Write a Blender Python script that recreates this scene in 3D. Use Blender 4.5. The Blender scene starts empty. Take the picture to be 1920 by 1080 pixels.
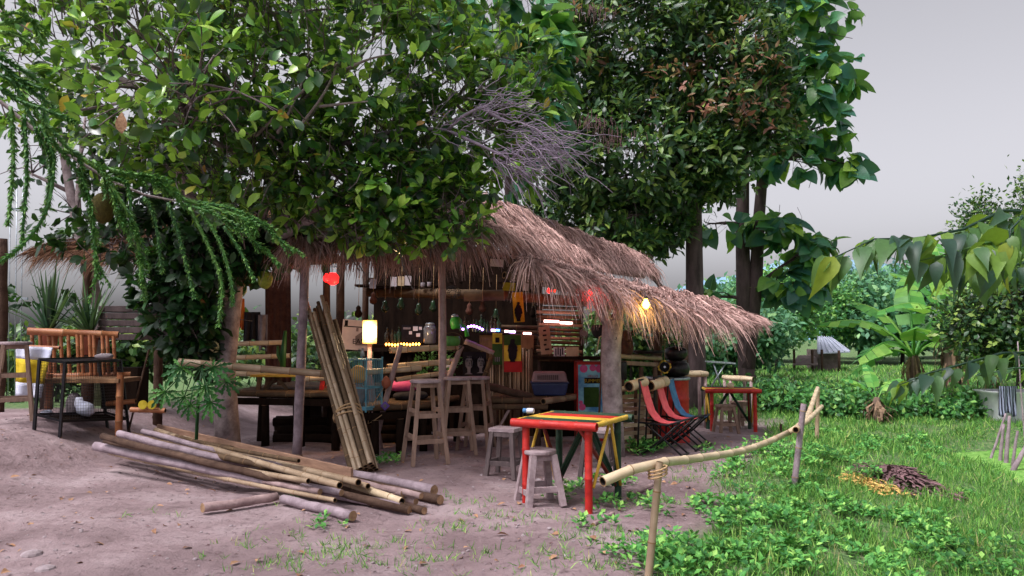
import bpy, math, random
import numpy as np
from mathutils import Vector as V, Matrix, Quaternion

R = math.radians
random.seed(7)
rng = np.random.default_rng(11)
sc = bpy.context.scene
col = sc.collection

# ------------------------------------------------------------------ camera, sky, sun, exposure
F, H = 1450.0, 1.35
pitch = math.atan(90 / F)
cp, sp = math.cos(pitch), math.sin(pitch)
cd = bpy.data.cameras.new('camera')
cam = bpy.data.objects.new('camera', cd)
col.objects.link(cam)
cam.location = (0, 0, H)
cam.rotation_euler = (R(90) + pitch, 0, 0)
cd.sensor_width = 36
cd.lens = F / 1920 * 36
cd.clip_end = 2000
sc.camera = cam

SUN_EL, SUN_AZ = R(60), R(-128)          # azimuth measured from +Y towards +X
sdir = V((math.sin(SUN_AZ) * math.cos(SUN_EL), math.cos(SUN_AZ) * math.cos(SUN_EL), math.sin(SUN_EL)))
w = bpy.data.worlds.new('World')
sc.world = w
w.use_nodes = True
nt = w.node_tree
bg = nt.nodes['Background']
sky = nt.nodes.new('ShaderNodeTexSky')
sky.sky_type = 'NISHITA'
sky.sun_disc = False
sky.sun_elevation = SUN_EL
sky.sun_rotation = SUN_AZ
sky.dust_density = 4
sky.air_density = 1.0
hs = nt.nodes.new('ShaderNodeHueSaturation')
hs.inputs['Saturation'].default_value = 0.08
tint = nt.nodes.new('ShaderNodeMix')
tint.data_type = 'RGBA'
tint.blend_type = 'MULTIPLY'
tint.inputs[0].default_value = 1
tint.inputs[7].default_value = (1.0, 0.975, 1.03, 1)
nt.links.new(sky.outputs[0], hs.inputs['Color'])
sc1 = nt.nodes.new('ShaderNodeVectorMath')
sc1.operation = 'SCALE'
sc1.inputs['Scale'].default_value = 0.16
gm = nt.nodes.new('ShaderNodeGamma')
gm.inputs['Gamma'].default_value = 1.2
sc2 = nt.nodes.new('ShaderNodeVectorMath')
sc2.operation = 'SCALE'
sc2.inputs['Scale'].default_value = 1 / 0.16
nt.links.new(hs.outputs[0], sc1.inputs[0])
nt.links.new(sc1.outputs[0], gm.inputs['Color'])
nt.links.new(gm.outputs[0], sc2.inputs[0])
nt.links.new(sc2.outputs[0], tint.inputs[6])
nt.links.new(tint.outputs[2], bg.inputs['Color'])
bg.inputs['Strength'].default_value = 0.11
sl = bpy.data.lights.new('sun', 'SUN')
sl.energy = 1.5
sl.angle = R(14)
sl.color = (1.0, 0.95, 0.93)
so = bpy.data.objects.new('sun', sl)
col.objects.link(so)
so.rotation_euler = sdir.to_track_quat('Z', 'Y').to_euler()
vs = sc.view_settings
vs.view_transform = 'Standard'
vs.look = 'None'
vs.gamma = 1
vs.exposure = 0.9
sc.cycles.use_denoising = True
sc.cycles.max_bounces = 8
sc.cycles.transparent_max_bounces = 8
sc.cycles.sample_clamp_indirect = 6

# ------------------------------------------------------------------ placing helpers
def ss(a, b, x):
    t = min(1, max(0, (x - a) / (b - a)))
    return t * t * (3 - 2 * t)

def bankline(y):
    return 0.72 + 0.43 * (y - 4.35) if y < 11 else 3.58 + 0.30 * (y - 11)

def T(x, y):
    z = -0.15 * ss(9, 13, y)
    z += 0.40 * ss(-4.1, -5.5, x) * ss(6, 8.5, y)
    s = x - bankline(y)
    z -= 0.50 * ss(0.1, 4.7, s) * (1 - ss(11.2, 13.2, y))
    z -= 0.15 * ss(14, 22, y) * ss(0, 6, x)
    z += 0.02 * math.sin(1.7 * x + .4) * math.sin(1.3 * y + 1.1) + 0.012 * math.sin(4.1 * x + 1.3 * y) + 0.008 * math.sin(3.3 * y - 5.2 * x)
    z -= 3.5 * ss(-6, -16, x) * ss(11, 22, y)
    return z

def ray(px, py):
    u, v = (px - 960) / F, (540 - py) / F
    yc = cp - v * sp
    return u / yc, (sp + v * cp) / yc

def P(px, py, y):
    a, b = ray(px, py)
    return V((a * y, y, H + b * y))

def PZ(px, py, z):
    a, b = ray(px, py)
    y = (z - H) / b
    return V((a * y, y, z))

def G(px, py):
    z = 0.0
    for _ in range(30):
        p = PZ(px, py, z)
        z = 0.5 * z + 0.5 * T(p.x, p.y)
    return V((p.x, p.y, T(p.x, p.y)))

def on(px, y):
    a, b = ray(px, 630)
    return V((a * y, y, T(a * y, y)))

# ------------------------------------------------------------------ materials
def C(h):
    c = [int(h[i:i + 2], 16) / 255 for i in (0, 2, 4)]
    return tuple((x / 12.92 if x <= .04045 else ((x + .055) / 1.055) ** 2.4) for x in c) + (1,)

MATS = {}

def newmat(name):
    m = bpy.data.materials.new(name)
    m.use_nodes = True
    n = m.node_tree.nodes
    return m, n, m.node_tree.links, n['Principled BSDF']

def ramp(n, stops):
    r = n.new('ShaderNodeValToRGB')
    e = r.color_ramp.elements
    while len(e) < len(stops):
        e.new(0.5)
    for k, (p, c) in enumerate(stops):
        e[k].position = p
        e[k].color = c
    return r

def pm(name, a, b=None, scale=8, rough=.7, bump=.3, stretch=(1, 1, 1), detail=6, metal=0, spec=.4, third=None, island=0.0):
    """surface with two-tone noise, fine relief and slight difference from object to object"""
    m, n, l, bs = newmat(name)
    b = b or a
    tc = n.new('ShaderNodeTexCoord')
    oi = n.new('ShaderNodeObjectInfo')
    mp = n.new('ShaderNodeMapping')
    mp.inputs['Scale'].default_value = stretch
    l.new(tc.outputs['Object'], mp.inputs['Vector'])
    l.new(oi.outputs['Random'], mp.inputs['Location'])
    no = n.new('ShaderNodeTexNoise')
    no.inputs['Scale'].default_value = scale
    no.inputs['Detail'].default_value = detail
    no.inputs['Roughness'].default_value = .65
    l.new(mp.outputs[0], no.inputs['Vector'])
    st = [(.32, C(a)), (.68, C(b))]
    if third:
        st.append((.80, C(third)))
    r = ramp(n, st)
    l.new(no.outputs['Fac'], r.inputs[0])
    out = r.outputs[0]
    if island:
        g = n.new('ShaderNodeNewGeometry')
        ad = n.new('ShaderNodeMath')
        ad.operation = 'MULTIPLY_ADD'
        ad.inputs[1].default_value = island
        ad.inputs[2].default_value = 1 - island / 2
        l.new(g.outputs['Random Per Island'], ad.inputs[0])
        hv = n.new('ShaderNodeHueSaturation')
        l.new(ad.outputs[0], hv.inputs['Value'])
        l.new(out, hv.inputs['Color'])
        out = hv.outputs[0]
    l.new(out, bs.inputs['Base Color'])
    bs.inputs['Roughness'].default_value = rough
    bs.inputs['Metallic'].default_value = metal
    bs.inputs['Specular IOR Level'].default_value = spec
    if bump:
        n2 = n.new('ShaderNodeTexNoise')
        n2.inputs['Scale'].default_value = scale * 6
        n2.inputs['Detail'].default_value = 4
        l.new(mp.outputs[0], n2.inputs['Vector'])
        bp = n.new('ShaderNodeBump')
        bp.inputs['Strength'].default_value = bump
        bp.inputs['Distance'].default_value = .01
        l.new(n2.outputs['Fac'], bp.inputs['Height'])
        l.new(bp.outputs[0], bs.inputs['Normal'])
    MATS[name] = m
    return m

def leafmat(name, stops, trans=.35, rough=.42, tint='8fae2a', spec=.5):
    m, n, l, bs = newmat(name)
    g = n.new('ShaderNodeNewGeometry')
    oi = n.new('ShaderNodeObjectInfo')
    ad = n.new('ShaderNodeMath')
    ad.operation = 'ADD'
    fr = n.new('ShaderNodeMath')
    fr.operation = 'FRACT'
    l.new(g.outputs['Random Per Island'], ad.inputs[0])
    l.new(oi.outputs['Random'], ad.inputs[1])
    l.new(ad.outputs[0], fr.inputs[0])
    r = ramp(n, [(p, C(c)) for p, c in stops])
    l.new(fr.outputs[0], r.inputs[0])
    tc = n.new('ShaderNodeTexCoord')
    no = n.new('ShaderNodeTexNoise')
    no.inputs['Scale'].default_value = 9
    l.new(tc.outputs['Object'], no.inputs['Vector'])
    hv = n.new('ShaderNodeHueSaturation')
    mr = n.new('ShaderNodeMapRange')
    mr.inputs[3].default_value = .7
    mr.inputs[4].default_value = 1.3
    l.new(no.outputs['Fac'], mr.inputs[0])
    l.new(mr.outputs[0], hv.inputs['Value'])
    l.new(r.outputs[0], hv.inputs['Color'])
    l.new(hv.outputs[0], bs.inputs['Base Color'])
    bs.inputs['Roughness'].default_value = rough
    bs.inputs['Specular IOR Level'].default_value = spec
    tr = n.new('ShaderNodeBsdfTranslucent')
    mixc = n.new('ShaderNodeMix')
    mixc.data_type = 'RGBA'
    mixc.inputs[0].default_value = .55
    mixc.inputs[7].default_value = C(tint)
    l.new(hv.outputs[0], mixc.inputs[6])
    l.new(mixc.outputs[2], tr.inputs['Color'])
    mx = n.new('ShaderNodeMixShader')
    mx.inputs[0].default_value = trans
    l.new(bs.outputs[0], mx.inputs[1])
    l.new(tr.outputs[0], mx.inputs[2])
    l.new(mx.outputs[0], n['Material Output'].inputs['Surface'])
    MATS[name] = m
    return m

def emit(name, h, strength, base=None):
    m, n, l, bs = newmat(name)
    bs.inputs['Base Color'].default_value = C(base or h)
    bs.inputs['Emission Color'].default_value = C(h)
    bs.inputs['Emission Strength'].default_value = strength
    MATS[name] = m
    return m

pm('bamboo', '86705a', 'a8927a', 5, .5, .15, third='6f5742', spec=.45)
pm('bamboo_pale', 'b09a7c', 'd3c0a2', 5, .5, .15, third='a08058', spec=.45)
pm('bamboo_node', '6e5236', '8d6d49', 20, .7, .2)
pm('bamboo_old', '43342a', '66533f', 6, .7, .25, third='32271f', spec=.12)
pm('bamboo_orange', '8a5034', 'b0754c', 6, .5, .2, third='6a3c26')
pm('hollow', '1a120d', '2c2018', 10, .9, 0)
pm('log_lilac', '6f5f66', 'a3929a', 7, .85, .7, third='5b4a4a')
pm('log_pink', '7d6666', 'b39a98', 6, .8, .6, third='5c4646')
pm('log_brown', '3a2b25', '5e4a3f', 7, .9, .7, spec=.15)
pm('log_end', '7a5c44', 'a98a6a', 20, .8, .3)
pm('bark', '3d3233', '6d5c5c', 6, .95, 1.0, (1, 1, .25), third='85767a')
pm('bark_pale', '6a5b5c', 'a59797', 9, .95, .7, third='4a4040')
pm('bark_dark', '241d1c', '423736', 7, .95, .8, (1, 1, .4))
pm('wood_grey', '6e574c', '9a7f70', 10, .8, .5, (1, 1, .2), third='55453f')
pm('wood_dark', '17100d', '2a1f19', 9, .95, .5, (1, 1, .3), spec=.05)  # dark wood, made nearly black so its colour adds the interior shade
pm('wood_mid', '6b4c36', '94704f', 9, .75, .4, (1, 1, .3))
pm('wood_dark_grey', '43383a', '6a5c5c', 9, .8, .5, (1, 1, .25))
pm('seat_grey', '7e6c70', 'a8969a', 12, .75, .4, third='6d5f60')
pm('plank', '7a5c4c', 'a07e68', 10, .8, .4, (.3, .3, 3))
pm('thatch', '91706a', 'c8a7a0', 3.5, .85, 0, third='6e5046', island=1.1, spec=.15)
pm('thatch_shade', '4a3428', '7d5c48', 3, .9, 0, island=.9, spec=.1)  # darker copy of thatch; its colour carries the left slope's shade
pm('thatch_bed', '3a2b24', '5a463c', 14, .95, .6, spec=.05)
pm('red_paint', '9c1814', 'bf2a22', 16, .5, .3, third='6e2018')
pm('dark_red_paint', '5c1210', '7c1c18', 6, .45, .15)
pm('yellow_paint', 'bf9426', 'd8b24a', 16, .55, .3, third='8a6c2c')
pm('green_paint', '122c1f', '21442f', 16, .55, .3, third='3c4c3c')
pm('black_metal', '101012', '26242a', 12, .4, .05, metal=.3)
pm('grey_metal', '8a929a', 'b4bcc4', 12, .35, .05, metal=.6)
pm('pot_metal', '1c1a1c', '3a3538', 10, .35, .1, metal=.5)
pm('pink_cloth', 'd6505a', 'ee6e74', 12, .75, .3)
pm('blue_cloth', '3a6a9c', '5a90be', 12, .75, .3)
pm('magenta_cloth', 'c0417e', 'd8639a', 7, .8, .4)
pm('white_cloth', 'b8bcd4', 'd6d8e6', 8, .85, .4)
pm('yellow_cloth', 'b59a16', 'd2b72a', 8, .85, .4)
pm('black_cloth', '17151a', '2b272e', 9, .9, .5)
pm('grey_cloth', '6e6468', '938a8e', 9, .9, .5)
pm('orange_cloth', 'c8551c', 'e8882c', 6, .8, .4)
pm('cage_blue', '3f7f96', '6ba6b8', 10, .55, .15)
pm('white_plastic', 'bfc0cf', 'd8d8e2', 5, .4, .05)
pm('tub_white', 'd2d5de', 'eeeef2', 4, .35, .08, third='b8b8ba')
pm('navy_plastic', '1f2748', '2c3660', 6, .5, .1)
pm('mauve_plastic', '6a5258', '84686c', 6, .55, .1)
pm('green_plastic', '2c8a30', '44a83e', 6, .4, .05)
pm('poster_white', 'b5aeb8', 'cdc6cc', 5, .7, .1)
pm('print_black', '121013', '232026', 10, .85, 0, spec=.1)
pm('print_grey', '5a5258', '7f757a', 14, .7, 0)
pm('poster_green', '26401e', '3c5828', 8, .8, .1, spec=.1)
pm('poster_yellow', '9a8420', 'c4b040', 8, .8, .1, spec=.1)
pm('poster_red', '8a2024', 'a8302e', 8, .8, .1, spec=.1)
pm('poster_blue', '2f78b8', '8fd0e0', 6, .5, .05, third='d04a8a')
pm('purple_plastic', '4a2f80', '6a4aa6', 6, .5, .1)
pm('tin_roof', '98a0b4', 'c4c9d6', 3, .5, .2, (1, 6, 1), metal=.2)
pm('mud_wall', '5f5250', '857674', 6, .9, .4)
pm('glass_jar', '5a5c66', '8e909a', 5, .12, 0, spec=.8)
pm('rope', '9a7a58', 'b89a74', 40, .9, .4)
pm('terracotta', '8a4a34', 'a8624a', 8, .8, .2)
pm('brown_fur', '3e241d', '5c382c', 16, .9, .6)
pm('soil_dark', '4a3a34', '6a5650', 12, .95, .6)
pm('stone', '786a6c', 'a2959a', 9, .9, .6)
pm('dry_leaf', '7a5440', 'b08a6a', 9, .8, .2, third='c9a98a', island=.6)
pm('litter_heap', '4a3434', '7d6064', 9, .9, .4, third='9a8286', island=.8)
pm('straw_pale', 'b08a4a', 'd2ae6a', 9, .9, .4, island=.6)
pm('twig_dead', '75687c', '9c8c9e', 12, .85, .2, island=.5)
pm('twig', '4a3e40', '7a6c70', 12, .85, .2, island=.5)
pm('fruit', '6f7a24', '9aa03a', 30, .7, .9)
pm('fruit_dark', '3a3418', '5a5224', 30, .8, .9, spec=.2)
pm('banana_stem', '4d3c34', '857060', 7, .9, .7, (1, 1, .2), third='2e2420')
pm('dry_banana', '6a5444', '9a8068', 9, .9, .3, island=.6)
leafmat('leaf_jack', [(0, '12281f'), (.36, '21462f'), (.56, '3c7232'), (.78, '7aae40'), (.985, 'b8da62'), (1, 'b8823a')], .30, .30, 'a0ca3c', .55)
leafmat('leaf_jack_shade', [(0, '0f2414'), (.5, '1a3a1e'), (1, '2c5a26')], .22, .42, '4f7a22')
leafmat('leaf_small', [(0, '1a3424'), (.4, '2f5434'), (.75, '557a3c'), (1, '8fa64e')], .25, .42, '7a9f38')
leafmat('leaf_red', [(0, '7a5040'), (.4, '96685c'), (.7, '7a7a44'), (1, 'b06a5e')], .3, .5, 'b08a5a')
leafmat('leaf_teak', [(0, '2c5c56'), (.35, '3f7868'), (.7, '52905a'), (.92, '86b548'), (1, 'a4c850')], .34, .38, '9ac83c')
leafmat('leaf_conifer', [(0, '2c5a2a'), (.5, '437a36'), (1, '709a44')], .2, .55, '7aa63a')
leafmat('leaf_papaya', [(0, '1d4a26'), (.6, '2f6c34'), (1, '5a8f44')], .25, .5, '6a9f34')
leafmat('leaf_pointed', [(0, '243f38'), (.4, '36564a'), (.7, '4f7440'), (.97, '7c9c3a'), (1, '96a03a')], .40, .45, '92b030')
leafmat('leaf_banana', [(0, '4f9a50'), (.5, '74bc5c'), (1, 'a8d86a')], .45, .4, 'a6d84a')
leafmat('leaf_far', [(0, '3a6a50'), (.4, '4c8460'), (.8, '6aa070'), (1, '92bc7a')], .25, .6, '7aa850')  # greens shifted pale and bluish, distance haze put into the colour
leafmat('leaf_far_blue', [(0, '4d7a80'), (.4, '62909a'), (.8, '7ea8a0'), (1, '9cc0b0')], .2, .7, '9ac0b0')  # bluer still, haze of the farthest trees put into the leaf colour
leafmat('leaf_bush', [(0, '2a5a34'), (.4, '3f7c42'), (.8, '62a052'), (1, '9ac866')], .3, .5, '86b840')
leafmat('leaf_spiky', [(0, '1d3a26'), (.6, '33563a'), (1, '56784a')], .2, .45, '6a8f40')
leafmat('grass', [(0, '406e34'), (.4, '5a9244'), (.75, '7eb254'), (.94, 'a8cc6c'), (1, 'b8a878')], .25, .65, '7aa648', .2)
leafmat('weed', [(0, '326436'), (.4, '4a8c44'), (.8, '72b456'), (1, 'a6d46c')], .25, .55, '78a844', .3)
leafmat('duckweed_leaf', [(0, '5f9e44'), (.5, '7cb854'), (1, '9ccc70')], .1, .8, '8ac050', .15)
emit('lamp_glow', 'ffca84', 3.0)
emit('lamp_glow_mid', 'ffc070', 1.9)
emit('lamp_glow_end', 'ffb45c', 1.1)
emit('bulb_yellow', 'ffd52a', 30)
emit('bulb_red', 'ff1414', 3.5)
emit('bead_lilac', 'b070ff', 9)
emit('tube_pink', 'ffb0a8', 6)
emit('tube_blue', '4a7cff', 7)
emit('tube_lilac', 'd8a8ff', 7)
emit('warm_strip', 'ffa040', 7)

# ------------------------------------------------------------------ mesh helpers
class MB:
    def __init__(s):
        s.v, s.f, s.m, s.sm = [], [], [], []

    def add(s, vs_, fs, mat=0, smooth=False):
        o = len(s.v)
        s.v += [tuple(p) for p in vs_]
        for q in fs:
            s.f.append([o + i for i in q])
            s.m.append(mat)
            s.sm.append(smooth)
        return s

    def box(s, c, size, rot=None, mat=0):
        x, y, z = [k / 2 for k in size]
        vv = [V((a * x, b * y, d * z)) for d in (-1, 1) for a, b in ((-1, -1), (1, -1), (1, 1), (-1, 1))]
        if rot is not None:
            q = rot if isinstance(rot, Matrix) else Matrix.Rotation(rot, 3, 'Z')
            vv = [q @ p for p in vv]
        vv = [p + V(c) for p in vv]
        return s.add(vv, [(3, 2, 1, 0), (4, 5, 6, 7), (0, 1, 5, 4), (1, 2, 6, 5), (2, 3, 7, 6), (3, 0, 4, 7)], mat)

    def beam(s, a, b, w_, h_, up=V((0, 0, 1)), taper=1.0, mat=0):
        a, b = V(a), V(b)
        d = (b - a).normalized()
        x = d.cross(up)
        if x.length < 1e-3:
            x = d.cross(V((0, 1, 0)))
        x.normalize()
        y = x.cross(d)
        vv = []
        for p, k in ((a, 1), (b, taper)):
            for i, j in ((-1, -1), (1, -1), (1, 1), (-1, 1)):
                vv.append(p + x * i * w_ / 2 * k + y * j * h_ / 2 * k)
        return s.add(vv, [(3, 2, 1, 0), (4, 5, 6, 7), (0, 1, 5, 4), (1, 2, 6, 5), (2, 3, 7, 6), (3, 0, 4, 7)], mat)

    def tube(s, pts, rad, n=8, cap=True, mat=0, capmat=None, wob=0.0):
        pts = [V(p) for p in pts]
        if not hasattr(rad, '__len__'):
            rad = [rad] * len(pts)
        o = len(s.v)
        prev = None
        for i, p in enumerate(pts):
            d = (pts[min(i + 1, len(pts) - 1)] - pts[max(i - 1, 0)])
            if d.length < 1e-9:
                d = V((0, 0, 1))
            d.normalize()
            if prev is None:
                x = d.cross(V((0, 0, 1)))
                if x.length < .05:
                    x = d.cross(V((0, 1, 0)))
            else:
                x = prev - d * prev.dot(d)
            x.normalize()
            prev = x
            y = d.cross(x)
            for k in range(n):
                a = 2 * math.pi * k / n
                r = rad[i] * (1 + (random.uniform(-wob, wob) if wob else 0))
                s.v.append(tuple(p + x * math.cos(a) * r + y * math.sin(a) * r))
        for i in range(len(pts) - 1):
            for k in range(n):
                s.f.append([o + i * n + k, o + i * n + (k + 1) % n, o + (i + 1) * n + (k + 1) % n, o + (i + 1) * n + k])
                s.m.append(mat)
                s.sm.append(True)
        if cap:
            cm = mat if capmat is None else capmat
            s.f.append([o + k for k in range(n)][::-1])
            s.f.append([o + (len(pts) - 1) * n + k for k in range(n)])
            s.m += [cm, cm]
            s.sm += [False, False]
        return s

    def lathe(s, prof, c, n=16, mat=0, axis=None, smooth=True):
        c = V(c)
        q = V((0, 0, 1)).rotation_difference(V(axis)).to_matrix() if axis is not None else Matrix.Identity(3)
        o = len(s.v)
        for r, z in prof:
            for k in range(n):
                a = 2 * math.pi * k / n
                s.v.append(tuple(c + q @ V((r * math.cos(a), r * math.sin(a), z))))
        for i in range(len(prof) - 1):
            for k in range(n):
                s.f.append([o + i * n + k, o + i * n + (k + 1) % n, o + (i + 1) * n + (k + 1) % n, o + (i + 1) * n + k])
                s.m.append(mat)
                s.sm.append(smooth)
        s.f.append([o + k for k in range(n)][::-1])
        s.f.append([o + (len(prof) - 1) * n + k for k in range(n)])
        s.m += [mat, mat]
        s.sm += [False, False]
        return s

    def bamboo(s, pts, r, n=10, gap=.3, r1=None, m0=0, m1=1, m2=2):
        """culm with swollen nodes and hollow cut ends; mats 0 culm, 1 node, 2 hollow"""
        pts = [V(p) for p in pts]
        r1 = r if r1 is None else r1
        L = [0]
        for i in range(1, len(pts)):
            L.append(L[-1] + (pts[i] - pts[i - 1]).length)
        tot = L[-1]

        def at(t):
            t = min(max(t, 0), tot)
            for i in range(1, len(L)):
                if t <= L[i] + 1e-9:
                    k = (t - L[i - 1]) / max(L[i] - L[i - 1], 1e-9)
                    return pts[i - 1].lerp(pts[i], k)
            return pts[-1]
        st, rr, ring = [0], [1], []
        t = gap * random.uniform(.3, .9)
        while t < tot - .05:
            for dt, k in ((-.012, 1.0), (-.004, 1.10), (.004, 1.10), (.012, .98)):
                st.append(t + dt)
                rr.append(k)
            ring.append(len(st) - 3)
            t += gap * random.uniform(.85, 1.15)
        st.append(tot)
        rr.append(1)
        f0 = len(s.f)
        s.tube([at(t) for t in st], [(r + (r1 - r) * t / tot) * k for t, k in zip(st, rr)], n, False, m0)
        for g in ring:
            for k in range(n):
                s.m[f0 + g * n + k] = m1
        for e, t0, dd in ((0, 0, 1), (1, tot, -1)):
            p = at(t0)
            d = (at(t0 + dd * .03) - p).normalized()
            q = V((0, 0, 1)).rotation_difference(d)
            re = (r if e == 0 else r1)
            o = len(s.v)
            for rad_, dz in ((1, 0), (.78, 0), (.78, .05), (0.01, .05)):
                for k in range(n):
                    a = 2 * math.pi * k / n
                    s.v.append(tuple(p + q @ V((re * rad_ * math.cos(a), re * rad_ * math.sin(a), dz))))
            for i in range(3):
                for k in range(n):
                    s.f.append([o + i * n + k, o + i * n + (k + 1) % n, o + (i + 1) * n + (k + 1) % n, o + (i + 1) * n + k])
                    s.m.append(m1 if i == 0 else m2)
                    s.sm.append(False)
        return s

ORG = {}
KIDS = {}

def _link(o, parent):
    col.objects.link(o)
    if parent is not None:
        o.parent = parent
        KIDS.setdefault(parent.name, []).append(o)

def obj(name, mb, mats, parent=None, org=None, bevel=0):
    """mesh from an MB; world coordinates, stored relative to the thing's base"""
    if isinstance(mats, str):
        mats = [mats]
    base = ORG[parent.name] if parent is not None else (V(org) if org is not None else None)
    if base is None:
        a = np.array(mb.v)
        base = V((float(a[:, 0].mean()), float(a[:, 1].mean()), float(a[:, 2].min())))
    me = bpy.data.meshes.new(name)
    me.from_pydata([(x - base.x, y - base.y, z - base.z) for x, y, z in mb.v], [], mb.f)
    for m in mats:
        me.materials.append(MATS[m])
    me.polygons.foreach_set('material_index', mb.m)
    me.polygons.foreach_set('use_smooth', mb.sm)
    me.update()
    o = bpy.data.objects.new(name, me)
    _link(o, parent)
    if parent is None:
        o.location = base
    ORG[o.name] = base
    if bevel:
        b = o.modifiers.new('bevel', 'BEVEL')
        b.width = bevel
        b.segments = 2
        b.limit_method = 'ANGLE'
    return o

def npobj(name, verts, floops, fsizes, mats, parent=None, org=None, midx=None, smooth=False, stuff=False):
    base = ORG[parent.name] if parent is not None else V(org or (0, 0, 0))
    me = bpy.data.meshes.new(name)
    verts = (np.asarray(verts, dtype=np.float32) - np.array(base, dtype=np.float32)).astype(np.float32)
    floops = np.asarray(floops, dtype=np.int32)
    fsizes = np.asarray(fsizes, dtype=np.int32)
    me.vertices.add(len(verts))
    me.vertices.foreach_set('co', verts.ravel())
    me.loops.add(len(floops))
    me.loops.foreach_set('vertex_index', floops)
    me.polygons.add(len(fsizes))
    stt = np.concatenate([[0], np.cumsum(fsizes)[:-1]]).astype(np.int32)
    me.polygons.foreach_set('loop_start', stt)
    me.polygons.foreach_set('loop_total', fsizes)
    for m in ([mats] if isinstance(mats, str) else mats):
        me.materials.append(MATS[m])
    if midx is not None:
        me.polygons.foreach_set('material_index', np.asarray(midx, dtype=np.int32))
    me.polygons.foreach_set('use_smooth', np.full(len(fsizes), smooth))
    me.update(calc_edges=True)
    me.validate()
    o = bpy.data.objects.new(name, me)
    _link(o, parent)
    if parent is None:
        o.location = base
    ORG[o.name] = base
    if stuff:
        o['kind'] = 'stuff'
    return o

def tag(o, label, cat, group=None):
    o['label'] = label
    o['category'] = cat
    if group:
        o['group'] = group
    return o

def thing(name, label, cat, loc, group=None):
    o = bpy.data.objects.new(name, None)
    o.empty_display_size = .1
    col.objects.link(o)
    o.location = loc
    ORG[o.name] = V(loc)
    return tag(o, label, cat, group)

def structure(o):
    o['kind'] = 'structure'
    return o

def copy_tree(o, loc, rz, label=None, parent=None):
    c = o.copy()
    col.objects.link(c)
    if parent is None:
        c.location = loc
        c.rotation_euler = (0, 0, rz)
        if label:
            c['label'] = label
    else:
        c.parent = parent
        KIDS.setdefault(parent.name, []).append(c)
    for ch in KIDS.get(o.name, []):
        copy_tree(ch, None, 0, parent=c)
    return c

def text_mb(txt, origin, xdir, up, size, mat=0, mb=None):
    cu = bpy.data.curves.new('t', 'FONT')
    cu.body = txt
    cu.size = size
    cu.extrude = .001
    cu.align_x = 'CENTER'
    o = bpy.data.objects.new('t', cu)
    col.objects.link(o)
    dg = bpy.context.evaluated_depsgraph_get()
    me = bpy.data.meshes.new_from_object(o.evaluated_get(dg))
    xd, u = V(xdir).normalized(), V(up).normalized()
    nn = xd.cross(u)
    mb = mb or MB()
    mb.add([V(origin) + xd * q.co.x + u * q.co.y + nn * q.co.z for q in me.vertices], [list(p.vertices) for p in me.polygons], mat)
    bpy.data.objects.remove(o)
    bpy.data.meshes.remove(me)
    bpy.data.curves.remove(cu)
    return mb

# ------------------------------------------------------------------ foliage helpers
def leaf_tmpl(kind='obovate', w_=.25, arch=.12, fold=.05, rows=3):
    """leaf of length 1 along +Y; returns verts, faces"""
    prof = {
        'obovate': lambda t: (math.sin(math.pi * min(1, t ** 1.35 * .97 + .0)) ** .8),
        'ovate': lambda t: (math.sin(math.pi * t ** .7) ** .9),
        'lance': lambda t: (math.sin(math.pi * t ** .85)),
        'heart': lambda t: (math.sin(math.pi * t ** .55) ** .7),
        'pointed': lambda t: (math.sin(math.pi * t ** .62) * (1 - .5 * t) * 1.15),
    }[kind]
    vs_, fs = [(0, 0, 0)], []
    idx = []
    for i in range(1, rows + 1):
        t = i / (rows + 1)
        z = -arch * t * t * 1.6 + arch * .5 * t
        ww = w_ * max(prof(t), .05)
        o = len(vs_)
        vs_ += [(-ww, t, z + fold * ww / w_), (0, t, z), (ww, t, z + fold * ww / w_)]
        idx.append(o)
    vs_.append((0, 1, -arch * 1.1))
    tip = len(vs_) - 1
    o = idx[0]
    fs += [(0, o + 1, o), (0, o + 2, o + 1)]
    for a, b in zip(idx, idx[1:]):
        fs += [(a, a + 1, b + 1, b), (a + 1, a + 2, b + 2, b + 1)]
    o = idx[-1]
    fs += [(o, o + 1, tip), (o + 1, o + 2, tip)]
    return np.array(vs_, dtype=np.float64), fs

def frames(d, up):
    d = d / np.linalg.norm(d, axis=1, keepdims=True)
    x = np.cross(d, up)
    x /= np.maximum(np.linalg.norm(x, axis=1, keepdims=True), 1e-6)
    z = np.cross(x, d)
    return np.stack([x, d, z], axis=2)

def scatter(tm, pos, d, up, size, wid=None):
    tv, tf = tm
    N, n = len(pos), len(tv)
    M = frames(d, up)
    loc = tv[None] * np.asarray(size)[:, None, None]
    if wid is not None:
        loc = loc.copy()
        loc[:, :, 0] *= np.asarray(wid)[:, None]
    vv = np.einsum('nij,nkj->nki', M, loc) + pos[:, None, :]
    fl = np.concatenate([np.array(q) for q in tf])
    fsz = np.array([len(q) for q in tf])
    loops = (fl[None] + (np.arange(N) * n)[:, None]).ravel()
    return vv.reshape(-1, 3), loops, np.tile(fsz, N)

def merge(parts):
    vo, V_, L_, S_ = 0, [], [], []
    for v_, l_, s_ in parts:
        V_.append(v_)
        L_.append(l_ + vo)
        S_.append(s_)
        vo += len(v_)
    return np.concatenate(V_), np.concatenate(L_), np.concatenate(S_)

def rnd_dirs(n):
    a = rng.normal(size=(n, 3))
    return a / np.linalg.norm(a, axis=1, keepdims=True)

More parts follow.
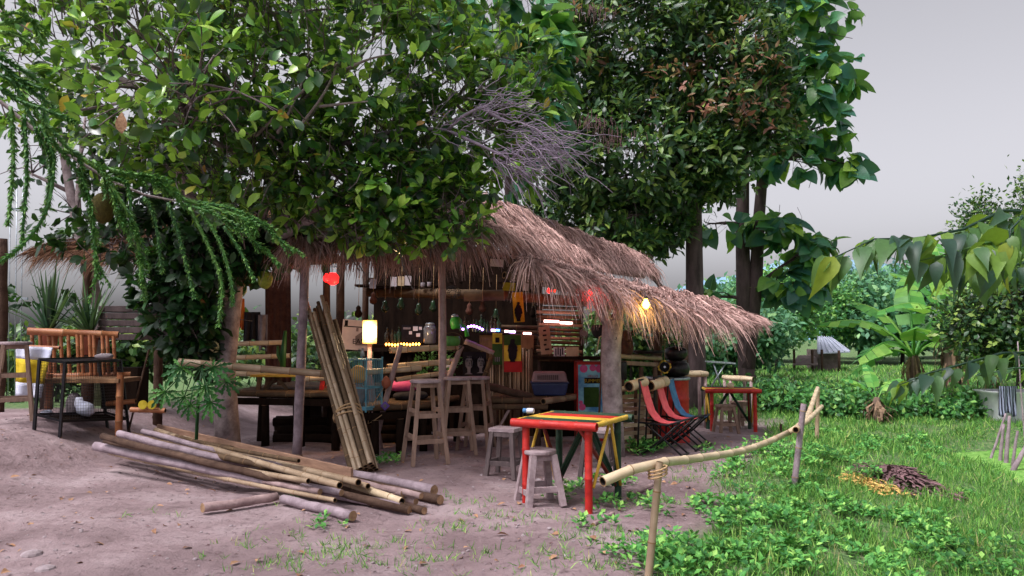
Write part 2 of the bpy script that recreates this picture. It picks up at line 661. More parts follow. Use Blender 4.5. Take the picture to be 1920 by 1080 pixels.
def clusters(ells, inner=.5, upbias=.5):
    """cluster centres and outward axes in a union of ellipsoids"""
    ps, ax = [], []
    for c, r, n in ells:
        d = rnd_dirs(n)
        k = rng.uniform(inner ** 3, 1, n) ** (1 / 3)
        k *= 1 + rng.normal(size=n) * .06
        p = np.array(c) + d * k[:, None] * np.array(r)
        a = d * .8 + np.array([0, -.25, upbias]) + rng.normal(size=(n, 3)) * .35
        ps.append(p)
        ax.append(a / np.linalg.norm(a, axis=1, keepdims=True))
    return np.concatenate(ps), np.concatenate(ax)

def rosette(ps, ax, per, spread=.9, size=(.1, .16), jit=.02):
    N = len(ps)
    pos = np.repeat(ps, per, 0)
    a = np.repeat(ax, per, 0)
    t = rnd_dirs(N * per)
    t -= a * np.sum(t * a, 1, keepdims=True)
    t /= np.maximum(np.linalg.norm(t, axis=1, keepdims=True), 1e-6)
    s = rng.uniform(.5, 1.25, (N * per, 1)) * spread
    d = a + t * s * 1.3
    d /= np.linalg.norm(d, axis=1, keepdims=True)
    up = a + np.array([0, 0, .6]) + rng.normal(size=a.shape) * .25
    pos = pos + d * .015 + rng.normal(size=pos.shape) * jit
    return pos, d, up, rng.uniform(size[0], size[1], N * per)

def twigs_np(ps, ax, length=.3, w_=.006):
    """thin three-sided twigs ending at each cluster"""
    N = len(ps)
    b = ps - ax * length * rng.uniform(.6, 1.3, (N, 1)) + rng.normal(size=(N, 3)) * length * .25
    m = (ps + b) / 2 + rng.normal(size=(N, 3)) * length * .08
    out = []
    e = np.array([[1, 0, 0], [-.5, .87, 0], [-.5, -.87, 0]])
    vv = np.zeros((N, 9, 3))
    for i, (q, k) in enumerate(((b, 1.2), (m, .9), (ps, .5))):
        vv[:, i * 3:i * 3 + 3] = q[:, None] + (e[None] * np.array([1, 1, .4]))[:, [0, 1, 2]] * w_ * k
        vv[:, i * 3:i * 3 + 3, 2] += e[None, :, 1] * w_ * k * .6
    fs = []
    for i in range(2):
        for k in range(3):
            fs.append((i * 3 + k, i * 3 + (k + 1) % 3, i * 3 + 3 + (k + 1) % 3, i * 3 + 3 + k))
    fl = np.concatenate([np.array(q) for q in fs])
    loops = (fl[None] + (np.arange(N) * 9)[:, None]).ravel()
    return vv.reshape(-1, 3), loops, np.full(N * 6, 4)

def curve_pts(a, b, bend=.15, n=6, seed_=None):
    a, b = V(a), V(b)
    L = (b - a).length
    off = V((random.uniform(-1, 1), random.uniform(-1, 1), random.uniform(-.3, 1))) * L * bend
    return [a.lerp(b, i / (n - 1)) + off * math.sin(math.pi * i / (n - 1)) for i in range(n)]

def limb(mb, a, b, r0, r1, bend=.12, n=7, sides=7):
    pts = curve_pts(a, b, bend, n)
    mb.tube(pts, [r0 + (r1 - r0) * i / (n - 1) for i in range(n)], sides, wob=.05)
    return pts

LEAFMESH = {}

def leaf_objs(parent, tmname, tm, mat, pos, d, up, size, name='leaf'):
    """single leaves as parts that share one mesh"""
    key = (tmname, mat)
    if key not in LEAFMESH:
        me = bpy.data.meshes.new(name)
        me.from_pydata([tuple(p) for p in tm[0]], [], tm[1])
        me.materials.append(MATS[mat])
        me.polygons.foreach_set('use_smooth', [True] * len(me.polygons))
        LEAFMESH[key] = me
    M = frames(d, up)
    base = ORG[parent.name]
    for i in range(len(pos)):
        o = bpy.data.objects.new(name, LEAFMESH[key])
        col.objects.link(o)
        o.parent = parent
        o.rotation_mode = 'QUATERNION'
        o.rotation_quaternion = Matrix(M[i].tolist()).to_quaternion()
        o.location = V(pos[i]) - base
        o.scale = (float(size[i]),) * 3

def project(p):
    q = np.asarray(p) - np.array([0, 0, H])
    zc = q[:, 1] * cp + q[:, 2] * sp
    yc = -q[:, 1] * sp + q[:, 2] * cp
    return 960 + F * q[:, 0] / zc, 540 - F * yc / zc, zc

#@@PART2
# ================================================================== SETTING: ground, pond, hills
def hash_noise(x, y):
    return (math.sin(1.9 * x + 2.3 * math.sin(1.1 * y)) + math.sin(2.7 * y + 1.7 * math.sin(1.3 * x)) + .6 * math.sin(5.1 * x - 3.7 * y)) / 2.6

def grass_amt(x, y):
    s = x - bankline(y) + .35 * hash_noise(x, y)
    g = ss(-.15, .45, s)
    if y > 9.5:
        g = max(g, ss(12.5, 15.5, y + .6 * hash_noise(x * .6, y * .6)) * ss(2.2, 4.2, x))
        g = max(g, ss(17, 21, y))
    if x < -5:
        g = max(g, ss(10.2, 12, y) * ss(-5, -6, x))
    return g

def build_ground():
    n = 300
    xs = [math.sinh((i / (n - 1) * 2 - 1) * 4.2) / math.sinh(4.2) * 220 + 0 for i in range(n)]
    ys = [-6 + math.sinh(i / (n - 1) * 4.4) / math.sinh(4.4) * 420 for i in range(n)]
    vv, ga = [], []
    for y in ys:
        for x in xs:
            g = grass_amt(x, y)
            z = T(x, y) + (random.uniform(-.006, .006) if abs(x) < 8 and y < 14 else 0)
            vv.append((x, y, z))
            ga.append(g)
    ff = [(j * n + i, j * n + i + 1, (j + 1) * n + i + 1, (j + 1) * n + i) for j in range(n - 1) for i in range(n - 1)]
    me = bpy.data.meshes.new('ground')
    me.from_pydata(vv, [], ff)
    at = me.attributes.new('grass', 'FLOAT', 'POINT')
    at.data.foreach_set('value', ga)
    me.polygons.foreach_set('use_smooth', [True] * len(ff))
    m, nn, l, bs = newmat('soil')
    tc = nn.new('ShaderNodeTexCoord')
    def noise(scale, det=8, ro=.6):
        k = nn.new('ShaderNodeTexNoise')
        k.inputs['Scale'].default_value = scale
        k.inputs['Detail'].default_value = det
        k.inputs['Roughness'].default_value = ro
        l.new(tc.outputs['Object'], k.inputs['Vector'])
        return k
    n1, n2, n3, n4 = noise(1.1), noise(14, 8, .7), noise(70, 4), noise(4.5, 5, .5)
    r1 = ramp(nn, [(.3, C('6b5a5c')), (.5, C('8a777a')), (.7, C('a49396'))])
    l.new(n1.outputs['Fac'], r1.inputs[0])
    r2 = ramp(nn, [(.28, C('4f3e3e')), (.46, (1, 1, 1, 1))])
    l.new(n2.outputs['Fac'], r2.inputs[0])
    mu = nn.new('ShaderNodeMix')
    mu.data_type = 'RGBA'
    mu.blend_type = 'MULTIPLY'
    mu.inputs[0].default_value = .65
    l.new(r1.outputs[0], mu.inputs[6])
    l.new(r2.outputs[0], mu.inputs[7])
    rg = ramp(nn, [(.3, C('3a4a30')), (.5, C('587848')), (.62, C('7a7a5e')), (.8, C('857272'))])
    l.new(n2.outputs['Fac'], rg.inputs[0])
    a = nn.new('ShaderNodeAttribute')
    a.attribute_name = 'grass'
    mg = nn.new('ShaderNodeMix')
    mg.data_type = 'RGBA'
    l.new(a.outputs['Fac'], mg.inputs[0])
    l.new(mu.outputs[2], mg.inputs[6])
    l.new(rg.outputs[0], mg.inputs[7])
    l.new(mg.outputs[2], bs.inputs['Base Color'])
    bs.inputs['Roughness'].default_value = .95
    bs.inputs['Specular IOR Level'].default_value = .15
    b1 = nn.new('ShaderNodeBump')
    b1.inputs['Strength'].default_value = .7
    b1.inputs['Distance'].default_value = .035
    l.new(n2.outputs['Fac'], b1.inputs['Height'])
    b2 = nn.new('ShaderNodeBump')
    b2.inputs['Strength'].default_value = .6
    b2.inputs['Distance'].default_value = .008
    l.new(n3.outputs['Fac'], b2.inputs['Height'])
    b0 = nn.new('ShaderNodeBump')
    b0.inputs['Strength'].default_value = .55
    b0.inputs['Distance'].default_value = .09
    l.new(n4.outputs['Fac'], b0.inputs['Height'])
    l.new(b0.outputs[0], b1.inputs['Normal'])
    l.new(b1.outputs[0], b2.inputs['Normal'])
    l.new(b2.outputs[0], bs.inputs['Normal'])
    me.materials.append(m)
    o = bpy.data.objects.new('ground', me)
    col.objects.link(o)
    structure(o)
build_ground()

# duckweed pond at the right
pm('duckweed', '5a8a3e', '86b05c', 6, .9, .3, third='46703a', spec=.1)
mb = MB()
pts = []
for i in range(24):
    y = 2.5 + i * .42
    pts.append((bankline(y) + 2.3 + .2 * math.sin(y * 1.9) + .12 * math.sin(4.3 * y), y))
vv, ff = [], []
for x, y in pts:
    vv += [(x, y, -.395), (x + 9, y, -.395)]
for i in range(len(pts) - 1):
    ff.append((2 * i, 2 * i + 1, 2 * i + 3, 2 * i + 2))
mb.add(vv, ff)
pond = structure(obj('pond_water', mb, 'duckweed', org=(0, 0, 0)))
N = 9000
yy = rng.uniform(3.5, 12.6, N)
xx = np.array([bankline(y) + 2.3 for y in yy]) + rng.uniform(0, 1, N) ** 1.3 * 3.6
zz = np.array([T(x, y) for x, y in zip(xx, yy)])
k = zz < -.385
pos = np.stack([xx[k], yy[k], np.full(k.sum(), -.389)], 1)
hexa = (np.array([[math.cos(a), math.sin(a), .002 * (i % 2)] for i, a in enumerate(np.arange(6) * math.pi / 3)]), [(0, 1, 2, 3, 4, 5)])
d = np.stack([rng.normal(size=len(pos)), rng.normal(size=len(pos)), np.zeros(len(pos))], 1)
sv = scatter(hexa, pos, d, np.tile([0, 0, 1.0], (len(pos), 1)), rng.uniform(.008, .022, len(pos)))
o = npobj('duckweed', *sv, 'duckweed_leaf', stuff=True)
o['label'] = 'bright green duckweed floating on the pond at the right edge'

# far hills
def hill(name, y, x0, x1, zmax, seed_, mat, ph):
    mb = MB()
    n = 60
    vv, ff = [], []
    for i in range(n):
        x = x0 + (x1 - x0) * i / (n - 1)
        t = i / (n - 1)
        z = zmax * (math.sin(math.pi * t) ** .7) * (1 + .22 * math.sin(7 * t + ph) + .1 * math.sin(19 * t + ph * 2) + .04 * math.sin(47 * t))
        vv += [(x, y - 60, -6), (x, y, z), (x, y + 120, -6)]
    for i in range(n - 1):
        for k in range(2):
            ff.append((3 * i + k, 3 * i + 3 + k, 3 * i + 4 + k, 3 * i + 1 + k))
    mb.add(vv, ff, smooth=True)
    structure(obj(name, mb, mat))
pm('hill_blue', '6f93b0', '86a8bc', .05, .95, 0)  # blue stands for distance haze, put into the hill colour
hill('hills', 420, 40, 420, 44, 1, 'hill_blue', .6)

# ================================================================== THE BAR HUT
bar = thing('thatched_bar', 'open bamboo bar hut with shaggy thatched roofs under the big trees', 'hut', on(900, 10))

def thatch(name, TL, TR, BL, BR, n, L=(.3, .6), eave=700, eL=(.3, .7), mat='thatch', side=0.0, droop=1.0, wid=(.003, .0065), slab=True):
    TL, TR, BL, BR = [np.array(p) for p in (TL, TR, BL, BR)]
    def S(u, v):
        u, v = u[:, None], v[:, None]
        sag = 0.03 * np.sin(u * 9) + .02 * np.sin(u * 23 + 1)
        p = (TL * (1 - u) + TR * u) * (1 - v) + (BL * (1 - u) + BR * u) * v
        return p + np.array([0, 0, 1]) * (sag * .6 - .10 * v * (1 - v))
    nn = np.cross(TR - TL, BL - TL)
    nn = nn / np.linalg.norm(nn)
    if nn[2] < 0:
        nn = -nn
    ax = (TR - TL) / np.linalg.norm(TR - TL)
    out = []
    for cnt, vr, LL, ev in ((n, (0, .97), L, 0), (eave, (.72, 1.0), eL, 1)):
        u = rng.uniform(0, 1, cnt)
        v = rng.uniform(vr[0], vr[1], cnt)
        rows = 6
        rw_ = np.floor(v * rows)
        if not ev:
            v = np.clip((rw_ + .5 + rng.normal(size=cnt) * .16) / rows, 0, .97)
        dirv = (S(u, np.ones(cnt)) - S(u, np.zeros(cnt)))
        dirv /= np.linalg.norm(dirv, axis=1, keepdims=True)
        cl = .20 * np.sin(u * 71 + rw_ * 13) + .16 * np.sin(u * 29 + rw_ * 7.3) + .10 * np.sin(u * 167 + rw_ * 3)
        dirv = dirv + ax * cl[:, None] * (1.0 + .5 * ev)
        dirv = dirv + ax * (rng.normal(size=(cnt, 1)) * (.16 + .14 * ev) + side) + rng.normal(size=(cnt, 3)) * .05
        dirv /= np.linalg.norm(dirv, axis=1, keepdims=True)
        ln = rng.uniform(LL[0], LL[1], cnt)[:, None]
        p0 = S(u, v) + nn * rng.uniform(.01, .05, (cnt, 1))
        lift = nn * rng.uniform(0, .045, (cnt, 1)) * (1 + .9 * np.sin(u * 47 + rw_ * 5))[:, None]
        g = np.array([0, 0, -1.0])
        k = (rng.uniform(.1, 1, (cnt, 1)) * droop) * (1 if ev else .12)
        p1 = p0 + dirv * ln * .35 + lift
        p2 = p0 + dirv * ln * .68 + lift * .8 + g * ln * .16 * k
        p3 = p0 + dirv * ln * .92 + g * ln * .50 * k
        wv = ax * rng.normal(size=(cnt, 1)) + nn * rng.normal(size=(cnt, 1)) * .8
        wv /= np.linalg.norm(wv, axis=1, keepdims=True)
        ww = rng.uniform(wid[0], wid[1], (cnt, 1)) * rng.choice([.7, 1.0, 1.0, 1.7], (cnt, 1))
        vv = np.zeros((cnt, 8, 3))
        for i, (p, q) in enumerate(((p0, 1), (p1, 1), (p2, .8), (p3, .3))):
            vv[:, 2 * i] = p - wv * ww * q
            vv[:, 2 * i + 1] = p + wv * ww * q
        fl = np.array([0, 1, 3, 2, 2, 3, 5, 4, 4, 5, 7, 6])
        loops = (fl[None] + (np.arange(cnt) * 8)[:, None]).ravel()
        out.append((vv.reshape(-1, 3), loops, np.full(cnt * 3, 4)))
    r = bpy.data.objects
    roof = None
    if slab:
        mb = MB()
        q = 8
        U, W = np.meshgrid(np.linspace(0, 1, q * 2), np.linspace(0, 1, q))
        top = S(U.ravel(), W.ravel())
        bot = top - nn * .07
        m_ = q * 2
        vv = [tuple(p) for p in top] + [tuple(p) for p in bot]
        ff = []
        o = len(top)
        for j in range(q - 1):
            for i in range(m_ - 1):
                a = j * m_ + i
                ff.append((a, a + 1, a + m_ + 1, a + m_))
                ff.append((o + a + m_, o + a + m_ + 1, o + a + 1, o + a))
        for j in range(q - 1):
            for i in (0, m_ - 1):
                a = j * m_ + i
                ff.append((a, a + m_, o + a + m_, o + a))
        for i in range(m_ - 1):
            for j in (0, q - 1):
                a = j * m_ + i
                ff.append((a, a + 1, o + a + 1, o + a))
        mb.add(vv, ff, smooth=False)
        roof = obj(name, mb, 'thatch_bed', bar)
    st = npobj('thatch_straw', *merge(out), mat, parent=roof or bar, smooth=False, stuff=True)
    return roof

# upper roof: right slope, front slope, left slope (in the shade)
rA = P(805, 328, 9.7)
rB = P(1203, 478, 15.2)
cN = P(903, 438, 8.85)
cF = P(1216, 500, 14.3)
thatch('roof', rA, rB, cN, cF, 9000, (.35, .65), 3600, (.25, .55), side=.06)
fL = P(548, 462, 8.6)
rL = P(600, 375, 10.2)
thatch('roof', rL, rA, fL, cN + V((-.02, -.05, -.02)), 5200, (.35, .7), 3200, (.3, .65), mat='thatch')
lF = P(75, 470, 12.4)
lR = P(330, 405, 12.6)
thatch('roof', lR, rL + V((0, .1, -.03)), lF, fL + V((-.03, .1, 0)), 4200, (.35, .7), 2600, (.3, .7), mat='thatch_shade')
# awning: front slope and its hipped far end
aT0, aT1 = P(950, 476, 9.6), P(1330, 566, 12.3)
aB0, aB1 = P(980, 500, 8.2), P(1335, 594, 10.3)
thatch('awning_roof', aT0, aT1, aB0, aB1, 9500, (.3, .6), 3300, (.35, .95), side=.10)
aE = P(1416, 604, 11.3)
thatch('awning_roof', aT1 + V((-.35, .0, .02)), aT1, aB1 + V((-.3, .06, .02)), aE, 3600, (.25, .5), 2300, (.2, .42), side=.25)
# ridge pole, purlins and eave poles
def pole(name, a, b, r, mats, parent, r1=None, kind='bamboo', bend=.0, sides=9):
    mb = MB()
    a, b = V(a), V(b)
    if kind == 'bamboo':
        n = 7
        pts = [a.lerp(b, i / (n - 1)) + V((0, 0, -bend * math.sin(math.pi * i / (n - 1)))) for i in range(n)]
        mb.bamboo(pts, r, sides, r1=r1)
    else:
        n = 9
        L = (b - a).length
        o1 = V((random.uniform(-1, 1), random.uniform(-1, 1), random.uniform(-1, 1))) * .012 * min(L, 3)
        pts = [a.lerp(b, i / (n - 1)) + o1 * math.sin(math.pi * i / (n - 1)) + V((random.uniform(-1, 1), random.uniform(-1, 1), random.uniform(-1, 1))) * r * .08 for i in range(n)]
        mb.tube(pts, [(r + ((r1 or r) - r) * i / (n - 1)) * random.uniform(.94, 1.06) for i in range(n)], sides, True, 0, 1, wob=.05)
    return obj(name, mb, mats, parent)
BB = ['bamboo', 'bamboo_node', 'hollow']
BP = ['bamboo_pale', 'bamboo_node', 'hollow']
BO = ['bamboo_old', 'bamboo_node', 'hollow']
LG = ['log_lilac', 'log_end']
LP = ['log_pink', 'log_end']
LB = ['log_brown', 'log_end']
pole('eave_beam', cN + V((-.1, .25, -.16)), cF + V((-.1, 0, -.18)), .045, BO, bar)
pole('eave_beam', fL + V((-.1, .25, -.16)), cN + V((.15, .25, -.16)), .045, BO, bar)
pole('eave_beam', aB0 + V((-.2, .25, -.07)), aB1 + V((.3, .35, -.07)), .04, BO, bar)
# posts
def gp(px, py, top_py, r, mats, name='post', r1=None, dx=0, toppx=None, y=None):
    g = G(px, py) if y is None else on(px, y)
    g.z -= .05
    t = P((toppx or px) + dx, top_py, g.y)
    return pole(name, g, t, r, mats, bar, r1, 'log', sides=12)
gp(556, 853, 470, .055, LG, r1=.05, toppx=573)
gp(828, 868, 440, .045, LP, y=9.15)
gp(612, 838, 470, .05, LB, y=10.6, r1=.05)
gp(640, 838, 480, .06, LB, y=11.2)
gp(686, 838, 480, .05, LB, y=11.6)
gp(1228, 800, 560, .055, LB, y=11.0, toppx=1236)
gp(1286, 792, 570, .062, LB, r1=.05, toppx=1288)
gp(165, 780, 470, .06, LB, y=11.6)
gp(300, 780, 455, .06, LB, y=10.6)
# thick forked trunk post
g = G(1152, 856)
mb = MB()
pts = [g + V((0, 0, -.05)), g + V((-.005, 0, .3)), P(1146, 700, g.y), P(1146, 640, g.y), P(1150, 600, g.y)]
mb.tube(pts, [.125, .118, .112, .115, .12], 14, True, wob=.05)
mb.tube([P(1150, 612, g.y), P(1162, 585, g.y + .05), P(1185, 555, g.y + .2)], [.085, .06, .05], 9, wob=.06)
mb.tube([P(1146, 615, g.y), P(1128, 585, g.y), P(1110, 545, g.y + .2)], [.08, .06, .045], 9, wob=.06)
obj('post', mb, ['bark_pale', 'log_end'], bar)
# interior floor platform (bamboo deck) with bamboo slats, legs and back rails
def deck(corners, z, n, mats, parent, leg_h, ew=.05):
    a, b, c, d = [V((p[0], p[1], z)) for p in corners]       # a-b front edge, d-c back edge
    root = obj('platform', MB().beam(a + V((0, .02, -.09)), b + V((0, .02, -.09)), .07, .08).beam(d + V((0, -.02, -.09)), c + V((0, -.02, -.09)), .07, .08).beam(a.lerp(d, .5) - V((0, 0, .09)), b.lerp(c, .5) - V((0, 0, .09)), .06, .08), 'wood_dark', parent, bevel=.004)
    for i in range(n):
        t = (i + .5) / n
        p, q = a.lerp(d, t), b.lerp(c, t)
        p = p + (p - q).normalized() * random.uniform(-.03, .09)
        mb = MB()
        w_ = (d - a).length / n * .44
        mb.bamboo([p + V((0, 0, random.uniform(-.004, .006))), q], w_, 7, r1=w_ * .92, gap=.36)
        obj('bamboo_slat', mb, mats, root)
    for k in (.04, .35, .66, .96):
        for p, q in ((a, b), (d, c)):
            f = p.lerp(q, k)
            gz = T(f.x, f.y)
            mb = MB().tube([V((f.x, f.y + (.03 if p is a else -.03), gz - .03)), V((f.x, f.y, z - .13))], [.05, .045], 9, True, 0, 1, wob=.06)
            obj('platform_leg', mb, ['wood_dark', 'log_end'], root)
    return root
pa = PZ(425, 738, .64)
pb = P(640, 744, 9.35)
dk = deck([(pa.x, pa.y), (pb.x, pb.y - .05), (pb.x + .55, pb.y + 1.9), (pa.x + .3, pa.y + 2.0)], .64, 24, BO, bar, .6)
pc = P(648, 770, 8.75)
pd_ = P(800, 765, 9.25)
deck([(pc.x, pc.y), (pd_.x, pd_.y), (pd_.x + .3, pd_.y + 1.3), (pc.x + .4, pc.y + 1.3)], .52, 15, BO, bar, .5)
for i in range(12):  # plank skirt added behind the deck to block light from the back
    x0 = pa.x + .35 + i * .235
    b = V((x0, pa.y + 2.05 - i * .01, T(x0, pa.y + 2.05)))
    obj('plank', MB().beam(b, b + V((random.uniform(-.01, .01), 0, .6)), .2, .02, up=V((0, 1, 0))), 'wood_dark', dk)
# railings round the platform
def rail(a, b, r, mats=BP, r1=None, parent=bar, name='rail', bend=0.0):
    return pole(name, a, b, r, mats, parent, r1, 'bamboo', bend)
rail(P(335, 679, 8.35), P(632, 703, 8.62), .042, BB, .038)
rail(P(645, 701, 8.95), P(789, 690, 9.35), .033, BP, .036)
rail(P(655, 708, 9.5), P(560, 711, 9.3), .03, BP)
rail(P(731, 657, 9.35), P(860, 650, 9.75), .036)
rail(P(726, 688, 9.4), P(855, 677, 9.8), .036)
rail(P(742, 712, 9.4), P(845, 698, 9.8), .03)
rail(P(434, 645, 10.6), P(531, 642, 10.6), .034)
rail(P(436, 671, 10.6), P(544, 667, 10.6), .034)
rail(P(434, 700, 10.6), P(490, 702, 10.6), .034)
pole('rail_post', P(700, 845, 9.15), P(752, 645, 9.15), .036, LP, bar, .03, 'log')
pole('rail_post', P(840, 712, 9.6), P(866, 648, 9.6), .04, LP, bar, .034, 'log')
pole('rail_post', P(712, 848, 9.5), P(690, 690, 9.5), .045, LP, bar, .04, 'log')
pole('rail_post', P(523, 738, 10.7), P(524, 640, 10.7), .035, LB, bar, .03, 'log')
# dark back wall of planks with a gap, a shelf, reed wall, slat wall
wall = obj('back_wall', MB().beam(P(640, 655, 12.3), P(1010, 655, 11.4), .05, .07).beam(P(690, 525, 12.3), P(1010, 525, 11.4), .05, .07), 'wood_dark', bar)
for i in range(17):
    x0 = 702 + i * 18.5
    if 770 < x0 + 9 < 783:
        continue
    y = 12.2 - .85 * (x0 - 700) / 310
    top = 470 + random.uniform(-4, 4)
    b = on(x0 + 9, y)
    t = P(x0 + 9, top, y)
    mb = MB().beam(b, t, .162, .02, up=V((0, 1, 0)))
    obj('plank', mb, 'wood_dark', wall, bevel=.003)
for i in range(3):
    mb = MB().beam(P(770 + i * 9, 655, 12.0), P(770 + i * 9, 690, 12.0), .1, .02, up=V((0, 1, 0)))
    obj('plank', mb, 'wood_dark', wall)
for i in range(6):
    x0 = 1006 + i * 17
    mb = MB().beam(on(x0 + 9, 11.2), P(x0 + 9, 668 + random.uniform(-6, 10), 11.2), .135, .02, up=V((0, 1, 0)))
    obj('plank', mb, 'wood_dark', wall)
sw = obj('slat_wall', MB().tube([P(1012, 820, 10.7), P(1012, 515, 10.7)], .03, 8, wob=.05).tube([P(1090, 820, 10.7), P(1090, 540, 10.7)], .03, 8, wob=.05), 'log_brown', bar)
for i in range(15):
    yy = 560 + i * 8.1
    mb = MB().bamboo([P(1010 + random.uniform(-5, 3), yy + random.uniform(-1, 1), 10.62), P(1090 + random.uniform(-4, 5), yy + 3 + random.uniform(-1, 1), 10.62)], .024 + random.uniform(-.003, .003), 8)
    obj('bamboo_slat', mb, [BO, BB][i % 3 == 0], sw)
for i in range(7):
    yy = 612 + i * 9
    mb = MB().bamboo([P(905 + random.uniform(-4, 3), yy, 10.95), P(1008, yy + 2 + random.uniform(-1, 1), 10.8)], .027, 8)
    obj('bamboo_slat', mb, BO, sw)
rw = obj('reed_wall', MB().beam(P(912, 740, 10.75), P(1000, 742, 10.75), .04, .04), 'wood_dark', bar)
for i in range(26):
    x = 913 + i * 3.4
    mb = MB().tube([P(x, 818, 10.7), P(x + random.uniform(-1, 1), 655 + random.uniform(-3, 3), 10.7)], .0125 + random.uniform(-.002, .002), 6)
    obj('reed', mb, random.choice(['bamboo', 'bamboo_old', 'bamboo_old']), rw)
# beams under the roof, shelves
for a, b, r in ((P(870, 555, 10.3), P(960, 553, 10.3), .075), (P(960, 556, 10.4), P(1100, 566, 10.4), .07), (P(690, 548, 11.4), P(900, 552, 11), .07)):
    pole('beam', a, b, r, BO, bar, None, 'bamboo')
obj('shelf', MB().box(P(745, 536, 11.3), (1.2, .28, .03)), 'wood_dark', bar, bevel=.003)
obj('shelf', MB().box(P(1070, 671, 10.3), (1.0, .32, .04)), 'wood_dark', bar, bevel=.003)
obj('shelf', MB().box(P(950, 640, 10.75), (.75, .06, .22)), 'wood_mid', bar, bevel=.003)
pole('brace', P(872, 640, 9.9), P(926, 662, 9.9), .035, LP, bar, .03, 'log')
pole('brace', P(924, 665, 9.9), P(905, 715, 9.9), .03, BO, bar, None, 'bamboo')
# counter to the right of the trunk post
cn = obj('counter', MB().beam(P(1160, 680, 9.5), P(1238, 684, 10.1), .2, .05), 'wood_grey', bar, bevel=.004)
for i in range(4):
    q = .05 * i
    obj('bamboo_slat', MB().bamboo([P(1160, 668, 9.35) + V((0, q, 0)), P(1238, 672, 10.0) + V((0, q, 0))], .03, 8), BB, cn)
obj('counter_rail', MB().bamboo([P(1160, 730, 9.2), P(1222, 722, 9.9)], .03, 9), BP, cn)
for px in (1166, 1202, 1228):
    obj('counter_leg', MB().tube([on(px, 9.7) - V((0, 0, .03)), P(px, 688, 9.7)], .03, 8, wob=.05), 'log_brown', cn)
ww = obj('woven_wall', MB().tube([P(1162, 850, 9.0), P(1162, 726, 9.0)], .02, 7).tube([P(1192, 847, 9.25), P(1192, 728, 9.25)], .02, 7).tube([P(1221, 843, 9.55), P(1221, 728, 9.55)], .02, 7), 'log_brown', cn)
for i in range(14):
    yy = 743 + i * 7.6
    w0 = .03 if i % 2 else -.03
    p0, p1, p2, p3, p4 = P(1158, yy + 2, 8.98), P(1162, yy + 2, 9.0), P(1192, yy, 9.25), P(1221, yy - 2, 9.55), P(1224, yy - 2, 9.58)
    mb = MB()
    path = [p0 + V((0, w0, 0)), p1 + V((0, w0, 0)), p2 + V((0, -w0, 0)), p3 + V((0, w0, 0)), p4 + V((0, w0, 0))]
    hh = .022
    vv, ff = [], []
    for q in path:
        j = random.uniform(-.005, .005)
        vv += [q + V((0, 0, -hh + j)), q + V((0, -.008, -hh + j)), q + V((0, -.008, hh + j)), q + V((0, 0, hh + j))]
    for k in range(4):
        for e in range(4):
            ff.append((4 * k + e, 4 * k + (e + 1) % 4, 4 * k + 4 + (e + 1) % 4, 4 * k + 4 + e))
    mb.add(vv, ff)
    obj('bamboo_strip', mb, random.choice(['bamboo', 'bamboo_pale', 'plank']), ww)
ORD = ['first', 'second', 'third', 'fourth', 'fifth', 'sixth', 'seventh', 'eighth', 'ninth', 'tenth', 'eleventh']
# timbers and extra legs added to darken the space under the platform
for i in range(9):
    q = V((pa.x + .2 + random.uniform(0, .3), pa.y + .35 + i * .17, 0))
    q.z = T(q.x, q.y) + .05 + .09 * (i % 3)
    e = q + V((random.uniform(1.5, 2.1), random.uniform(-.1, .1), random.uniform(-.01, .03)))
    o = obj('shade_timber', MB().tube([q, q.lerp(e, .5), e], [.06, .058, .05], 8, wob=.05), 'wood_dark')
    tag(o, ORD[i] + ' dark timber from the front, added for shade under the bamboo platform', 'timber', 'timbers added under the platform')
for i in range(5):
    x0 = pa.x + .25 + i * .45
    o = V((x0, pa.y + .55 + (i % 2) * .5, 0))
    o.z = T(o.x, o.y)
    obj('platform_leg', MB().tube([o, V((o.x + .02, o.y, .56))], .05, 8, wob=.06), 'wood_dark', dk)
# bottles and hanging things that clutter the dark bar
pm('bottle_dark', '1f1a14', '3a2e1c', 9, .25, 0, spec=.5)
pm('bottle_green', '16261a', '26402a', 9, .25, 0, spec=.5)
def bottle(px, py, y, h, mat, label, group):
    c = P(px, py, y)
    r = h * .16
    o = obj('bottle', MB().lathe([(r, 0), (r * 1.05, .01), (r * 1.05, h * .55), (r * .9, h * .66), (r * .38, h * .78), (r * .36, h * .96), (r * .42, h * .97), (r * .42, h)], c, 10), mat)
    tag(o, label, 'bottle', group)
for i in range(11):
    bottle(866 + i * 7 + random.uniform(-1.5, 1.5), 622 + i * .4, 10.6, random.uniform(.14, .24), random.choice(['bottle_dark', 'bottle_green']), ORD[i] + ' dark bottle from the left in the row behind the lilac lights', 'bottles on the middle shelf')
for i in range(9):
    bottle(726 + i * 8 + random.uniform(-2, 2), 645, 11.3, random.uniform(.16, .26), random.choice(['bottle_dark', 'bottle_green', 'bottle_dark']), ORD[i] + ' dark bottle from the left behind the warm fairy lights', 'bottles on the back counter')
obj('shelf', MB().box(P(905, 626, 10.65), (.75, .2, .03)), 'wood_dark', bar)
obj('shelf', MB().box(P(758, 649, 11.3), (1.0, .3, .04)), 'wood_dark', bar)
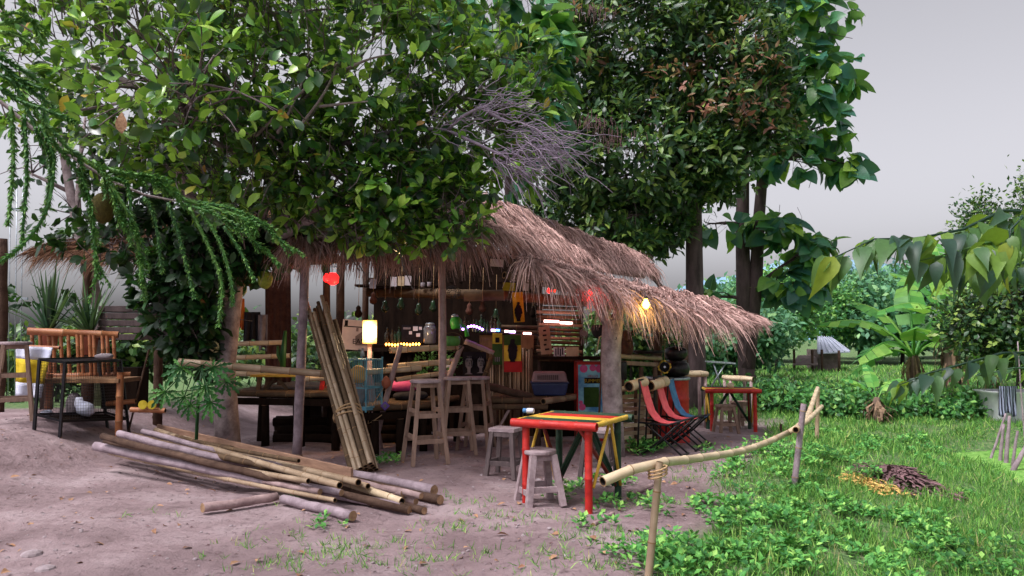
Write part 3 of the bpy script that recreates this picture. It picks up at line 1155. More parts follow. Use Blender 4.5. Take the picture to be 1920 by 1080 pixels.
for i, (px, py, L) in enumerate(((672, 585, .2), (700, 560, .18), (722, 575, .22), (752, 570, .15), (785, 580, .2), (812, 575, .22), (880, 580, .25), (905, 575, .18), (930, 590, .2), (1000, 585, .2))):
    c = P(px, py, 10.5 + .08 * i)
    t = thing('hanging_ornament', ORD[i] + ' dark ornament from the left dangling under the bar roof', 'ornament', c, 'ornaments hanging under the roof')
    obj('body', MB().lathe([(.01, -.08), (.045, -.06), (.055, -.02), (.03, .03), (.035, .06), (.01, .09)], c, 10), random.choice(['wood_dark', 'brown_fur', 'bottle_green']), t)
    obj('string', MB().tube([c + V((0, 0, .08)), c + V((.01, 0, .08 + L + .3))], .003, 4), 'rope', t)
#@@PART3
# ================================================================== TREES
# ---- broad-leaved fruit tree over the bar
jt = thing('jackfruit_tree', 'jackfruit tree with glossy rounded leaves spreading over the bar roof', 'tree', on(432, 9.3))
g = on(432, 9.3)
tm = MB()
tp = [g - V((0, 0, .1)), P(424, 760, 9.25), P(422, 690, 9.2), P(432, 600, 9.15), P(440, 540, 9.1), P(470, 470, 9.0)]
tm.tube(tp, [.16, .13, .115, .11, .105, .10], 12, wob=.05)
tm.tube([P(432, 600, 9.15), P(415, 500, 9.0), P(385, 420, 8.7), P(340, 330, 8.3), P(320, 220, 7.8)], [.09, .085, .075, .06, .045], 10, wob=.05)
obj('trunk', tm, 'bark_pale', jt)
J = []
def E(px, py, y, r, n):
    J.append((tuple(P(px, py, y)), r, n))
E(330, 110, 7.3, (1.7, 1.2, 1.2), 370)
E(620, 110, 7.6, (1.5, 1.2, 1.25), 430)
E(860, 220, 8.2, (.95, .9, .85), 250)
E(690, 320, 7.7, (1.15, .8, .72), 280)
E(460, 300, 7.6, (1.0, .9, .75), 230)
E(850, 385, 7.7, (.40, .4, .42), 75)
E(720, 400, 7.6, (.55, .4, .4), 95)
E(140, 110, 8.3, (1.4, 1.0, 1.2), 120)
E(500, -60, 7.4, (2.6, 1.4, .8), 330)
E(960, 150, 8.6, (.55, .5, .7), 110)
br = MB()
fork1, fork2 = tp[-1], P(320, 220, 7.8)
for c, r, n in J:
    f = fork1 if c[0] > -2.4 else fork2
    pts = limb(br, f, V(c), .06, .02, .12)
    for k in range(5):
        e = V(c) + V((random.uniform(-1, 1) * r[0], random.uniform(-1, 1) * r[1], random.uniform(-1, 1) * r[2])) * .7
        limb(br, pts[random.randint(2, 5)], e, .022, .006, .2, 6, 5)
# pale twigs seen from below in the middle of the crown
for a, b in (((480, 255, 7.0), (720, 60, 6.9)), ((560, 240, 6.9), (640, 80, 6.9)), ((520, 250, 6.9), (570, 10, 7.0)), ((480, 255, 7), (400, 120, 7)), ((600, 200, 6.9), (690, 190, 6.8)), ((650, 130, 6.9), (740, 100, 6.9)), ((440, 240, 7.0), (500, 90, 6.8)), ((330, 215, 7.0), (480, 255, 7.0))):
    limb(br, P(*a), P(*b), .016, .006, .1, 8, 5)
obj('branch', br, 'bark_pale', jt)
ps, ax = clusters(J, .45, .55)
tmA = leaf_tmpl('obovate', .25, .14, .06, 4)
pos, d, up, sz = rosette(ps, ax, 7, .9, (.07, .19))
keep = pos[:, 2] > 1.9
pos, d, up, sz = pos[keep], d[keep], up[keep], sz[keep]
px_, py_, zc = project(pos)
vis = (px_ > 20) & (px_ < 1080) & (py_ > 10) & (py_ < 520)
score = np.where(vis, zc - 3.0 * sz, 99)
order = np.argsort(score)
big = order[:290]
rest = order[290:]
leaf_objs(jt, 'jack', tmA, 'leaf_jack', pos[big], d[big], up[big], sz[big] * 1.05)
parts = [scatter(leaf_tmpl('obovate', .25, .14, .06, 3), pos[rest], d[rest], up[rest], sz[rest])]
npobj('crown', *merge(parts), 'leaf_jack', jt, smooth=True, stuff=True)
# shaded low foliage round the trunk
J2 = [(tuple(P(240, 440, 9.6)), (1.1, .6, .4), 80), (tuple(P(340, 560, 8.9)), (.55, .35, .6), 200), (tuple(P(400, 470, 8.7)), (.6, .35, .45), 150), (tuple(P(370, 640, 9.2)), (.35, .3, .35), 70), (tuple(P(330, 330, 9.2)), (1.1, .7, .6), 220), (tuple(P(520, 440, 8.9)), (.6, .4, .4), 90)]
p2, a2 = clusters(J2, .2, .2)
pos, d, up, sz = rosette(p2, a2, 6, 1.0, (.12, .2))
s1 = scatter(leaf_tmpl('obovate', .25, .14, .06, 3), pos, d, up, sz)
s2 = twigs_np(np.concatenate([ps, p2]), np.concatenate([ax, a2]), .32, .006)
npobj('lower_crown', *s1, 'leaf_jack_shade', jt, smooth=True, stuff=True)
npobj('twigs', *s2, 'twig', jt, stuff=True)
# jackfruits hanging from the trunk
def jackfruit(px, py, y, r, label, mat='fruit'):
    c = P(px, py, y)
    mb = MB()
    prof = [(.01, -1.3), (.45, -1.15), (.8, -.75), (.98, -.2), (1.0, .2), (.85, .7), (.5, 1.1), (.12, 1.3), (.06, 1.6), (.05, 2.2)]
    mb.lathe([(a * r, b * r) for a, b in prof], c, 16)
    tag(obj('jackfruit', mb, mat), label, 'fruit', 'jackfruits hanging in the tree')
jackfruit(497, 524, 8.7, .085, 'yellow green jackfruit hanging beside the red lantern')
jackfruit(524, 484, 8.7, .045, 'small round green jackfruit just above the bigger one')
jackfruit(193, 390, 7.6, .12, 'big dark jackfruit hanging in shade at the left', 'fruit_dark')
c = P(228, 232, 5.6)
leaf_objs(jt, 'jack_dry', tmA, 'dry_leaf', np.array([c + V((.0, 0, .09))]), np.array([[0.1, -.25, -1.0]]), np.array([[.15, -1, .1]]), [.17])
# nearer sprig of the same tree with larger leaves
E2 = [(tuple(P(290, 100, 5.4)), (.62, .35, .42), 26), (tuple(P(200, 215, 5.6)), (.5, .3, .25), 13), (tuple(P(430, 170, 5.9)), (.6, .3, .4), 22)]
p3, a3 = clusters(E2, .2, .4)
pos, d, up, sz = rosette(p3, a3, 4, .95, (.12, .165))
npobj('near_leaves', *scatter(tmA, pos, d, up, sz), 'leaf_jack', jt, smooth=True, stuff=True)
nb = MB()
for q in range(0, len(p3), 2):
    limb(nb, V(p3[q]), P(330, 215, 6.8) + V((random.uniform(-.3, .3), 0, random.uniform(-.2, .3))), .004, .012, .1, 6, 5)
obj('near_twigs', nb, 'twig', jt)['kind'] = 'stuff'

# ---- dead twiggy branch in front of the roof
dt = thing('dead_branch', 'bare grey dead branch with dense curling twigs above the thatch', 'branch', P(870, 300, 7.4))
mb = MB()
hub = [P(840, 245, 7.4), P(905, 200, 7.2), P(960, 230, 7.2), P(1005, 260, 7.2), P(960, 300, 7.2)]
for a, b in ((hub[0], hub[1]), (hub[0], hub[4]), (hub[4], hub[3]), (hub[1], hub[2])):
    limb(mb, a, b, .02, .012, .1, 6, 6)
limb(mb, P(640, 270, 7.6), hub[0], .025, .02, .1, 7, 6)
obj('limb', mb, 'twig_dead', dt)
mb = MB()
for i in range(230):
    hi = random.choice((1, 2, 3, 3, 4, 4, 0))
    h = hub[hi]
    lo_, hi_ = ((-.9, .9), (-.5, .8), (-.5, .5), (-1.15, .2), (-1.3, .4))[hi]
    ang = random.uniform(lo_, hi_)
    L = random.uniform(.15, .5) * (1.15 if hi >= 3 else .85)
    a = h + V((random.uniform(-.2, .2), random.uniform(-.2, .2), random.uniform(-.12, .12)))
    dr = V((math.cos(ang), random.uniform(-.5, .5), math.sin(ang) * .9)).normalized()
    cv = V((random.uniform(-.2, .2), random.uniform(-.3, .3), random.uniform(-.6, .5)))
    pts = [a + dr * L * t + cv * L * t * t * .6 + V((random.uniform(-1, 1), random.uniform(-1, 1), random.uniform(-1, 1))) * .022 for t in (0, .2, .4, .6, .8, 1)]
    mb.tube(pts, [.005, .0045, .004, .0035, .0025, .0015], 4, False)
    if random.random() < .6:
        k = random.randint(2, 4)
        e = pts[k] + (dr + V((random.uniform(-.6, .6), random.uniform(-.4, .4), random.uniform(-.6, .6)))) * L * .35
        mb.tube([pts[k], pts[k].lerp(e, .5) + V((0, 0, random.uniform(-.03, .03))), e], [.004, .003, .002], 4, False)
o = obj('twigs', mb, 'twig_dead', dt)
o['kind'] = 'stuff'

# ---- generic tree builder
def tree(name, label, base, trunk, r0, ells, tmpl, mat, per, size, bark='bark', inner=.45, upb=.3, spread=.95, group=None, nleaf=0, droop=0, forks=None, jit=.03, twl=.4, red=None):
    t = thing(name, label, 'tree', base, group)
    mb = MB()
    n = len(trunk)
    tops = [V(p) for p in trunk]
    mb.tube(tops, [r0 * (1 - .5 * i / (n - 1)) for i in range(n)], 14, wob=.06)
    for f in (forks or []):
        mb.tube([V(p) for p in f], [r0 * .8 * (1 - .55 * i / (len(f) - 1)) for i in range(len(f))], 12, wob=.06)
        tops += [V(p) for p in f[1:]]
    obj('trunk', mb, bark, t)
    for c, r, k in ells:
        mb = MB()
        near = min(tops[1:], key=lambda q: (q - V(c)).length + max(0, q.z - c[2]) * .5)
        pts = limb(mb, near, V(c), r0 * .28, r0 * .07, .1, 6, 6)
        for _ in range(4):
            e = V(c) + V((random.uniform(-1, 1) * r[0], random.uniform(-1, 1) * r[1], random.uniform(-1, 1) * r[2])) * .75
            limb(mb, pts[random.randint(2, 4)], e, r0 * .09, r0 * .03, .15, 5, 5)
        obj('branch', mb, bark, t)
    ps, ax = clusters(ells, inner, upb)
    pos, d, up, sz = rosette(ps, ax, per, spread, size, jit)
    if droop:
        d = d + np.array([0, 0, -droop])
        d /= np.linalg.norm(d, axis=1, keepdims=True)
    idx = np.arange(len(pos))
    if nleaf:
        px_, py_, zc = project(pos)
        vis = (px_ > -20) & (px_ < 1940) & (py_ > -10) & (py_ < 700)
        order = np.argsort(np.where(vis, zc - 2 * sz, 999))
        b = order[:nleaf]
        idx = order[nleaf:]
        leaf_objs(t, name, tmpl, mat, pos[b], d[b], up[b], sz[b])
    npobj('crown', *scatter(tmpl, pos[idx], d[idx], up[idx], sz[idx]), mat, t, smooth=True, stuff=True)
    npobj('twigs', *twigs_np(ps, ax, twl, max(.005, r0 * .025)), 'twig' if bark != 'bark_dark' else 'bark_dark', t, stuff=True)
    if red:
        p2, a2 = clusters(red, .7, .3)
        pos, d, up, sz = rosette(p2, a2, 6, .9, (size[0] * .8, size[1] * .85), jit)
        npobj('young_leaves', *scatter(tmpl, pos, d, up, sz), 'leaf_red', t, smooth=True, stuff=True)
    return t

def EL(*a):
    return [(tuple(P(px, py, y)), r, n) for px, py, y, r, n in a]

# dense small-leaved tree behind the hut (its straight trunk stands right of the awning)
b1 = on(1306, 16.5)
tree('shade_tree', 'tall straight trunk with dense small dark leaves behind the bar', b1,
     [b1 - V((0, 0, .1)), P(1306, 720, 16.5), P(1303, 600, 16.5), P(1301, 400, 16.5), P(1303, 200, 16.4), P(1310, -20, 16.3)], .24,
     EL((1180, 60, 15.6, (2.1, 1.6, 1.9), 800), (1340, 130, 15.2, (1.5, 1.4, 1.6), 420), (1190, 290, 15.4, (1.9, 1.5, 1.35), 600), (1330, 300, 15.3, (.9, 1.0, .85), 360),
        (1060, 180, 16.2, (1.6, 1.5, 1.8), 600), (1230, 420, 16.4, (.75, .8, .7), 200), (1090, 400, 16.6, (1.4, 1.2, .9), 420), (1420, 180, 15.4, (.8, .8, .9), 130), (1290, -60, 15.6, (2.4, 1.5, 1), 500), (1180, 455, 15.2, (.55, .5, .3), 60), (1130, 430, 15, (.4, .4, .3), 40), (1460, 250, 15.2, (.6, .5, .35), 50), (1400, 60, 15, (.9, .8, .7), 60)),
     leaf_tmpl('lance', .2, .15, .05, 2), 'leaf_small', 8, (.13, .26), inner=.4, jit=.08,
     red=EL((1380, 150, 14.6, (.9, .9, .9), 44), (1300, 190, 14.4, (1.1, .8, .8), 32), (1440, 230, 14.8, (.6, .6, .6), 12), (1130, 60, 14.6, (.8, .6, .6), 8)))
# brown seed clusters hanging in it
mb = MB()
for cx, cy in ((1100, 225), (1140, 245), (1165, 260), (1115, 20)):
    c = P(cx, cy, 13.9)
    for i in range(60):
        p = c + V((random.gauss(0, .2), random.gauss(0, .12), random.gauss(0, .09)))
        mb.tube([p, p + V((random.uniform(-.02, .02), 0, -random.uniform(.08, .16)))], [.007, .004], 4, False)
t_sh = [o for o in col.objects if o.name == 'shade_tree'][0]
o = obj('seed_pods', mb, 'litter_heap', t_sh)
o['kind'] = 'stuff'

tk = leaf_tmpl('heart', .40, .22, .09, 4)
b2 = on(1405, 18.5)
tree('teak_tree', 'tall teak with twin trunks and large drooping leaves against the sky', b2,
     [b2 - V((0, 0, .1)), P(1400, 700, 18.5), P(1394, 560, 18.5), P(1392, 420, 18.5), P(1395, 250, 18.5), P(1400, 60, 18.5)], .22,
     EL((1500, 40, 17.8, (1.2, 1.1, 1.3), 64), (1525, 150, 17.6, (1.0, 1, .9), 52), (1545, 235, 17.6, (.75, .7, .6), 26), (1480, 300, 17.8, (.9, .9, .4), 26), (1590, 310, 17.6, (.4, .4, .25), 10),
        (1450, 430, 17.8, (.8, .7, .32), 24), (1520, 465, 17.8, (.45, .5, .3), 12), (1335, 420, 18, (.8, .8, .4), 12), (1490, 530, 18, (.75, .6, .4), 30), (1440, -60, 18, (1.8, 1.4, 1.0), 60), (1430, 180, 18.2, (.8, .9, 1.2), 30), (1330, 560, 18.6, (.35, .3, .25), 8)),
     tk, 'leaf_teak', 4, (.30, .52), inner=.3, upb=.1, spread=1.2, nleaf=260, droop=.55, twl=.5,
     forks=[[P(1402, 690, 18.45), P(1417, 540, 18.4), P(1422, 420, 18.4), P(1432, 300, 18.3), P(1440, 150, 18.2), P(1450, -20, 18)]])
b3 = on(965, 12.6)
tree('teak_tree', 'nearer teak with broad blue-green leaves rising behind the thatch ridge', b3,
     [b3 - V((0, 0, .1)), P(962, 500, 12.6), P(955, 330, 12.5), P(950, 150, 12.3), P(940, -60, 12)], .11,
     EL((900, 20, 11.6, (1.1, .8, .75), 60), (1010, 110, 11.4, (.55, .5, .7), 34), (1010, 230, 11.4, (.4, .4, .6), 22), (980, 310, 11.6, (.3, .3, .4), 12), (780, -20, 11.6, (1.0, .7, .6), 40), (1040, 190, 11.2, (.22, .25, .25), 6)),
     tk, 'leaf_teak', 4, (.24, .40), inner=.2, upb=.1, spread=1.1, nleaf=120, droop=.5, twl=.4)

# ---- conifer branch hanging in from the left (its trunk stands just outside the view)
ct = thing('conifer_tree', 'drooping green conifer branch reaching in from the left edge', 'tree', (-3.4, 3.3, T(-3.4, 3.3)))
mb = MB()
mb.tube([V((-3.4, 3.3, -.1)), V((-3.38, 3.3, 1.6)), V((-3.4, 3.3, 3.4)), V((-3.4, 3.3, 5.6))], [.13, .12, .1, .06], 12, wob=.05)
obj('trunk', mb, 'bark', ct)
stem = [V((-3.38, 3.3, 2.75)), P(-120, 150, 3.4), P(0, 190, 3.5), P(60, 240, 3.55), P(120, 285, 3.6), P(200, 335, 3.7), P(270, 365, 3.75), P(345, 380, 3.8)]
stem2 = [V((-3.38, 3.3, 2.95)), P(-150, 60, 3.3), P(0, 20, 3.3), P(60, 60, 3.3)]
stem3 = [V((-3.38, 3.3, 2.6)), P(-120, 430, 3.0), P(0, 480, 3.1), P(60, 430, 3.2), P(95, 330, 3.3), P(100, 230, 3.4)]
for s_, r_ in ((stem, .011), (stem2, .01)):
    mb = MB()
    mb.tube(s_, [r_ * (1 - .6 * i / (len(s_) - 1)) for i in range(len(s_))], 7)
    obj('stem', mb, 'bark_pale', ct)
def branchlet(pts, w_=.012, dens=700):
    pts = [V(p) for p in pts]
    # smooth
    fine = []
    for i in range(len(pts) - 1):
        p0, p1, p2, p3 = pts[max(i - 1, 0)], pts[i], pts[i + 1], pts[min(i + 2, len(pts) - 1)]
        for k in range(6):
            t = k / 6
            fine.append(.5 * ((2 * p1) + (p2 - p0) * t + (2 * p0 - 5 * p1 + 4 * p2 - p3) * t * t + (3 * p1 - p0 - 3 * p2 + p3) * t ** 3))
    fine.append(pts[-1])
    L = sum((fine[i + 1] - fine[i]).length for i in range(len(fine) - 1))
    n = int(L * dens)
    A = np.array([tuple(p) for p in fine])
    t = rng.uniform(0, len(A) - 1.001, n)
    i = t.astype(int)
    f = (t - i)[:, None]
    pos = A[i] * (1 - f) + A[i + 1] * f
    dr = A[i + 1] - A[i]
    dr /= np.linalg.norm(dr, axis=1, keepdims=True)
    o_ = rnd_dirs(n)
    o_ -= dr * np.sum(o_ * dr, 1, keepdims=True)
    o_ /= np.linalg.norm(o_, axis=1, keepdims=True)
    d = dr * 1.0 + o_ * .75
    sv = scatter(leaf_tmpl('lance', .16, -.1, .03, 1), pos, d, o_, rng.uniform(.8, 1.5, n) * w_ * 1.25)
    return sv, fine
BL = [
    [(10, 130, 3.4), (40, 180, 3.4), (75, 260, 3.4), (95, 300, 3.4), (85, 400, 3.45)],
    [(20, 200, 3.3), (25, 300, 3.3), (15, 420, 3.3)], [(45, 215, 3.4), (50, 330, 3.4), (40, 460, 3.4)],
    [(75, 235, 3.4), (100, 300, 3.4), (85, 400, 3.4), (30, 470, 3.35), (-20, 500, 3.3)],
    [(90, 255, 3.5), (150, 330, 3.5), (172, 400, 3.5), (180, 520, 3.5)],
    [(120, 280, 3.5), (190, 320, 3.5), (215, 380, 3.5), (235, 430, 3.5)], [(175, 300, 3.5), (235, 390, 3.5), (255, 440, 3.55), (266, 530, 3.55)],
    [(200, 335, 3.6), (240, 350, 3.6), (246, 460, 3.6)], [(270, 370, 3.7), (290, 410, 3.7), (304, 510, 3.7)],
    [(315, 380, 3.7), (335, 440, 3.7), (350, 500, 3.7), (364, 555, 3.7)], [(355, 390, 3.75), (390, 460, 3.7), (415, 530, 3.7), (410, 610, 3.7)],
    [(375, 395, 3.75), (410, 450, 3.75), (432, 520, 3.75), (436, 570, 3.75)], [(420, 425, 3.8), (450, 470, 3.8), (476, 525, 3.8)],
    [(340, 382, 3.8), (400, 400, 3.8), (450, 430, 3.85), (490, 465, 3.85)], [(350, 378, 3.8), (430, 390, 3.85), (490, 420, 3.9), (550, 472, 3.9)],
    [(180, 310, 3.6), (240, 325, 3.6), (300, 335, 3.6), (345, 385, 3.7)], [(210, 320, 3.6), (270, 335, 3.6), (320, 355, 3.6)], [(300, 350, 3.6), (350, 375, 3.7), (460, 410, 3.8), (480, 440, 3.8)],
    [(0, 120, 3.2), (40, 150, 3.2), (90, 170, 3.2)], [(0, 140, 3.2), (50, 165, 3.2), (100, 200, 3.25)], [(0, 30, 3.2), (40, 25, 3.2), (85, 60, 3.2)], [(0, 60, 3.2), (40, 70, 3.2), (70, 100, 3.2)], [(-10, 100, 3.2), (30, 125, 3.2), (75, 160, 3.3), (85, 240, 3.3)],
    [(0, 165, 3.2), (40, 190, 3.2), (110, 215, 3.2), (140, 230, 3.2)], [(0, 45, 3.2), (30, 40, 3.2), (60, 40, 3.2), (80, 80, 3.2)], [(60, 200, 3.4), (120, 270, 3.45), (150, 300, 3.5), (155, 370, 3.5)],
]
for pl in BL:
    wv = .017 if pl[0][0] > 260 else .020
    sv, fine = branchlet([P(*q) for q in pl], wv)
    b = npobj('branchlet', *sv, 'leaf_conifer', ct, smooth=False)
    mb = MB()
    mb.tube(fine, [.009 * (1 - .4 * i / len(fine)) for i in range(len(fine))], 5)
    obj('branchlet_core', mb, 'leaf_conifer', b)
# side sprays that make the branchlet tips feathery
sp_ = []
for pl in BL[13:18] + BL[4:7]:
    pts = [P(*q) for q in pl]
    for k in range(9):
        i = random.randint(1, len(pts) - 2)
        a = pts[i].lerp(pts[i + 1], random.random())
        e = a + (pts[i + 1] - pts[i]).normalized() * random.uniform(.04, .09) + V((random.uniform(-.03, .05), random.uniform(-.03, .03), random.uniform(-.05, -.005)))
        sp_.append(branchlet([a, a.lerp(e, .5) + V((0, 0, .008)), e], .015)[0])
npobj('side_sprays', *merge(sp_), 'leaf_conifer', ct, stuff=True)

# ---- slim bare tree on the left
st = thing('slim_tree', 'slim leaning pale trunk with bare branches behind the conifer branch', 'tree', on(172, 12.2))
mb = MB()
mb.tube([on(178, 12.2) - V((0, 0, .1)), P(185, 600, 12.2), P(170, 520, 12.2), P(148, 430, 12.2), P(132, 360, 12.2), P(118, 280, 12.1), P(100, 200, 12)], [.12, .11, .1, .085, .07, .06, .04], 10, wob=.05)
mb.tube([P(148, 430, 12.2), P(146, 370, 12.2), P(150, 300, 12.2), P(160, 220, 12.2)], [.05, .045, .035, .02], 8)
mb.tube([P(130, 360, 12.2), P(90, 340, 12.1), P(50, 322, 12)], [.035, .03, .015], 7)
obj('trunk', mb, 'bark_pale', st)
mb = MB()
for i in range(30):
    a = random.choice([P(118, 280, 12.1), P(150, 300, 12.2), P(60, 325, 12), P(100, 200, 12), P(140, 400, 12.2)])
    limb(mb, a, a + V((random.uniform(-.9, .7), random.uniform(-.3, .3), random.uniform(-.3, .8))), .014, .003, .2, 6, 4)
obj('branch', mb, 'twig', st)
ps, ax = clusters(EL((110, 420, 12, (.55, .4, .35), 16), (60, 560, 12.4, (.8, .4, .25), 14), (60, 260, 12.4, (.9, .5, 1.0), 40)), .2, .2)
pos, d, up, sz = rosette(ps, ax, 5, 1, (.12, .2))
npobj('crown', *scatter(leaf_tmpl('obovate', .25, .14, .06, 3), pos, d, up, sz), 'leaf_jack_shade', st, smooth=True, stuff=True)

# ---- tree at the right whose leafy shoots hang into view (trunk outside the frame)
rt = thing('pointed_leaf_tree', 'overhanging shoots of long pointed leaves from the right edge', 'tree', (5.1, 5.4, T(5.1, 5.4)))
mb = MB()
mb.tube([V((5.1, 5.4, -.6)), V((5.08, 5.4, .6)), V((5.1, 5.4, 1.6)), V((5.15, 5.4, 3.0))], [.11, .1, .09, .05], 12, wob=.05)
obj('trunk', mb, 'bark', rt)
PLT = [leaf_tmpl('pointed', .25, .16, .07, 6), leaf_tmpl('pointed', .21, .42, .09, 6), leaf_tmpl('pointed', .23, .30, .03, 6)]
def shoot(pts, n, size, up_bias=0):
    n = int(n * 1.35)
    pts = [V(p) for p in pts]
    mb = MB()
    mb.tube(pts, [.014 * (1 - .75 * i / (len(pts) - 1)) for i in range(len(pts))], 6)
    obj('shoot', mb, 'leaf_pointed', rt)
    A = np.array([tuple(p) for p in pts])
    pos, d, up, sz = [], [], [], []
    for k in range(n):
        t = (k + .5) / n * (len(pts) - 1) * .999
        i = int(t)
        p = A[i] * (1 - (t - i)) + A[i + 1] * (t - i)
        dr = A[min(i + 1, len(A) - 1)] - A[i]
        dr /= np.linalg.norm(dr)
        sd = 1 if k % 2 else -1
        side = np.cross(dr, [0, 0, 1.0])
        q = dr * random.uniform(-.1, .9) + side * sd * random.uniform(.1, .9) + np.array([0, random.uniform(-.5, .4), -random.uniform(.15, 1.15) + up_bias])
        pos.append(p)
        d.append(q / np.linalg.norm(q))
        up.append(np.array([-.1, -.25, .9]) + side * sd * .6 + rng.normal(size=3) * .4)
        sz.append(size * random.uniform(.55, 1.15))
    pos, d, up, sz = np.array(pos), np.array(d), np.array(up), np.array(sz)
    pos = pos + d * .02 + rng.normal(size=pos.shape) * .012
    pick = rng.integers(0, 3, len(pos))
    for q_ in range(3):
        k_ = pick == q_
        leaf_objs(rt, 'pointed%d' % q_, PLT[q_], 'leaf_pointed', pos[k_], d[k_], up[k_], sz[k_])
hub_ = V((5.1, 5.4, 1.9))
shoot([hub_, P(1990, 400, 5.0), P(1880, 395, 4.7), P(1806, 430, 4.6), P(1720, 447, 4.5), P(1640, 448, 4.45), P(1566, 482, 4.4)], 46, .255)
shoot([hub_, P(2000, 430, 4.9), P(1915, 450, 4.6), P(1850, 455, 4.5), P(1800, 470, 4.5), P(1720, 490, 4.5)], 34, .24)
shoot([hub_, P(1990, 480, 5.2), P(1915, 495, 5.0), P(1850, 500, 4.9), P(1780, 500, 4.8)], 26, .23)
shoot([hub_, P(1990, 360, 4.8), P(1930, 395, 4.5), P(1895, 430, 4.4), P(1890, 470, 4.4)], 14, .24, .2)
shoot([V((5.1, 5.4, 1.0)), P(1990, 660, 5.2), P(1880, 662, 5.2), P(1800, 684, 5.2), P(1740, 700, 5.2), P(1685, 722, 5.2)], 40, .19)
shoot([V((5.1, 5.4, 1.0)), P(1990, 690, 5.4), P(1900, 690, 5.5), P(1830, 705, 5.5)], 16, .14)

# ---- banana plants
def banana_leaf(mb, base, tip, lift, w_, n=10):
    """long leaf with midrib and torn blade"""
    base, tip = V(base), V(tip)
    pts = [base.lerp(tip, i / (n - 1)) + V((0, 0, lift * math.sin(math.pi * (i / (n - 1)) ** .8))) for i in range(n)]
    side = (tip - base).cross(V((0, 0, 1))).normalized()
    vv, ff = [], []
    for sgn in (-1, 1):
        o = len(vv)
        for i in range(n - 1):
            t0, t1 = i / (n - 1), (i + 1) / (n - 1)
            if t0 < .18:
                continue
            wa = w_ * math.sin(math.pi * min(1, (t0 - .1) ** .6)) ** .7 + .01
            wb = w_ * math.sin(math.pi * min(1, max(.001, (t1 - .1)) ** .6)) ** .7 + .01
            gap = .92 if random.random() < .6 else 1.0
            a, b = pts[i], pts[i].lerp(pts[i + 1], gap)
            sag = random.uniform(.2, .6)
            q = len(vv)
            vv += [a, b, b + side * sgn * wb + V((0, 0, -wb * sag)) + (pts[i + 1] - pts[i]) * .5, a + side * sgn * wa + V((0, 0, -wa * sag)) + (pts[i + 1] - pts[i]) * .5]
            ff.append((q, q + 1, q + 2, q + 3))
    mb.add(vv, ff, 0, True)
    mb.tube(pts, [.03 * w_ / .25 * (1 - .8 * i / (n - 1)) for i in range(n)], 5, False)
    return mb
def banana(label, px, py, y, h, leaves, lean=0, skirt=26):
    g = on(px, y)
    t = thing('banana_plant', label, 'banana plant', g, 'banana plants by the meadow')
    top = g + V((lean, 0, h))
    mb = MB()
    mb.tube([g - V((0, 0, .05)), g.lerp(top, .3) + V((.03, 0, 0)), g.lerp(top, .7), top], [k_ * min(1, .25 + h * .6) for k_ in (.2, .18, .15, .09)], 10, wob=.12)
    obj('stem', mb, 'banana_stem', t)
    for ang, el, L, w_ in leaves:
        d = V((math.cos(ang), math.sin(ang), 0))
        L, w_ = L * 1.3, w_ * 1.25
        obj('leaf', banana_leaf(MB(), top - V((0, 0, .1)), top + d * L * math.cos(el) + V((0, 0, L * math.sin(el))), L * .22, w_), 'leaf_banana', t)
    mb = MB()
    for i in range(skirt):
        a = random.uniform(0, 6.28)
        zz = random.uniform(.35, 1) * h
        p = g.lerp(top, zz / h) + V((math.cos(a), math.sin(a), 0)) * .14 * min(1, .2 + h * .6)
        e = p + V((math.cos(a) * random.uniform(.05, .3), math.sin(a) * random.uniform(.05, .3), -random.uniform(.3, .7) * min(1, h)))
        sd = V((-math.sin(a), math.cos(a), 0)) * random.uniform(.01, .035)
        m = p.lerp(e, .5) + V((math.cos(a), math.sin(a), 0)) * .08
        mb.add([p - sd * .4, p + sd * .4, m + sd, m - sd, e + sd * .5, e - sd * .5], [(0, 1, 2, 3), (3, 2, 4, 5)])
    o = obj('dry_leaves', mb, 'dry_banana', t)
    o['kind'] = 'stuff'
    return t
banana('banana plant with broad fresh leaves and one fallen leaf at its left', 1712, 712, 16.5, 1.15,
       [(2.9, .35, 1.5, .26), (3.6, -.05, 1.3, .25), (2.3, .75, 1.3, .24), (1.2, 1.05, 1.5, .24), (.5, .55, 1.3, .24), (5.2, .35, 1.2, .22), (4.3, .4, 1.1, .22), (3.2, -.35, 1.3, .2), (0.1, .1, 1.0, .2)])
banana('taller banana plant with a ragged dark brown stem', 1780, 712, 16.0, 1.75,
       [(1.6, 1.3, 1.4, .26), (3.3, .15, 1.3, .2), (.3, .3, 1.2, .22), (2.5, .8, 1.2, .22), (5.6, -.4, 1.1, .2), (0.9, .9, 1.3, .22)], .05, 60)
banana('small banana plant half hidden by the lower leafy shoot', 1850, 715, 17.0, .8,
       [(2.6, .5, 1.2, .2), (.6, .6, 1.1, .2), (4.1, .3, 1.0, .2), (1.6, 1.1, 1.1, .2)], 0, 30)
t = banana('low drooping banana sucker with brown dead leaves left of the others', 1640, 730, 13.5, .45, [(3.0, .5, .5, .09), (.4, .5, .5, .09), (1.6, 1.0, .5, .09)], 0, 46)

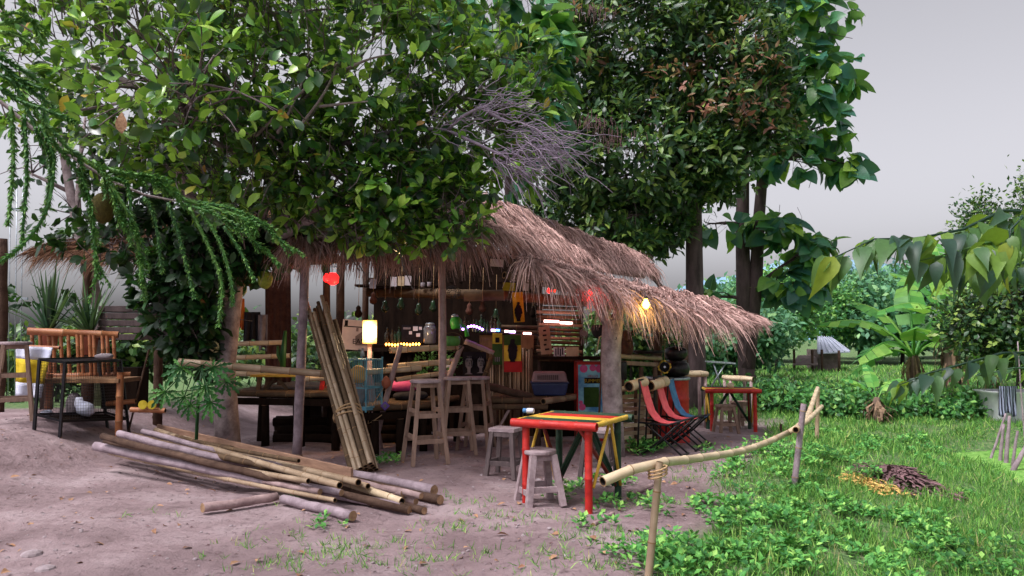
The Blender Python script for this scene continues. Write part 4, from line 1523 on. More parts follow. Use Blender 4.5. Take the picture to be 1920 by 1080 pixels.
# ---- far trees and bushes, each a tree of its own
lt = leaf_tmpl('ovate', .3, .12, .05, 1)
def far_tree(name, label, px, y, h, rx, mat, n, size, lobes=5, seed_=0, cat='tree', group='trees beyond the meadow', bark='bark_dark'):
    random.seed(seed_ + 100)
    g = on(px, y)
    top = g + V((0, 0, h * .6))
    el = []
    for k in range(lobes):
        a = 6.28 * k / lobes + random.uniform(-.4, .4)
        q = random.uniform(.25, .6)
        el.append((tuple(g + V((math.cos(a) * rx * q, math.sin(a) * rx * .5, h * random.uniform(.38, .8)))), (rx * random.uniform(.4, .6), rx * .5, h * random.uniform(.16, .26)), n // lobes))
    t = tree(name, label, g, [g - V((0, 0, .2)), g + V((.02 * h, 0, h * .3)), top], max(.04, h * .022), el, lt, mat, 8, size, bark, inner=.35, jit=size[1] * .8, group=group, twl=size[1] * 3)
    if cat != 'tree':
        t['category'] = cat
    return t
far_tree('bush', 'large bright green bushy tree left of the tin-roofed hut', 1455, 36, 5.2, 2.2, 'leaf_bush', 1300, (.16, .3), 8, 1)
far_tree('bush', 'rounded yellow-green bush directly behind the tin-roofed hut', 1545, 46, 5.4, 2.6, 'leaf_bush', 900, (.18, .3), 6, 2)
far_tree('bush', 'dark green bush beside the double trunk', 1375, 30, 2.9, 2.4, 'leaf_far', 1100, (.18, .32), 7, 3)
far_tree('bush', 'green bush seen under the awning end', 1230, 24, 2.3, 2.4, 'leaf_far', 900, (.16, .28), 7, 4)
far_tree('bush', 'dark bush seen between trunk post and kettle', 1180, 21, 2.2, 1.8, 'leaf_small', 700, (.14, .24), 6, 5)
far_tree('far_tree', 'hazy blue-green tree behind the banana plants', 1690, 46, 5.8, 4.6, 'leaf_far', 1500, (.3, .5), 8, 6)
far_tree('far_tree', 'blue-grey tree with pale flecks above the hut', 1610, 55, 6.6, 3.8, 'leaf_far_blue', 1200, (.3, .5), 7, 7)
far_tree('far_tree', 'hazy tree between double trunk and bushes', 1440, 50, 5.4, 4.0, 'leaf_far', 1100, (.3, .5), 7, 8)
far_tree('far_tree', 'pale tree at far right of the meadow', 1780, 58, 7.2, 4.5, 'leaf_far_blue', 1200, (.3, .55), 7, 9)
far_tree('far_tree', 'low hazy tree seen between the two tall trunks', 1345, 44, 4.0, 3.0, 'leaf_far', 900, (.3, .45), 6, 10)
far_tree('dark_tree', 'dark leafy tree filling the right edge', 1925, 13.5, 3.3, 1.25, 'leaf_small', 1900, (.07, .14), 7, 11, group='trees at right edge')
far_tree('dark_tree', 'tall purplish tree top against the sky at right edge', 1912, 24, 8.2, 1.8, 'leaf_small', 1500, (.12, .2), 6, 12, group='trees at right edge')
far_tree('bush', 'dark green scrub behind the bamboo bench at left', 110, 15, 1.5, 1.6, 'leaf_small', 420, (.12, .22), 6, 13, group='scrub at left')
far_tree('bush', 'low scrub behind the mesh cage', 240, 16, 1.4, 1.6, 'leaf_small', 420, (.12, .22), 6, 14, group='scrub at left')
far_tree('bush', 'scrub seen under the platform roof', 560, 17, 1.6, 2.4, 'leaf_small', 500, (.12, .22), 7, 15, group='scrub at left')
far_tree('bush', 'scrub far behind the bar back wall', 820, 19, 1.9, 3.0, 'leaf_small', 600, (.14, .24), 7, 16, group='scrub at left')
for i, (px, y, h, rx, lab) in enumerate(((1450, 15.5, .5, 1.0, 'low hedge bush right of the far red table'), (1530, 15.2, .5, 1.1, 'low hedge bush behind the fence end'), (1610, 14.6, .45, 1.0, 'low hedge bush left of the drooping sucker'), (1720, 14.8, .42, 1.2, 'low hedge bush under the banana plants'), (1815, 15.2, .42, 1.0, 'low hedge bush left of the white tub'))):
    far_tree('hedge_bush', lab, px, y, h, rx, 'leaf_bush', 420, (.07, .14), 7, 20 + i, 'bush', 'low hedge along the meadow')
random.seed(99)
#@@PART4
# ================================================================== FURNITURE AND THINGS
# ---- pile of poles, each a thing
def ground_pole(l, r, r0, r1, kind, mats, label, name, group='poles in the pile on the ground'):
    a = PZ(l[0], l[1], l[2] + T(*PZ(l[0], l[1], l[2]).xy))
    b = PZ(r[0], r[1], r[2] + T(*PZ(r[0], r[1], r[2]).xy))
    k_ = .72 if kind == 'log' else .82
    r0, r1 = r0 * k_, r1 * k_
    mb = MB()
    pts = []
    mid = a.lerp(b, .5)
    sag = .55 * (T(mid.x, mid.y) + (l[2] + r[2]) / 2 - mid.z)
    for i in range(11):
        t = i / 10
        p = a.lerp(b, t)
        p.z += max(min(sag, 0), -.015) * 4 * t * (1 - t)
        if kind == 'log':
            p += V((0, random.uniform(-1, 1) * .006, random.uniform(-1, 1) * .004))
        pts.append(p)
    if kind == 'bamboo':
        mb.bamboo(pts, r0, 11, r1=r1)
    else:
        mb.tube(pts, [(r0 + (r1 - r0) * i / 10) * random.uniform(.94, 1.06) for i in range(11)], 11, True, 0, 1, wob=.05)
    o = obj(name, mb, mats)
    tag(o, label, 'pole', group)
ground_pole((180, 836, .06), (752, 950, .06), .058, .05, 'log', LG, 'thick blue-grey pole at the front of the pile', 'wooden_pole')
ground_pole((206, 849, .03), (628, 938, .10), .026, .022, 'bamboo', BB, 'thin bamboo pole along the front edge of the pile', 'bamboo_pole')
ground_pole((192, 818, .07), (768, 955, .05), .045, .045, 'log', LB, 'brown pole behind the blue-grey pole', 'wooden_pole')
ground_pole((222, 834, .17), (578, 902, .18), .033, .028, 'bamboo', BB, 'bamboo pole lying on top of the blue-grey pole', 'bamboo_pole')
ground_pole((222, 812, .08), (470, 870, .16), .05, .045, 'log', LG, 'short dark pole ending at the middle of the pile', 'wooden_pole')
ground_pole((292, 806, .14), (637, 910, .20), .036, .034, 'bamboo', BB, 'bamboo pole crossing the middle of the pile', 'bamboo_pole')
ground_pole((300, 816, .20), (565, 858, .18), .03, .028, 'bamboo', BO, 'greyish bamboo pole high on the pile', 'bamboo_pole')
ground_pole((540, 868, .16), (754, 940, .10), .04, .036, 'bamboo', BP, 'stout yellow bamboo pole slanting to the right end', 'bamboo_pole')
ground_pole((470, 845, .15), (632, 884, .18), .034, .045, 'bamboo', BB, 'bamboo pole with a slanting cut end beside the plank', 'bamboo_pole')
ground_pole((420, 838, .06), (814, 920, .10), .055, .058, 'log', LG, 'thick violet-grey pole at the back of the pile', 'wooden_pole')
ground_pole((430, 850, .05), (756, 925, .10), .04, .04, 'log', LP, 'pinkish pole under the stout bamboo', 'wooden_pole')
ground_pole((430, 846, .05), (826, 938, .05), .05, .05, 'log', LB, 'dark pole reaching farthest right', 'wooden_pole')
ground_pole((500, 880, .05), (796, 957, .04), .04, .04, 'log', LB, 'low dark pole under the right end of the pile', 'wooden_pole')
ground_pole((520, 866, .05), (780, 940, .05), .035, .035, 'log', LP, 'thin pink-brown pole buried in the pile', 'wooden_pole')
ground_pole((197, 827, .11), (560, 905, .12), .036, .034, 'log', LB, 'brown pole wedged behind the top bamboo', 'wooden_pole')
ground_pole((268, 808, .09), (610, 892, .12), .04, .036, 'log', LG, 'grey pole under the crossing bamboo', 'wooden_pole')
ground_pole((330, 818, .24), (560, 864, .23), .026, .024, 'bamboo', BO, 'thin weathered bamboo topmost on the pile', 'bamboo_pole')
ground_pole((310, 806, .12), (690, 912, .14), .032, .03, 'bamboo', BB, 'long bamboo between plank and stout bamboo', 'bamboo_pole')
ground_pole((240, 846, .05), (700, 946, .03), .034, .03, 'log', LB, 'dark pole low behind the front bamboo', 'wooden_pole')
for i, (l, r, kd, mt, lab) in enumerate((((212, 828, .13), (640, 925, .10), 'log', LG, 'grey pole with its right end hidden by the stout bamboo'), ((250, 816, .15), (520, 878, .17), 'bamboo', BO, 'old bamboo pole left of the plank'),
        ((205, 842, .09), (600, 922, .10), 'log', LP, 'pinkish pole just above the front bamboo'), ((345, 822, .17), (672, 905, .17), 'bamboo', BB, 'bamboo pole just in front of the plank'), ((560, 880, .12), (790, 930, .11), 'log', LP, 'pinkish pole on top at the right end'))):
    ground_pole(l, r, .04, .036, kd, mt, lab, 'bamboo_pole' if kd == 'bamboo' else 'wooden_pole')
ground_pole((380, 953, .055), (520, 931, .055), .05, .047, 'log', LP, 'short pale log lying in front of the pile', 'short_log', 'short logs in front of the pile')
ground_pole((530, 936, .05), (662, 968, .05), .052, .055, 'log', LG, 'short grey log under the right end of the pile', 'short_log', 'short logs in front of the pile')
ground_pole((1182, 925, .03), (1222, 910, .03), .03, .025, 'log', LP, 'short log stub behind the bamboo fence rail', 'short_log', 'log stubs by the red table')
ground_pole((1112, 983, .02), (1150, 962, .02), .022, .02, 'log', LP, 'small log stub in the grass before the red table', 'short_log', 'log stubs by the red table')
a, b = PZ(296, 802, .20), PZ(660, 888, .22)
mb = MB().beam(a, b, .028, .09)
tag(obj('plank', mb, 'plank', bevel=.004), 'long brown plank standing on edge along the pile', 'plank')

# ---- leaning bundle of bamboo
bb0, bt0 = G(682, 886), P(597, 582, 9.0)
bun = thing('bamboo_bundle', 'tied bundle of long bamboo poles leaning on the corner post', 'bamboo bundle', bb0)
ax_ = (bt0 - bb0).normalized()
sx = ax_.cross(V((0, 1, 0))).normalized()
sy = sx.cross(ax_)
for i in range(20):
    u, v = (i % 5 - 2) * .050 + random.uniform(-.012, .012), (i // 5 - 1.5) * .048
    s1 = random.uniform(.9, 1.25)
    a = bb0 + sx * u * .95 + sy * v + V((0, 0, .01))
    b = bt0 + sx * (u * s1 + random.uniform(-.03, .03)) + sy * v * 1.2 + ax_ * random.uniform(-.25, .16)
    a.z = max(a.z, T(a.x, a.y) + .01)
    obj('bamboo_pole', MB().bamboo([a, a.lerp(b, .3), a.lerp(b, .65) + V((random.uniform(-.01, .01), 0, 0)), b], .026, 9, r1=.021), [['bamboo', 'bamboo_node', 'hollow'], BO, BB][i % 3], bun)
mb = MB()
for k in range(3):
    c = bb0.lerp(bt0, .30 + .012 * k)
    ring = [c + sx * math.cos(t) * .15 + sy * math.sin(t) * .115 + ax_ * (.03 * math.cos(t + k)) for t in [j * 6.2832 / 18 for j in range(19)]]
    mb.tube(ring, .009, 5, False)
obj('rope', mb, 'rope', bun)

# ---- stools
def make_stool(name, label, group, h, seat_r, foot, top, seat_kind, wood, seatmat, levels, leg=.038, cat='stool'):
    t = thing(name, label, cat, (0, 0, 0), group)
    mb = MB()
    if seat_kind == 'round':
        mb.lathe([(seat_r * .96, h - .035), (seat_r, h - .028), (seat_r, h - .008), (seat_r * .965, h), (.01, h)], (0, 0, 0), 24, smooth=False)
    else:
        mb.box((0, 0, h - .018), (seat_r * 2, seat_r * 1.7, .036))
    obj('seat', mb, seatmat, t, bevel=.004)
    cs = [(-1, -1), (1, -1), (1, 1), (-1, 1)]
    for x, y in cs:
        obj('leg', MB().beam((x * foot, y * foot, 0), (x * top, y * top, h - .036), leg, leg, up=V((0, 1, 0))), wood, t, bevel=.003)
    for z, sides in levels:
        k = z / h
        q = foot + (top - foot) * k
        for s_ in sides:
            a, b = [(0, 1), (1, 2), (2, 3), (3, 0)][s_]
            p0, p1 = V((cs[a][0] * q, cs[a][1] * q, z)), V((cs[b][0] * q, cs[b][1] * q, z))
            obj('stretcher', MB().beam(p0, p1, .02, .045), wood, t, bevel=.002)
    hh = h - .055
    for a, b in ((0, 1), (1, 2), (2, 3), (3, 0)):
        obj('apron', MB().beam(V((cs[a][0] * top, cs[a][1] * top, hh)), V((cs[b][0] * top, cs[b][1] * top, hh)), .018, .05), wood, t, bevel=.002)
    return t
gA, gB, gC = G(797, 868), G(858, 850), G(893, 842)
bs_ = make_stool('bar_stool', 'bar stool nearest the camera, left of the three by the rail', 'tall bar stools', .87, .165, .19, .105, 'round', 'wood_grey', 'seat_grey', [(.24, (0, 2)), (.29, (1, 3)), (.50, (0, 2)), (.55, (1, 3))])
bs_.location, bs_.rotation_euler = gA, (0, 0, R(24))
copy_tree(bs_, gB, R(10), 'middle one of the three tall bar stools by the rail')
copy_tree(bs_, gC, R(-12), 'rightmost tall bar stool, next to the picture of two faces')
gl = P(24, 765, 8.6)
copy_tree(bs_, V((gl.x, gl.y, T(gl.x, gl.y))), R(30), 'tall stool cut by the left edge in front of the towel')
ls = make_stool('low_stool', 'square-topped wooden stool left of the red table', 'low wooden stools', .47, .135, .145, .10, 'square', 'wood_dark_grey', 'seat_grey', [(.14, (0, 1, 2, 3))], .042)
ls.location, ls.rotation_euler = G(948, 893), (0, 0, R(-22))
copy_tree(ls, G(1122, 896), R(-20), 'stool tucked behind the right leg of the front red table')
ls3 = make_stool('low_stool', 'low round-topped stool in front of the red table', 'low wooden stools', .43, .135, .145, .085, 'round', 'seat_grey', 'seat_grey', [(.10, (1, 3)), (.13, (0, 2))], .05)
ls3.location, ls3.rotation_euler = G(1012, 944), (0, 0, R(18))
ls4 = make_stool('low_stool', 'low stool in front of the far red table', 'low wooden stools', .43, .13, .145, .09, 'square', 'wood_grey', 'wood_grey', [(.14, (0, 1, 2, 3))], .042)
ls4.location, ls4.rotation_euler = on(1358, 11.9), (0, 0, R(8))
copy_tree(ls4, on(1386, 12.9), R(20), 'stool behind the far red table')

# ---- striped red table
def make_table(label, loc, rz, w_, d_, h, full=True):
    t = thing('red_table', label, 'table', (0, 0, 0), 'red bamboo tables')
    hw, hd = w_ / 2, d_ / 2
    for x, m in ((-1, 0), (1, 0)):
        obj('leg', MB().bamboo([(x * (hw - .07), -hd + .05, 0), (x * (hw - .07), -hd + .05, h - .03)], .030, 12, m2=0), ['red_paint', 'red_paint', 'red_paint'], t)
        obj('leg', MB().bamboo([(x * (hw - .07), hd - .05, 0), (x * (hw - .07), hd - .05, h - .03)], .030, 12, m2=0), ['green_paint', 'green_paint', 'green_paint'], t)
    obj('front_rail', MB().bamboo([(-hw - .03, -hd, h - .03), (hw + .02, -hd, h - .03)], .034, 14, m2=0), ['red_paint', 'red_paint', 'dark_red_paint'], t)
    obj('back_rail', MB().bamboo([(-hw - .03, hd, h - .03), (hw + .05, hd, h - .03)], .036, 12), ['green_paint', 'green_paint', 'hollow'], t)
    for x in (-1, 1):
        obj('side_rail', MB().bamboo([(x * hw, -hd + .03, h - .02), (x * hw, hd - .02, h - .02)], .022, 8), ['yellow_paint', 'yellow_paint', 'hollow'], t)
    n = 22
    for i in range(n):
        y = -hd + .055 + (d_ - .10) * (i + .5) / n
        k = i / n
        m = 'green_paint' if k < .2 else 'yellow_paint' if k < .46 else 'red_paint' if k < .78 else 'green_paint'
        rr = (d_ - .10) / n * .46
        obj('top_slat', MB().tube([(-hw + .015, y, h - .012), (hw - .015, y, h - .012 + random.uniform(-.001, .002))], rr, 8), m, t)
    z0, z1 = .12, h - .07
    for x, m in ((1, 'yellow_paint'), (-1, 'yellow_paint')):
        obj('brace', MB().tube([(x * (hw - .03), 0.02, z1 + .03), (x * (hw - .04), -hd + .07, z0 + .08)], .013, 8), m, t)
        obj('brace', MB().tube([(x * (hw - .03), 0.06, z1 + .03), (x * (hw - .04), hd - .07, z0)], .013, 8), m, t)
    for y, m in ((hd - .05, 'green_paint'), (hd - .12, 'green_paint')):
        obj('brace', MB().tube([(0, y, z1), (-hw + .08, y, z0)], .017, 8), m, t)
        obj('brace', MB().tube([(.02, y, z1), (hw - .08, y, z0)], .017, 8), m, t)
    obj('brace', MB().tube([(hw - .16, -hd + .1, z1), (hw - .08, hd - .09, z0)], .016, 8), 'dark_red_paint', t)
    obj('brace', MB().tube([(-hw + .1, -hd + .3, z1), (-hw + .12, hd - .1, z0)], .016, 8), 'dark_red_paint', t)
    t.location = loc
    t.rotation_euler = (0, 0, rz)
    return t
TB = V((.50, 6.42, T(.50, 6.42)))
make_table('front red table with green, yellow and red striped top', TB, R(-28), .68, .74, .70)
fp = on(1368, 12.4)
make_table('far red table with a small cup, beyond the sling chairs', fp, R(-6), .80, .55, .68)
# bottle lying / bamboo cup
c = PZ(988, 770, .735)
mb = MB().lathe([(.028, 0), (.03, .01), (.03, .07), (.022, .09), (.018, .10)], c, 14, 0, (1, -.3, .1))
mb.lathe([(.024, .10), (.026, .105), (.026, .15), (.02, .155)], c, 14, 1, (1, -.3, .1))
mb2 = MB().lathe([(.02, 0), (.022, .006), (.022, .05), (.02, .06)], c, 14, 0, (1, -.35, .0))
bt = thing('bottle', 'small white bottle with blue cap lying on the striped table', 'bottle', c)
obj('body', mb2, 'white_plastic', bt)
obj('cap', MB().lathe([(.018, 0), (.02, .004), (.02, .03), (.016, .034)], c, 14, 0, (-1, .35, .0)), 'blue_cloth', bt)
tag(obj('cup', MB().lathe([(.05, 0), (.055, .02), (.052, .07), (.045, .07), (.043, .02), (.01, .02)], fp + V((0, 0, .685)), 14), 'bamboo_pale'), 'small bamboo cup standing on the far red table', 'cup')

# ---- sling chairs
def make_chair(label, loc, rz, cloth):
    t = thing('sling_chair', label, 'chair', (0, 0, 0), 'folding sling chairs')
    wd = .14
    prof = [(-.255, .83), (-.235, .73), (-.2, .6), (-.16, .48), (-.09, .395), (-.01, .365), (.08, .36), (.16, .37), (.20, .38)]
    vv, ff = [], []
    for x, z in prof:
        for y in (-wd + .015, -wd * .4, wd * .4, wd - .015):
            sag = .015 if abs(y) < wd * .5 else 0
            vv.append((x - sag * .5, y, z - sag))
    for x, z in prof:
        for y in (-wd + .015, -wd * .4, wd * .4, wd - .015):
            sag = .015 if abs(y) < wd * .5 else 0
            vv.append((x - sag * .5 - .004, y, z - sag - .005))
    m_ = len(prof) * 4
    for i in range(len(prof) - 1):
        for k in range(3):
            a = i * 4 + k
            ff.append((a, a + 1, a + 5, a + 4))
            ff.append((m_ + a + 4, m_ + a + 5, m_ + a + 1, m_ + a))
    obj('sling', MB().add(vv, ff, 0, True), cloth, t)
    for y in (-wd, wd):
        obj('frame_side', MB().tube([(-.265, y, .84), (-.25, y, .74), (-.27, y, .4), (-.29, y, 0)], .011, 8), 'black_metal', t)
        obj('frame_side', MB().tube([(.21, y, .39), (.05, y, .345), (-.27, y, .36)], .011, 8), 'black_metal', t)
        obj('leg', MB().tube([(.2, y * .9, .38), (.0, y * .9, .19), (-.24, y * .9, 0)], .011, 8), 'black_metal', t)
        obj('leg', MB().tube([(-.2, y * .82, .35), (.0, y * .82, .19), (.22, y * .82, 0.01)], .011, 8), 'black_metal', t)
    for x, z in ((-.265, .84), (.21, .39), (-.24, .012), (.22, .012)):
        obj('crossbar', MB().tube([(x, -wd, z), (x, wd, z)], .011, 8), 'black_metal', t)
    t.location = loc
    t.rotation_euler = (0, 0, rz)
    return t
make_chair('pink sling chair nearest the woven wall', on(1246, 8.9), R(-28), 'pink_cloth')
make_chair('second pink sling chair standing before the red drum', on(1272, 9.3), R(-28), 'pink_cloth')
make_chair('blue sling chair behind the two pink ones', on(1293, 9.9), R(-28), 'blue_cloth')

# ---- red drum with black pot, kettle, mandala
g = on(1250, 10.6)
dr = thing('oil_drum', 'red steel drum behind the sling chairs', 'drum', g)
prof = [(.29, 0), (.3, .01), (.29, .03), (.285, .28), (.297, .30), (.285, .32), (.285, .56), (.297, .58), (.285, .60), (.285, .82), (.3, .84), (.3, .86), (.28, .86)]
obj('body', MB().lathe(prof, g, 28), 'red_paint', dr)
obj('rim', MB().lathe([(.302, .835), (.308, .845), (.308, .865), (.3, .872), (.28, .872), (.275, .86)], g, 28), 'grey_metal', dr)
k = g + V((.12, 0, .875))
tag(obj('cooking_pot', MB().lathe([(.10, 0), (.17, .03), (.19, .10), (.17, .18), (.14, .2), (.15, .22)], k, 18), 'pot_metal'), 'big black wrapped pot standing on the red drum', 'pot')
kt = thing('rice_pot', 'round dark pot with two lid handles stacked on the black pot', 'pot', k + V((0, 0, .22)))
obj('body', MB().lathe([(.08, 0), (.13, .02), (.16, .08), (.155, .14), (.13, .165), (.05, .19), (.01, .195)], k + V((0, 0, .22)), 18), 'pot_metal', kt)
for dx in (-.05, .05):
    c = k + V((dx, 0, .40))
    obj('handle', MB().tube([c + V((-.035, 0, 0)), c + V((-.035, 0, .05)), c + V((.035, 0, .05)), c + V((.035, 0, 0))], .008, 6), 'black_metal', kt)
def star(name, label, px, py, y, r, rim, inner, cat):
    c = P(px, py, y)
    t = thing(name, label, cat, c)
    mb = MB()
    for rot in (0, math.pi / 8):
        ring = []
        for i in range(9):
            a = i * math.pi / 4 + rot
            ring.append(c + V((math.cos(a) * r * (1 if i % 2 == 0 else .86), 0, math.sin(a) * r * (1 if i % 2 == 0 else .86))))
        mb.tube(ring, r * .09, 5, False)
    obj('rim', mb, rim, t)
    obj('disc', MB().lathe([(r * .72, -.006), (r * .72, .006)], c, 8, axis=(0, 1, 0)), inner, t)
    obj('eye', MB().lathe([(r * .18, -.012), (r * .14, .012)], c, 8, axis=(0, 1, 0)), 'white_cloth', t)
    obj('string', MB().tube([c + V((0, 0, r)), c + V((.02, 0, r + .45))], .003, 4), 'rope', t)
star('yarn_mandala', 'yellow star-shaped yarn mandala with black centre hanging by the drum', 1246, 688, 9.9, .085, 'yellow_paint', 'print_black', 'ornament')
# bamboo tube holders on the counter
for px, py, y, lab in ((1196, 722, 8.95, 'left bamboo tube holder with open end on the counter rail'), (1236, 721, 9.35, 'right bamboo tube holder with open end on the counter rail')):
    a, b = P(px - 17, py + 3, y - .12), P(px + 12, py - 6, y + .18)
    mb = MB().bamboo([a, b], .062, 16, gap=.6)
    tag(obj('bamboo_tube', mb, BP), lab, 'bamboo tube', 'bamboo tube holders')
tag(obj('black_canister', MB().lathe([(.05, 0), (.055, .01), (.055, .2), (.05, .22)], P(1167, 712, 9.4), 14), 'black_metal'), 'black cylinder standing on the counter beside the trunk post', 'canister')
tag(obj('tray', MB().lathe([(.14, 0), (.2, .03), (.21, .045), (.2, .045), (.13, .012)], P(1216, 664, 9.8), 20), 'black_metal'), 'shallow black tray lying on the upper counter', 'tray')
fz = thing('carved_head', 'reddish brown carved wooden head on the counter beside the trunk post', 'carving', P(1174, 664, 9.5))
c = P(1174, 664, 9.5)
obj('head', MB().tube([c, c + V((0, 0, .08)), c + V((.01, 0, .17)), c + V((0, 0, .24)), c + V((-.02, 0, .29))], [.07, .085, .08, .06, .03], 10, wob=.12), 'brown_fur', fz)
obj('snout', MB().tube([c + V((.02, -.04, .13)), c + V((.04, -.12, .1))], [.045, .03], 8, wob=.08), 'brown_fur', fz)
for s_ in (-1, 1):
    obj('ear', MB().tube([c + V((s_ * .05, 0, .22)), c + V((s_ * .08, 0, .29))], [.025, .008], 6), 'brown_fur', fz)
bh = thing('bird_house', 'small slatted box with red sloping roof hanging beyond the counter', 'bird house', P(1233, 650, 11.4))
c = P(1233, 650, 11.4)
for i in range(4):
    obj('slat', MB().box(c + V((0, 0, .03 + i * .035)), (.16, .1, .022)), 'wood_mid', bh)
obj('roof', MB().beam(c + V((.02, 0, .17)), c + V((.18, 0, .26)), .14, .02), 'terracotta', bh)
obj('post', MB().tube([c + V((.06, .03, -.9)), c + V((.06, .03, .2))], .012, 6), 'wood_mid', bh)

# ---- bench, carrier, fridge at the middle
g = on(1000, 9.9)
bn = thing('bamboo_bench', 'wide low bamboo bench carrying the pet carrier', 'bench', g)
a, b = P(917, 752, 9.6), P(1012, 758, 9.6)
c2, d2 = P(1082, 745, 10.4), P(930, 740, 10.5)
zt = a.z
a.z = b.z = c2.z = d2.z = zt
for i in range(9):
    t = (i + .5) / 9
    obj('bamboo_slat', MB().bamboo([a.lerp(d2, t), b.lerp(c2, t)], .04, 8), BO, bn)
obj('front_rail', MB().bamboo([a + V((-.05, -.02, -.07)), b + V((.1, -.02, -.07))], .035, 10), BO, bn)
obj('side_rail', MB().bamboo([b + V((.04, -.06, .0)), c2 + V((.04, 0, 0))], .04, 10), BB, bn)
for p in (a + V((.05, 0, 0)), b + V((-.02, 0, 0)), c2, d2):
    obj('leg', MB().tube([V((p.x, p.y, T(p.x, p.y) - .03)), V((p.x, p.y, zt - .06))], .035, 9, wob=.05), 'log_brown', bn)
obj('brace', MB().tube([V((a.x + .08, a.y, .15)), a.lerp(b, .4) + V((0, 0, -.1))], .018, 7), 'log_pink', bn)
tag(pole('curved_log', P(905, 722, 9.7), P(998, 745, 9.7), .05, LB, None, .045, 'log'), 'dark smooth log lying slanted on the bamboo bench', 'log')
c = P(1030, 741, 10.0)
c.z = zt + .045
pc_ = thing('pet_carrier', 'pet carrier with mauve top and navy blue base on the bench', 'pet carrier', c)
def taper_box(c, w0, d0, w1, d1, h):
    vv = [c + V((x * w / 2, y * d / 2, z)) for z, w, d in ((0, w0, d0), (h, w1, d1)) for x, y in ((-1, -1), (1, -1), (1, 1), (-1, 1))]
    return MB().add(vv, [(3, 2, 1, 0), (4, 5, 6, 7), (0, 1, 5, 4), (1, 2, 6, 5), (2, 3, 7, 6), (3, 0, 4, 7)])
obj('base', taper_box(c, .40, .28, .47, .33, .155), 'navy_plastic', pc_, bevel=.02)
obj('lip', taper_box(c + V((0, 0, .155)), .49, .35, .49, .35, .014), 'navy_plastic', pc_, bevel=.004)
obj('top', taper_box(c + V((0, 0, .17)), .46, .32, .40, .26, .13), 'mauve_plastic', pc_, bevel=.02)
for i in range(11):
    obj('vent_slot', MB().beam(c + V((-.15 + i * .025, -.157, .2)), c + V((-.15 + i * .025, -.148, .262)), .009, .008), 'hollow', pc_)
g = on(1108, 10.2)
fr = thing('drinks_fridge', 'red drinks fridge with a bright blue summer poster on its door', 'fridge', g)
obj('body', MB().box(g + V((.02, .22, .52)), (.42, .42, 1.04)), 'red_paint', fr, bevel=.01)
dc = g + V((.0, -.003, .69))
door = obj('door', MB().box(dc + V((0, 0, 0)), (.34, .02, .62)), 'poster_blue', fr, bevel=.002)
mb = MB()
obj('print', MB().box(dc + V((0, -.012, -.11)), (.2, .004, .26)), 'poster_green', door)
for dx, dz, s_ in ((-.12, -.24, .05), (-.1, .26, .06), (.02, .27, .05), (.11, .26, .06), (-.14, -.18, .03)):
    obj('print', MB().lathe([(s_ * .9, -.002), (s_ * .9, .002)], dc + V((dx, -.013, dz)), 9, axis=(0, 1, 0)), 'magenta_cloth', door)
obj('print', MB().box(dc + V((.02, -.0135, .105)), (.22, .004, .075)), 'print_black', door)
obj('lettering', text_mb('SUMMER', dc + V((.02, -.018, .082)), (1, 0, 0), (0, 0, 1), .062), 'poster_yellow', door)
obj('lettering', text_mb('HELLO', dc + V((.02, -.018, .148)), (1, 0, 0), (0, 0, 1), .045), 'poster_red', door)
tag(pole('broom_handle', G(1118, 845), P(1128, 640, 9.2), .012, LB, None, .012, 'log', sides=7), 'thin wooden stick leaning against the trunk post', 'stick')

# ---- posters and pictures
def panel(name, label, px0, py0, px1, py1, y, mat, cat, tilt=0, group=None):
    a, b, c, d = P(px0, py0, y), P(px1, py0, y), P(px1, py1, y), P(px0, py1, y)
    cen = (a + c) / 2
    w_, h_ = (b - a).length, (a - d).length
    t = thing(name, label, cat, V((cen.x, cen.y, cen.z - h_ / 2)), group)
    rot = Matrix.Rotation(tilt, 3, 'Y')
    def q(u, v, w2, h2, dep, m, nm, par=t):
        cc = cen + rot @ V((u * w_, 0, v * h_)) + V((0, -dep, 0))
        return obj(nm, MB().box(cc, (w2 * w_, .004, h2 * h_), rot), m, par)
    sheet = q(0, 0, 1, 1, 0, mat, 'sheet')
    return t, q, cen, w_, h_, rot, sheet
def person_print(cen, w_, h_, mat, par, dep=.006, head=True):
    """simple standing dark figure, generic"""
    sil = []
    for k in range(15):
        z = -.5 + k / 14
        sil.append((-(.10 + .12 * math.sin(math.pi * (z + .5)) ** 1.5) * (1 if z < .25 else .75) + random.uniform(-.025, .025), z))
    sil += [(-x + random.uniform(-.03, .03), z) for x, z in sil[::-1]]
    vv = [cen + V((x * w_, -dep, z * h_)) for x, z in sil]
    return obj('print', MB().add(vv, [list(range(len(vv)))]), mat, par)
t, q, cen, w_, h_, rot, sh = panel('sign_board', 'white printed board reading EASY behind the glowing lamp', 641, 600, 690, 656, 10.6, 'poster_white', 'sign', R(4))
q(-.05, .27, .8, .035, .004, 'print_black', 'print', sh)
q(-.36, .38, .12, .18, .004, 'print_black', 'print', sh)
obj('print', MB().add([cen + V((x * w_, -.006, z * h_)) for x, z in ((.02, -.35), (.5, -.35), (.5, -.05), (.26, .1), (.02, -.05))], [(0, 1, 2, 3, 4)]), 'print_grey', sh)
obj('lettering', text_mb('EASY', cen + V((.22 * w_, -.012, -.3 * h_)), (1, 0, 0), (0, 0, 1), .10), 'print_black', sh)
q(.08, .18, .09, .12, .004, 'print_grey', 'print', sh)
t, q, cen, w_, h_, rot, sh = panel('flag', 'green, yellow and red flag with a dark standing figure', 945, 628, 977, 697, 10.5, 'poster_yellow', 'flag')
q(0, .36, 1.0, .28, .004, 'poster_green', 'stripe', sh)
q(0.03, -.36, 1.06, .30, .004, 'poster_red', 'stripe', sh)
person_print(cen + V((0, 0, .08 * h_)), w_ * 1.3, h_ * .62, 'print_black', sh, .012)
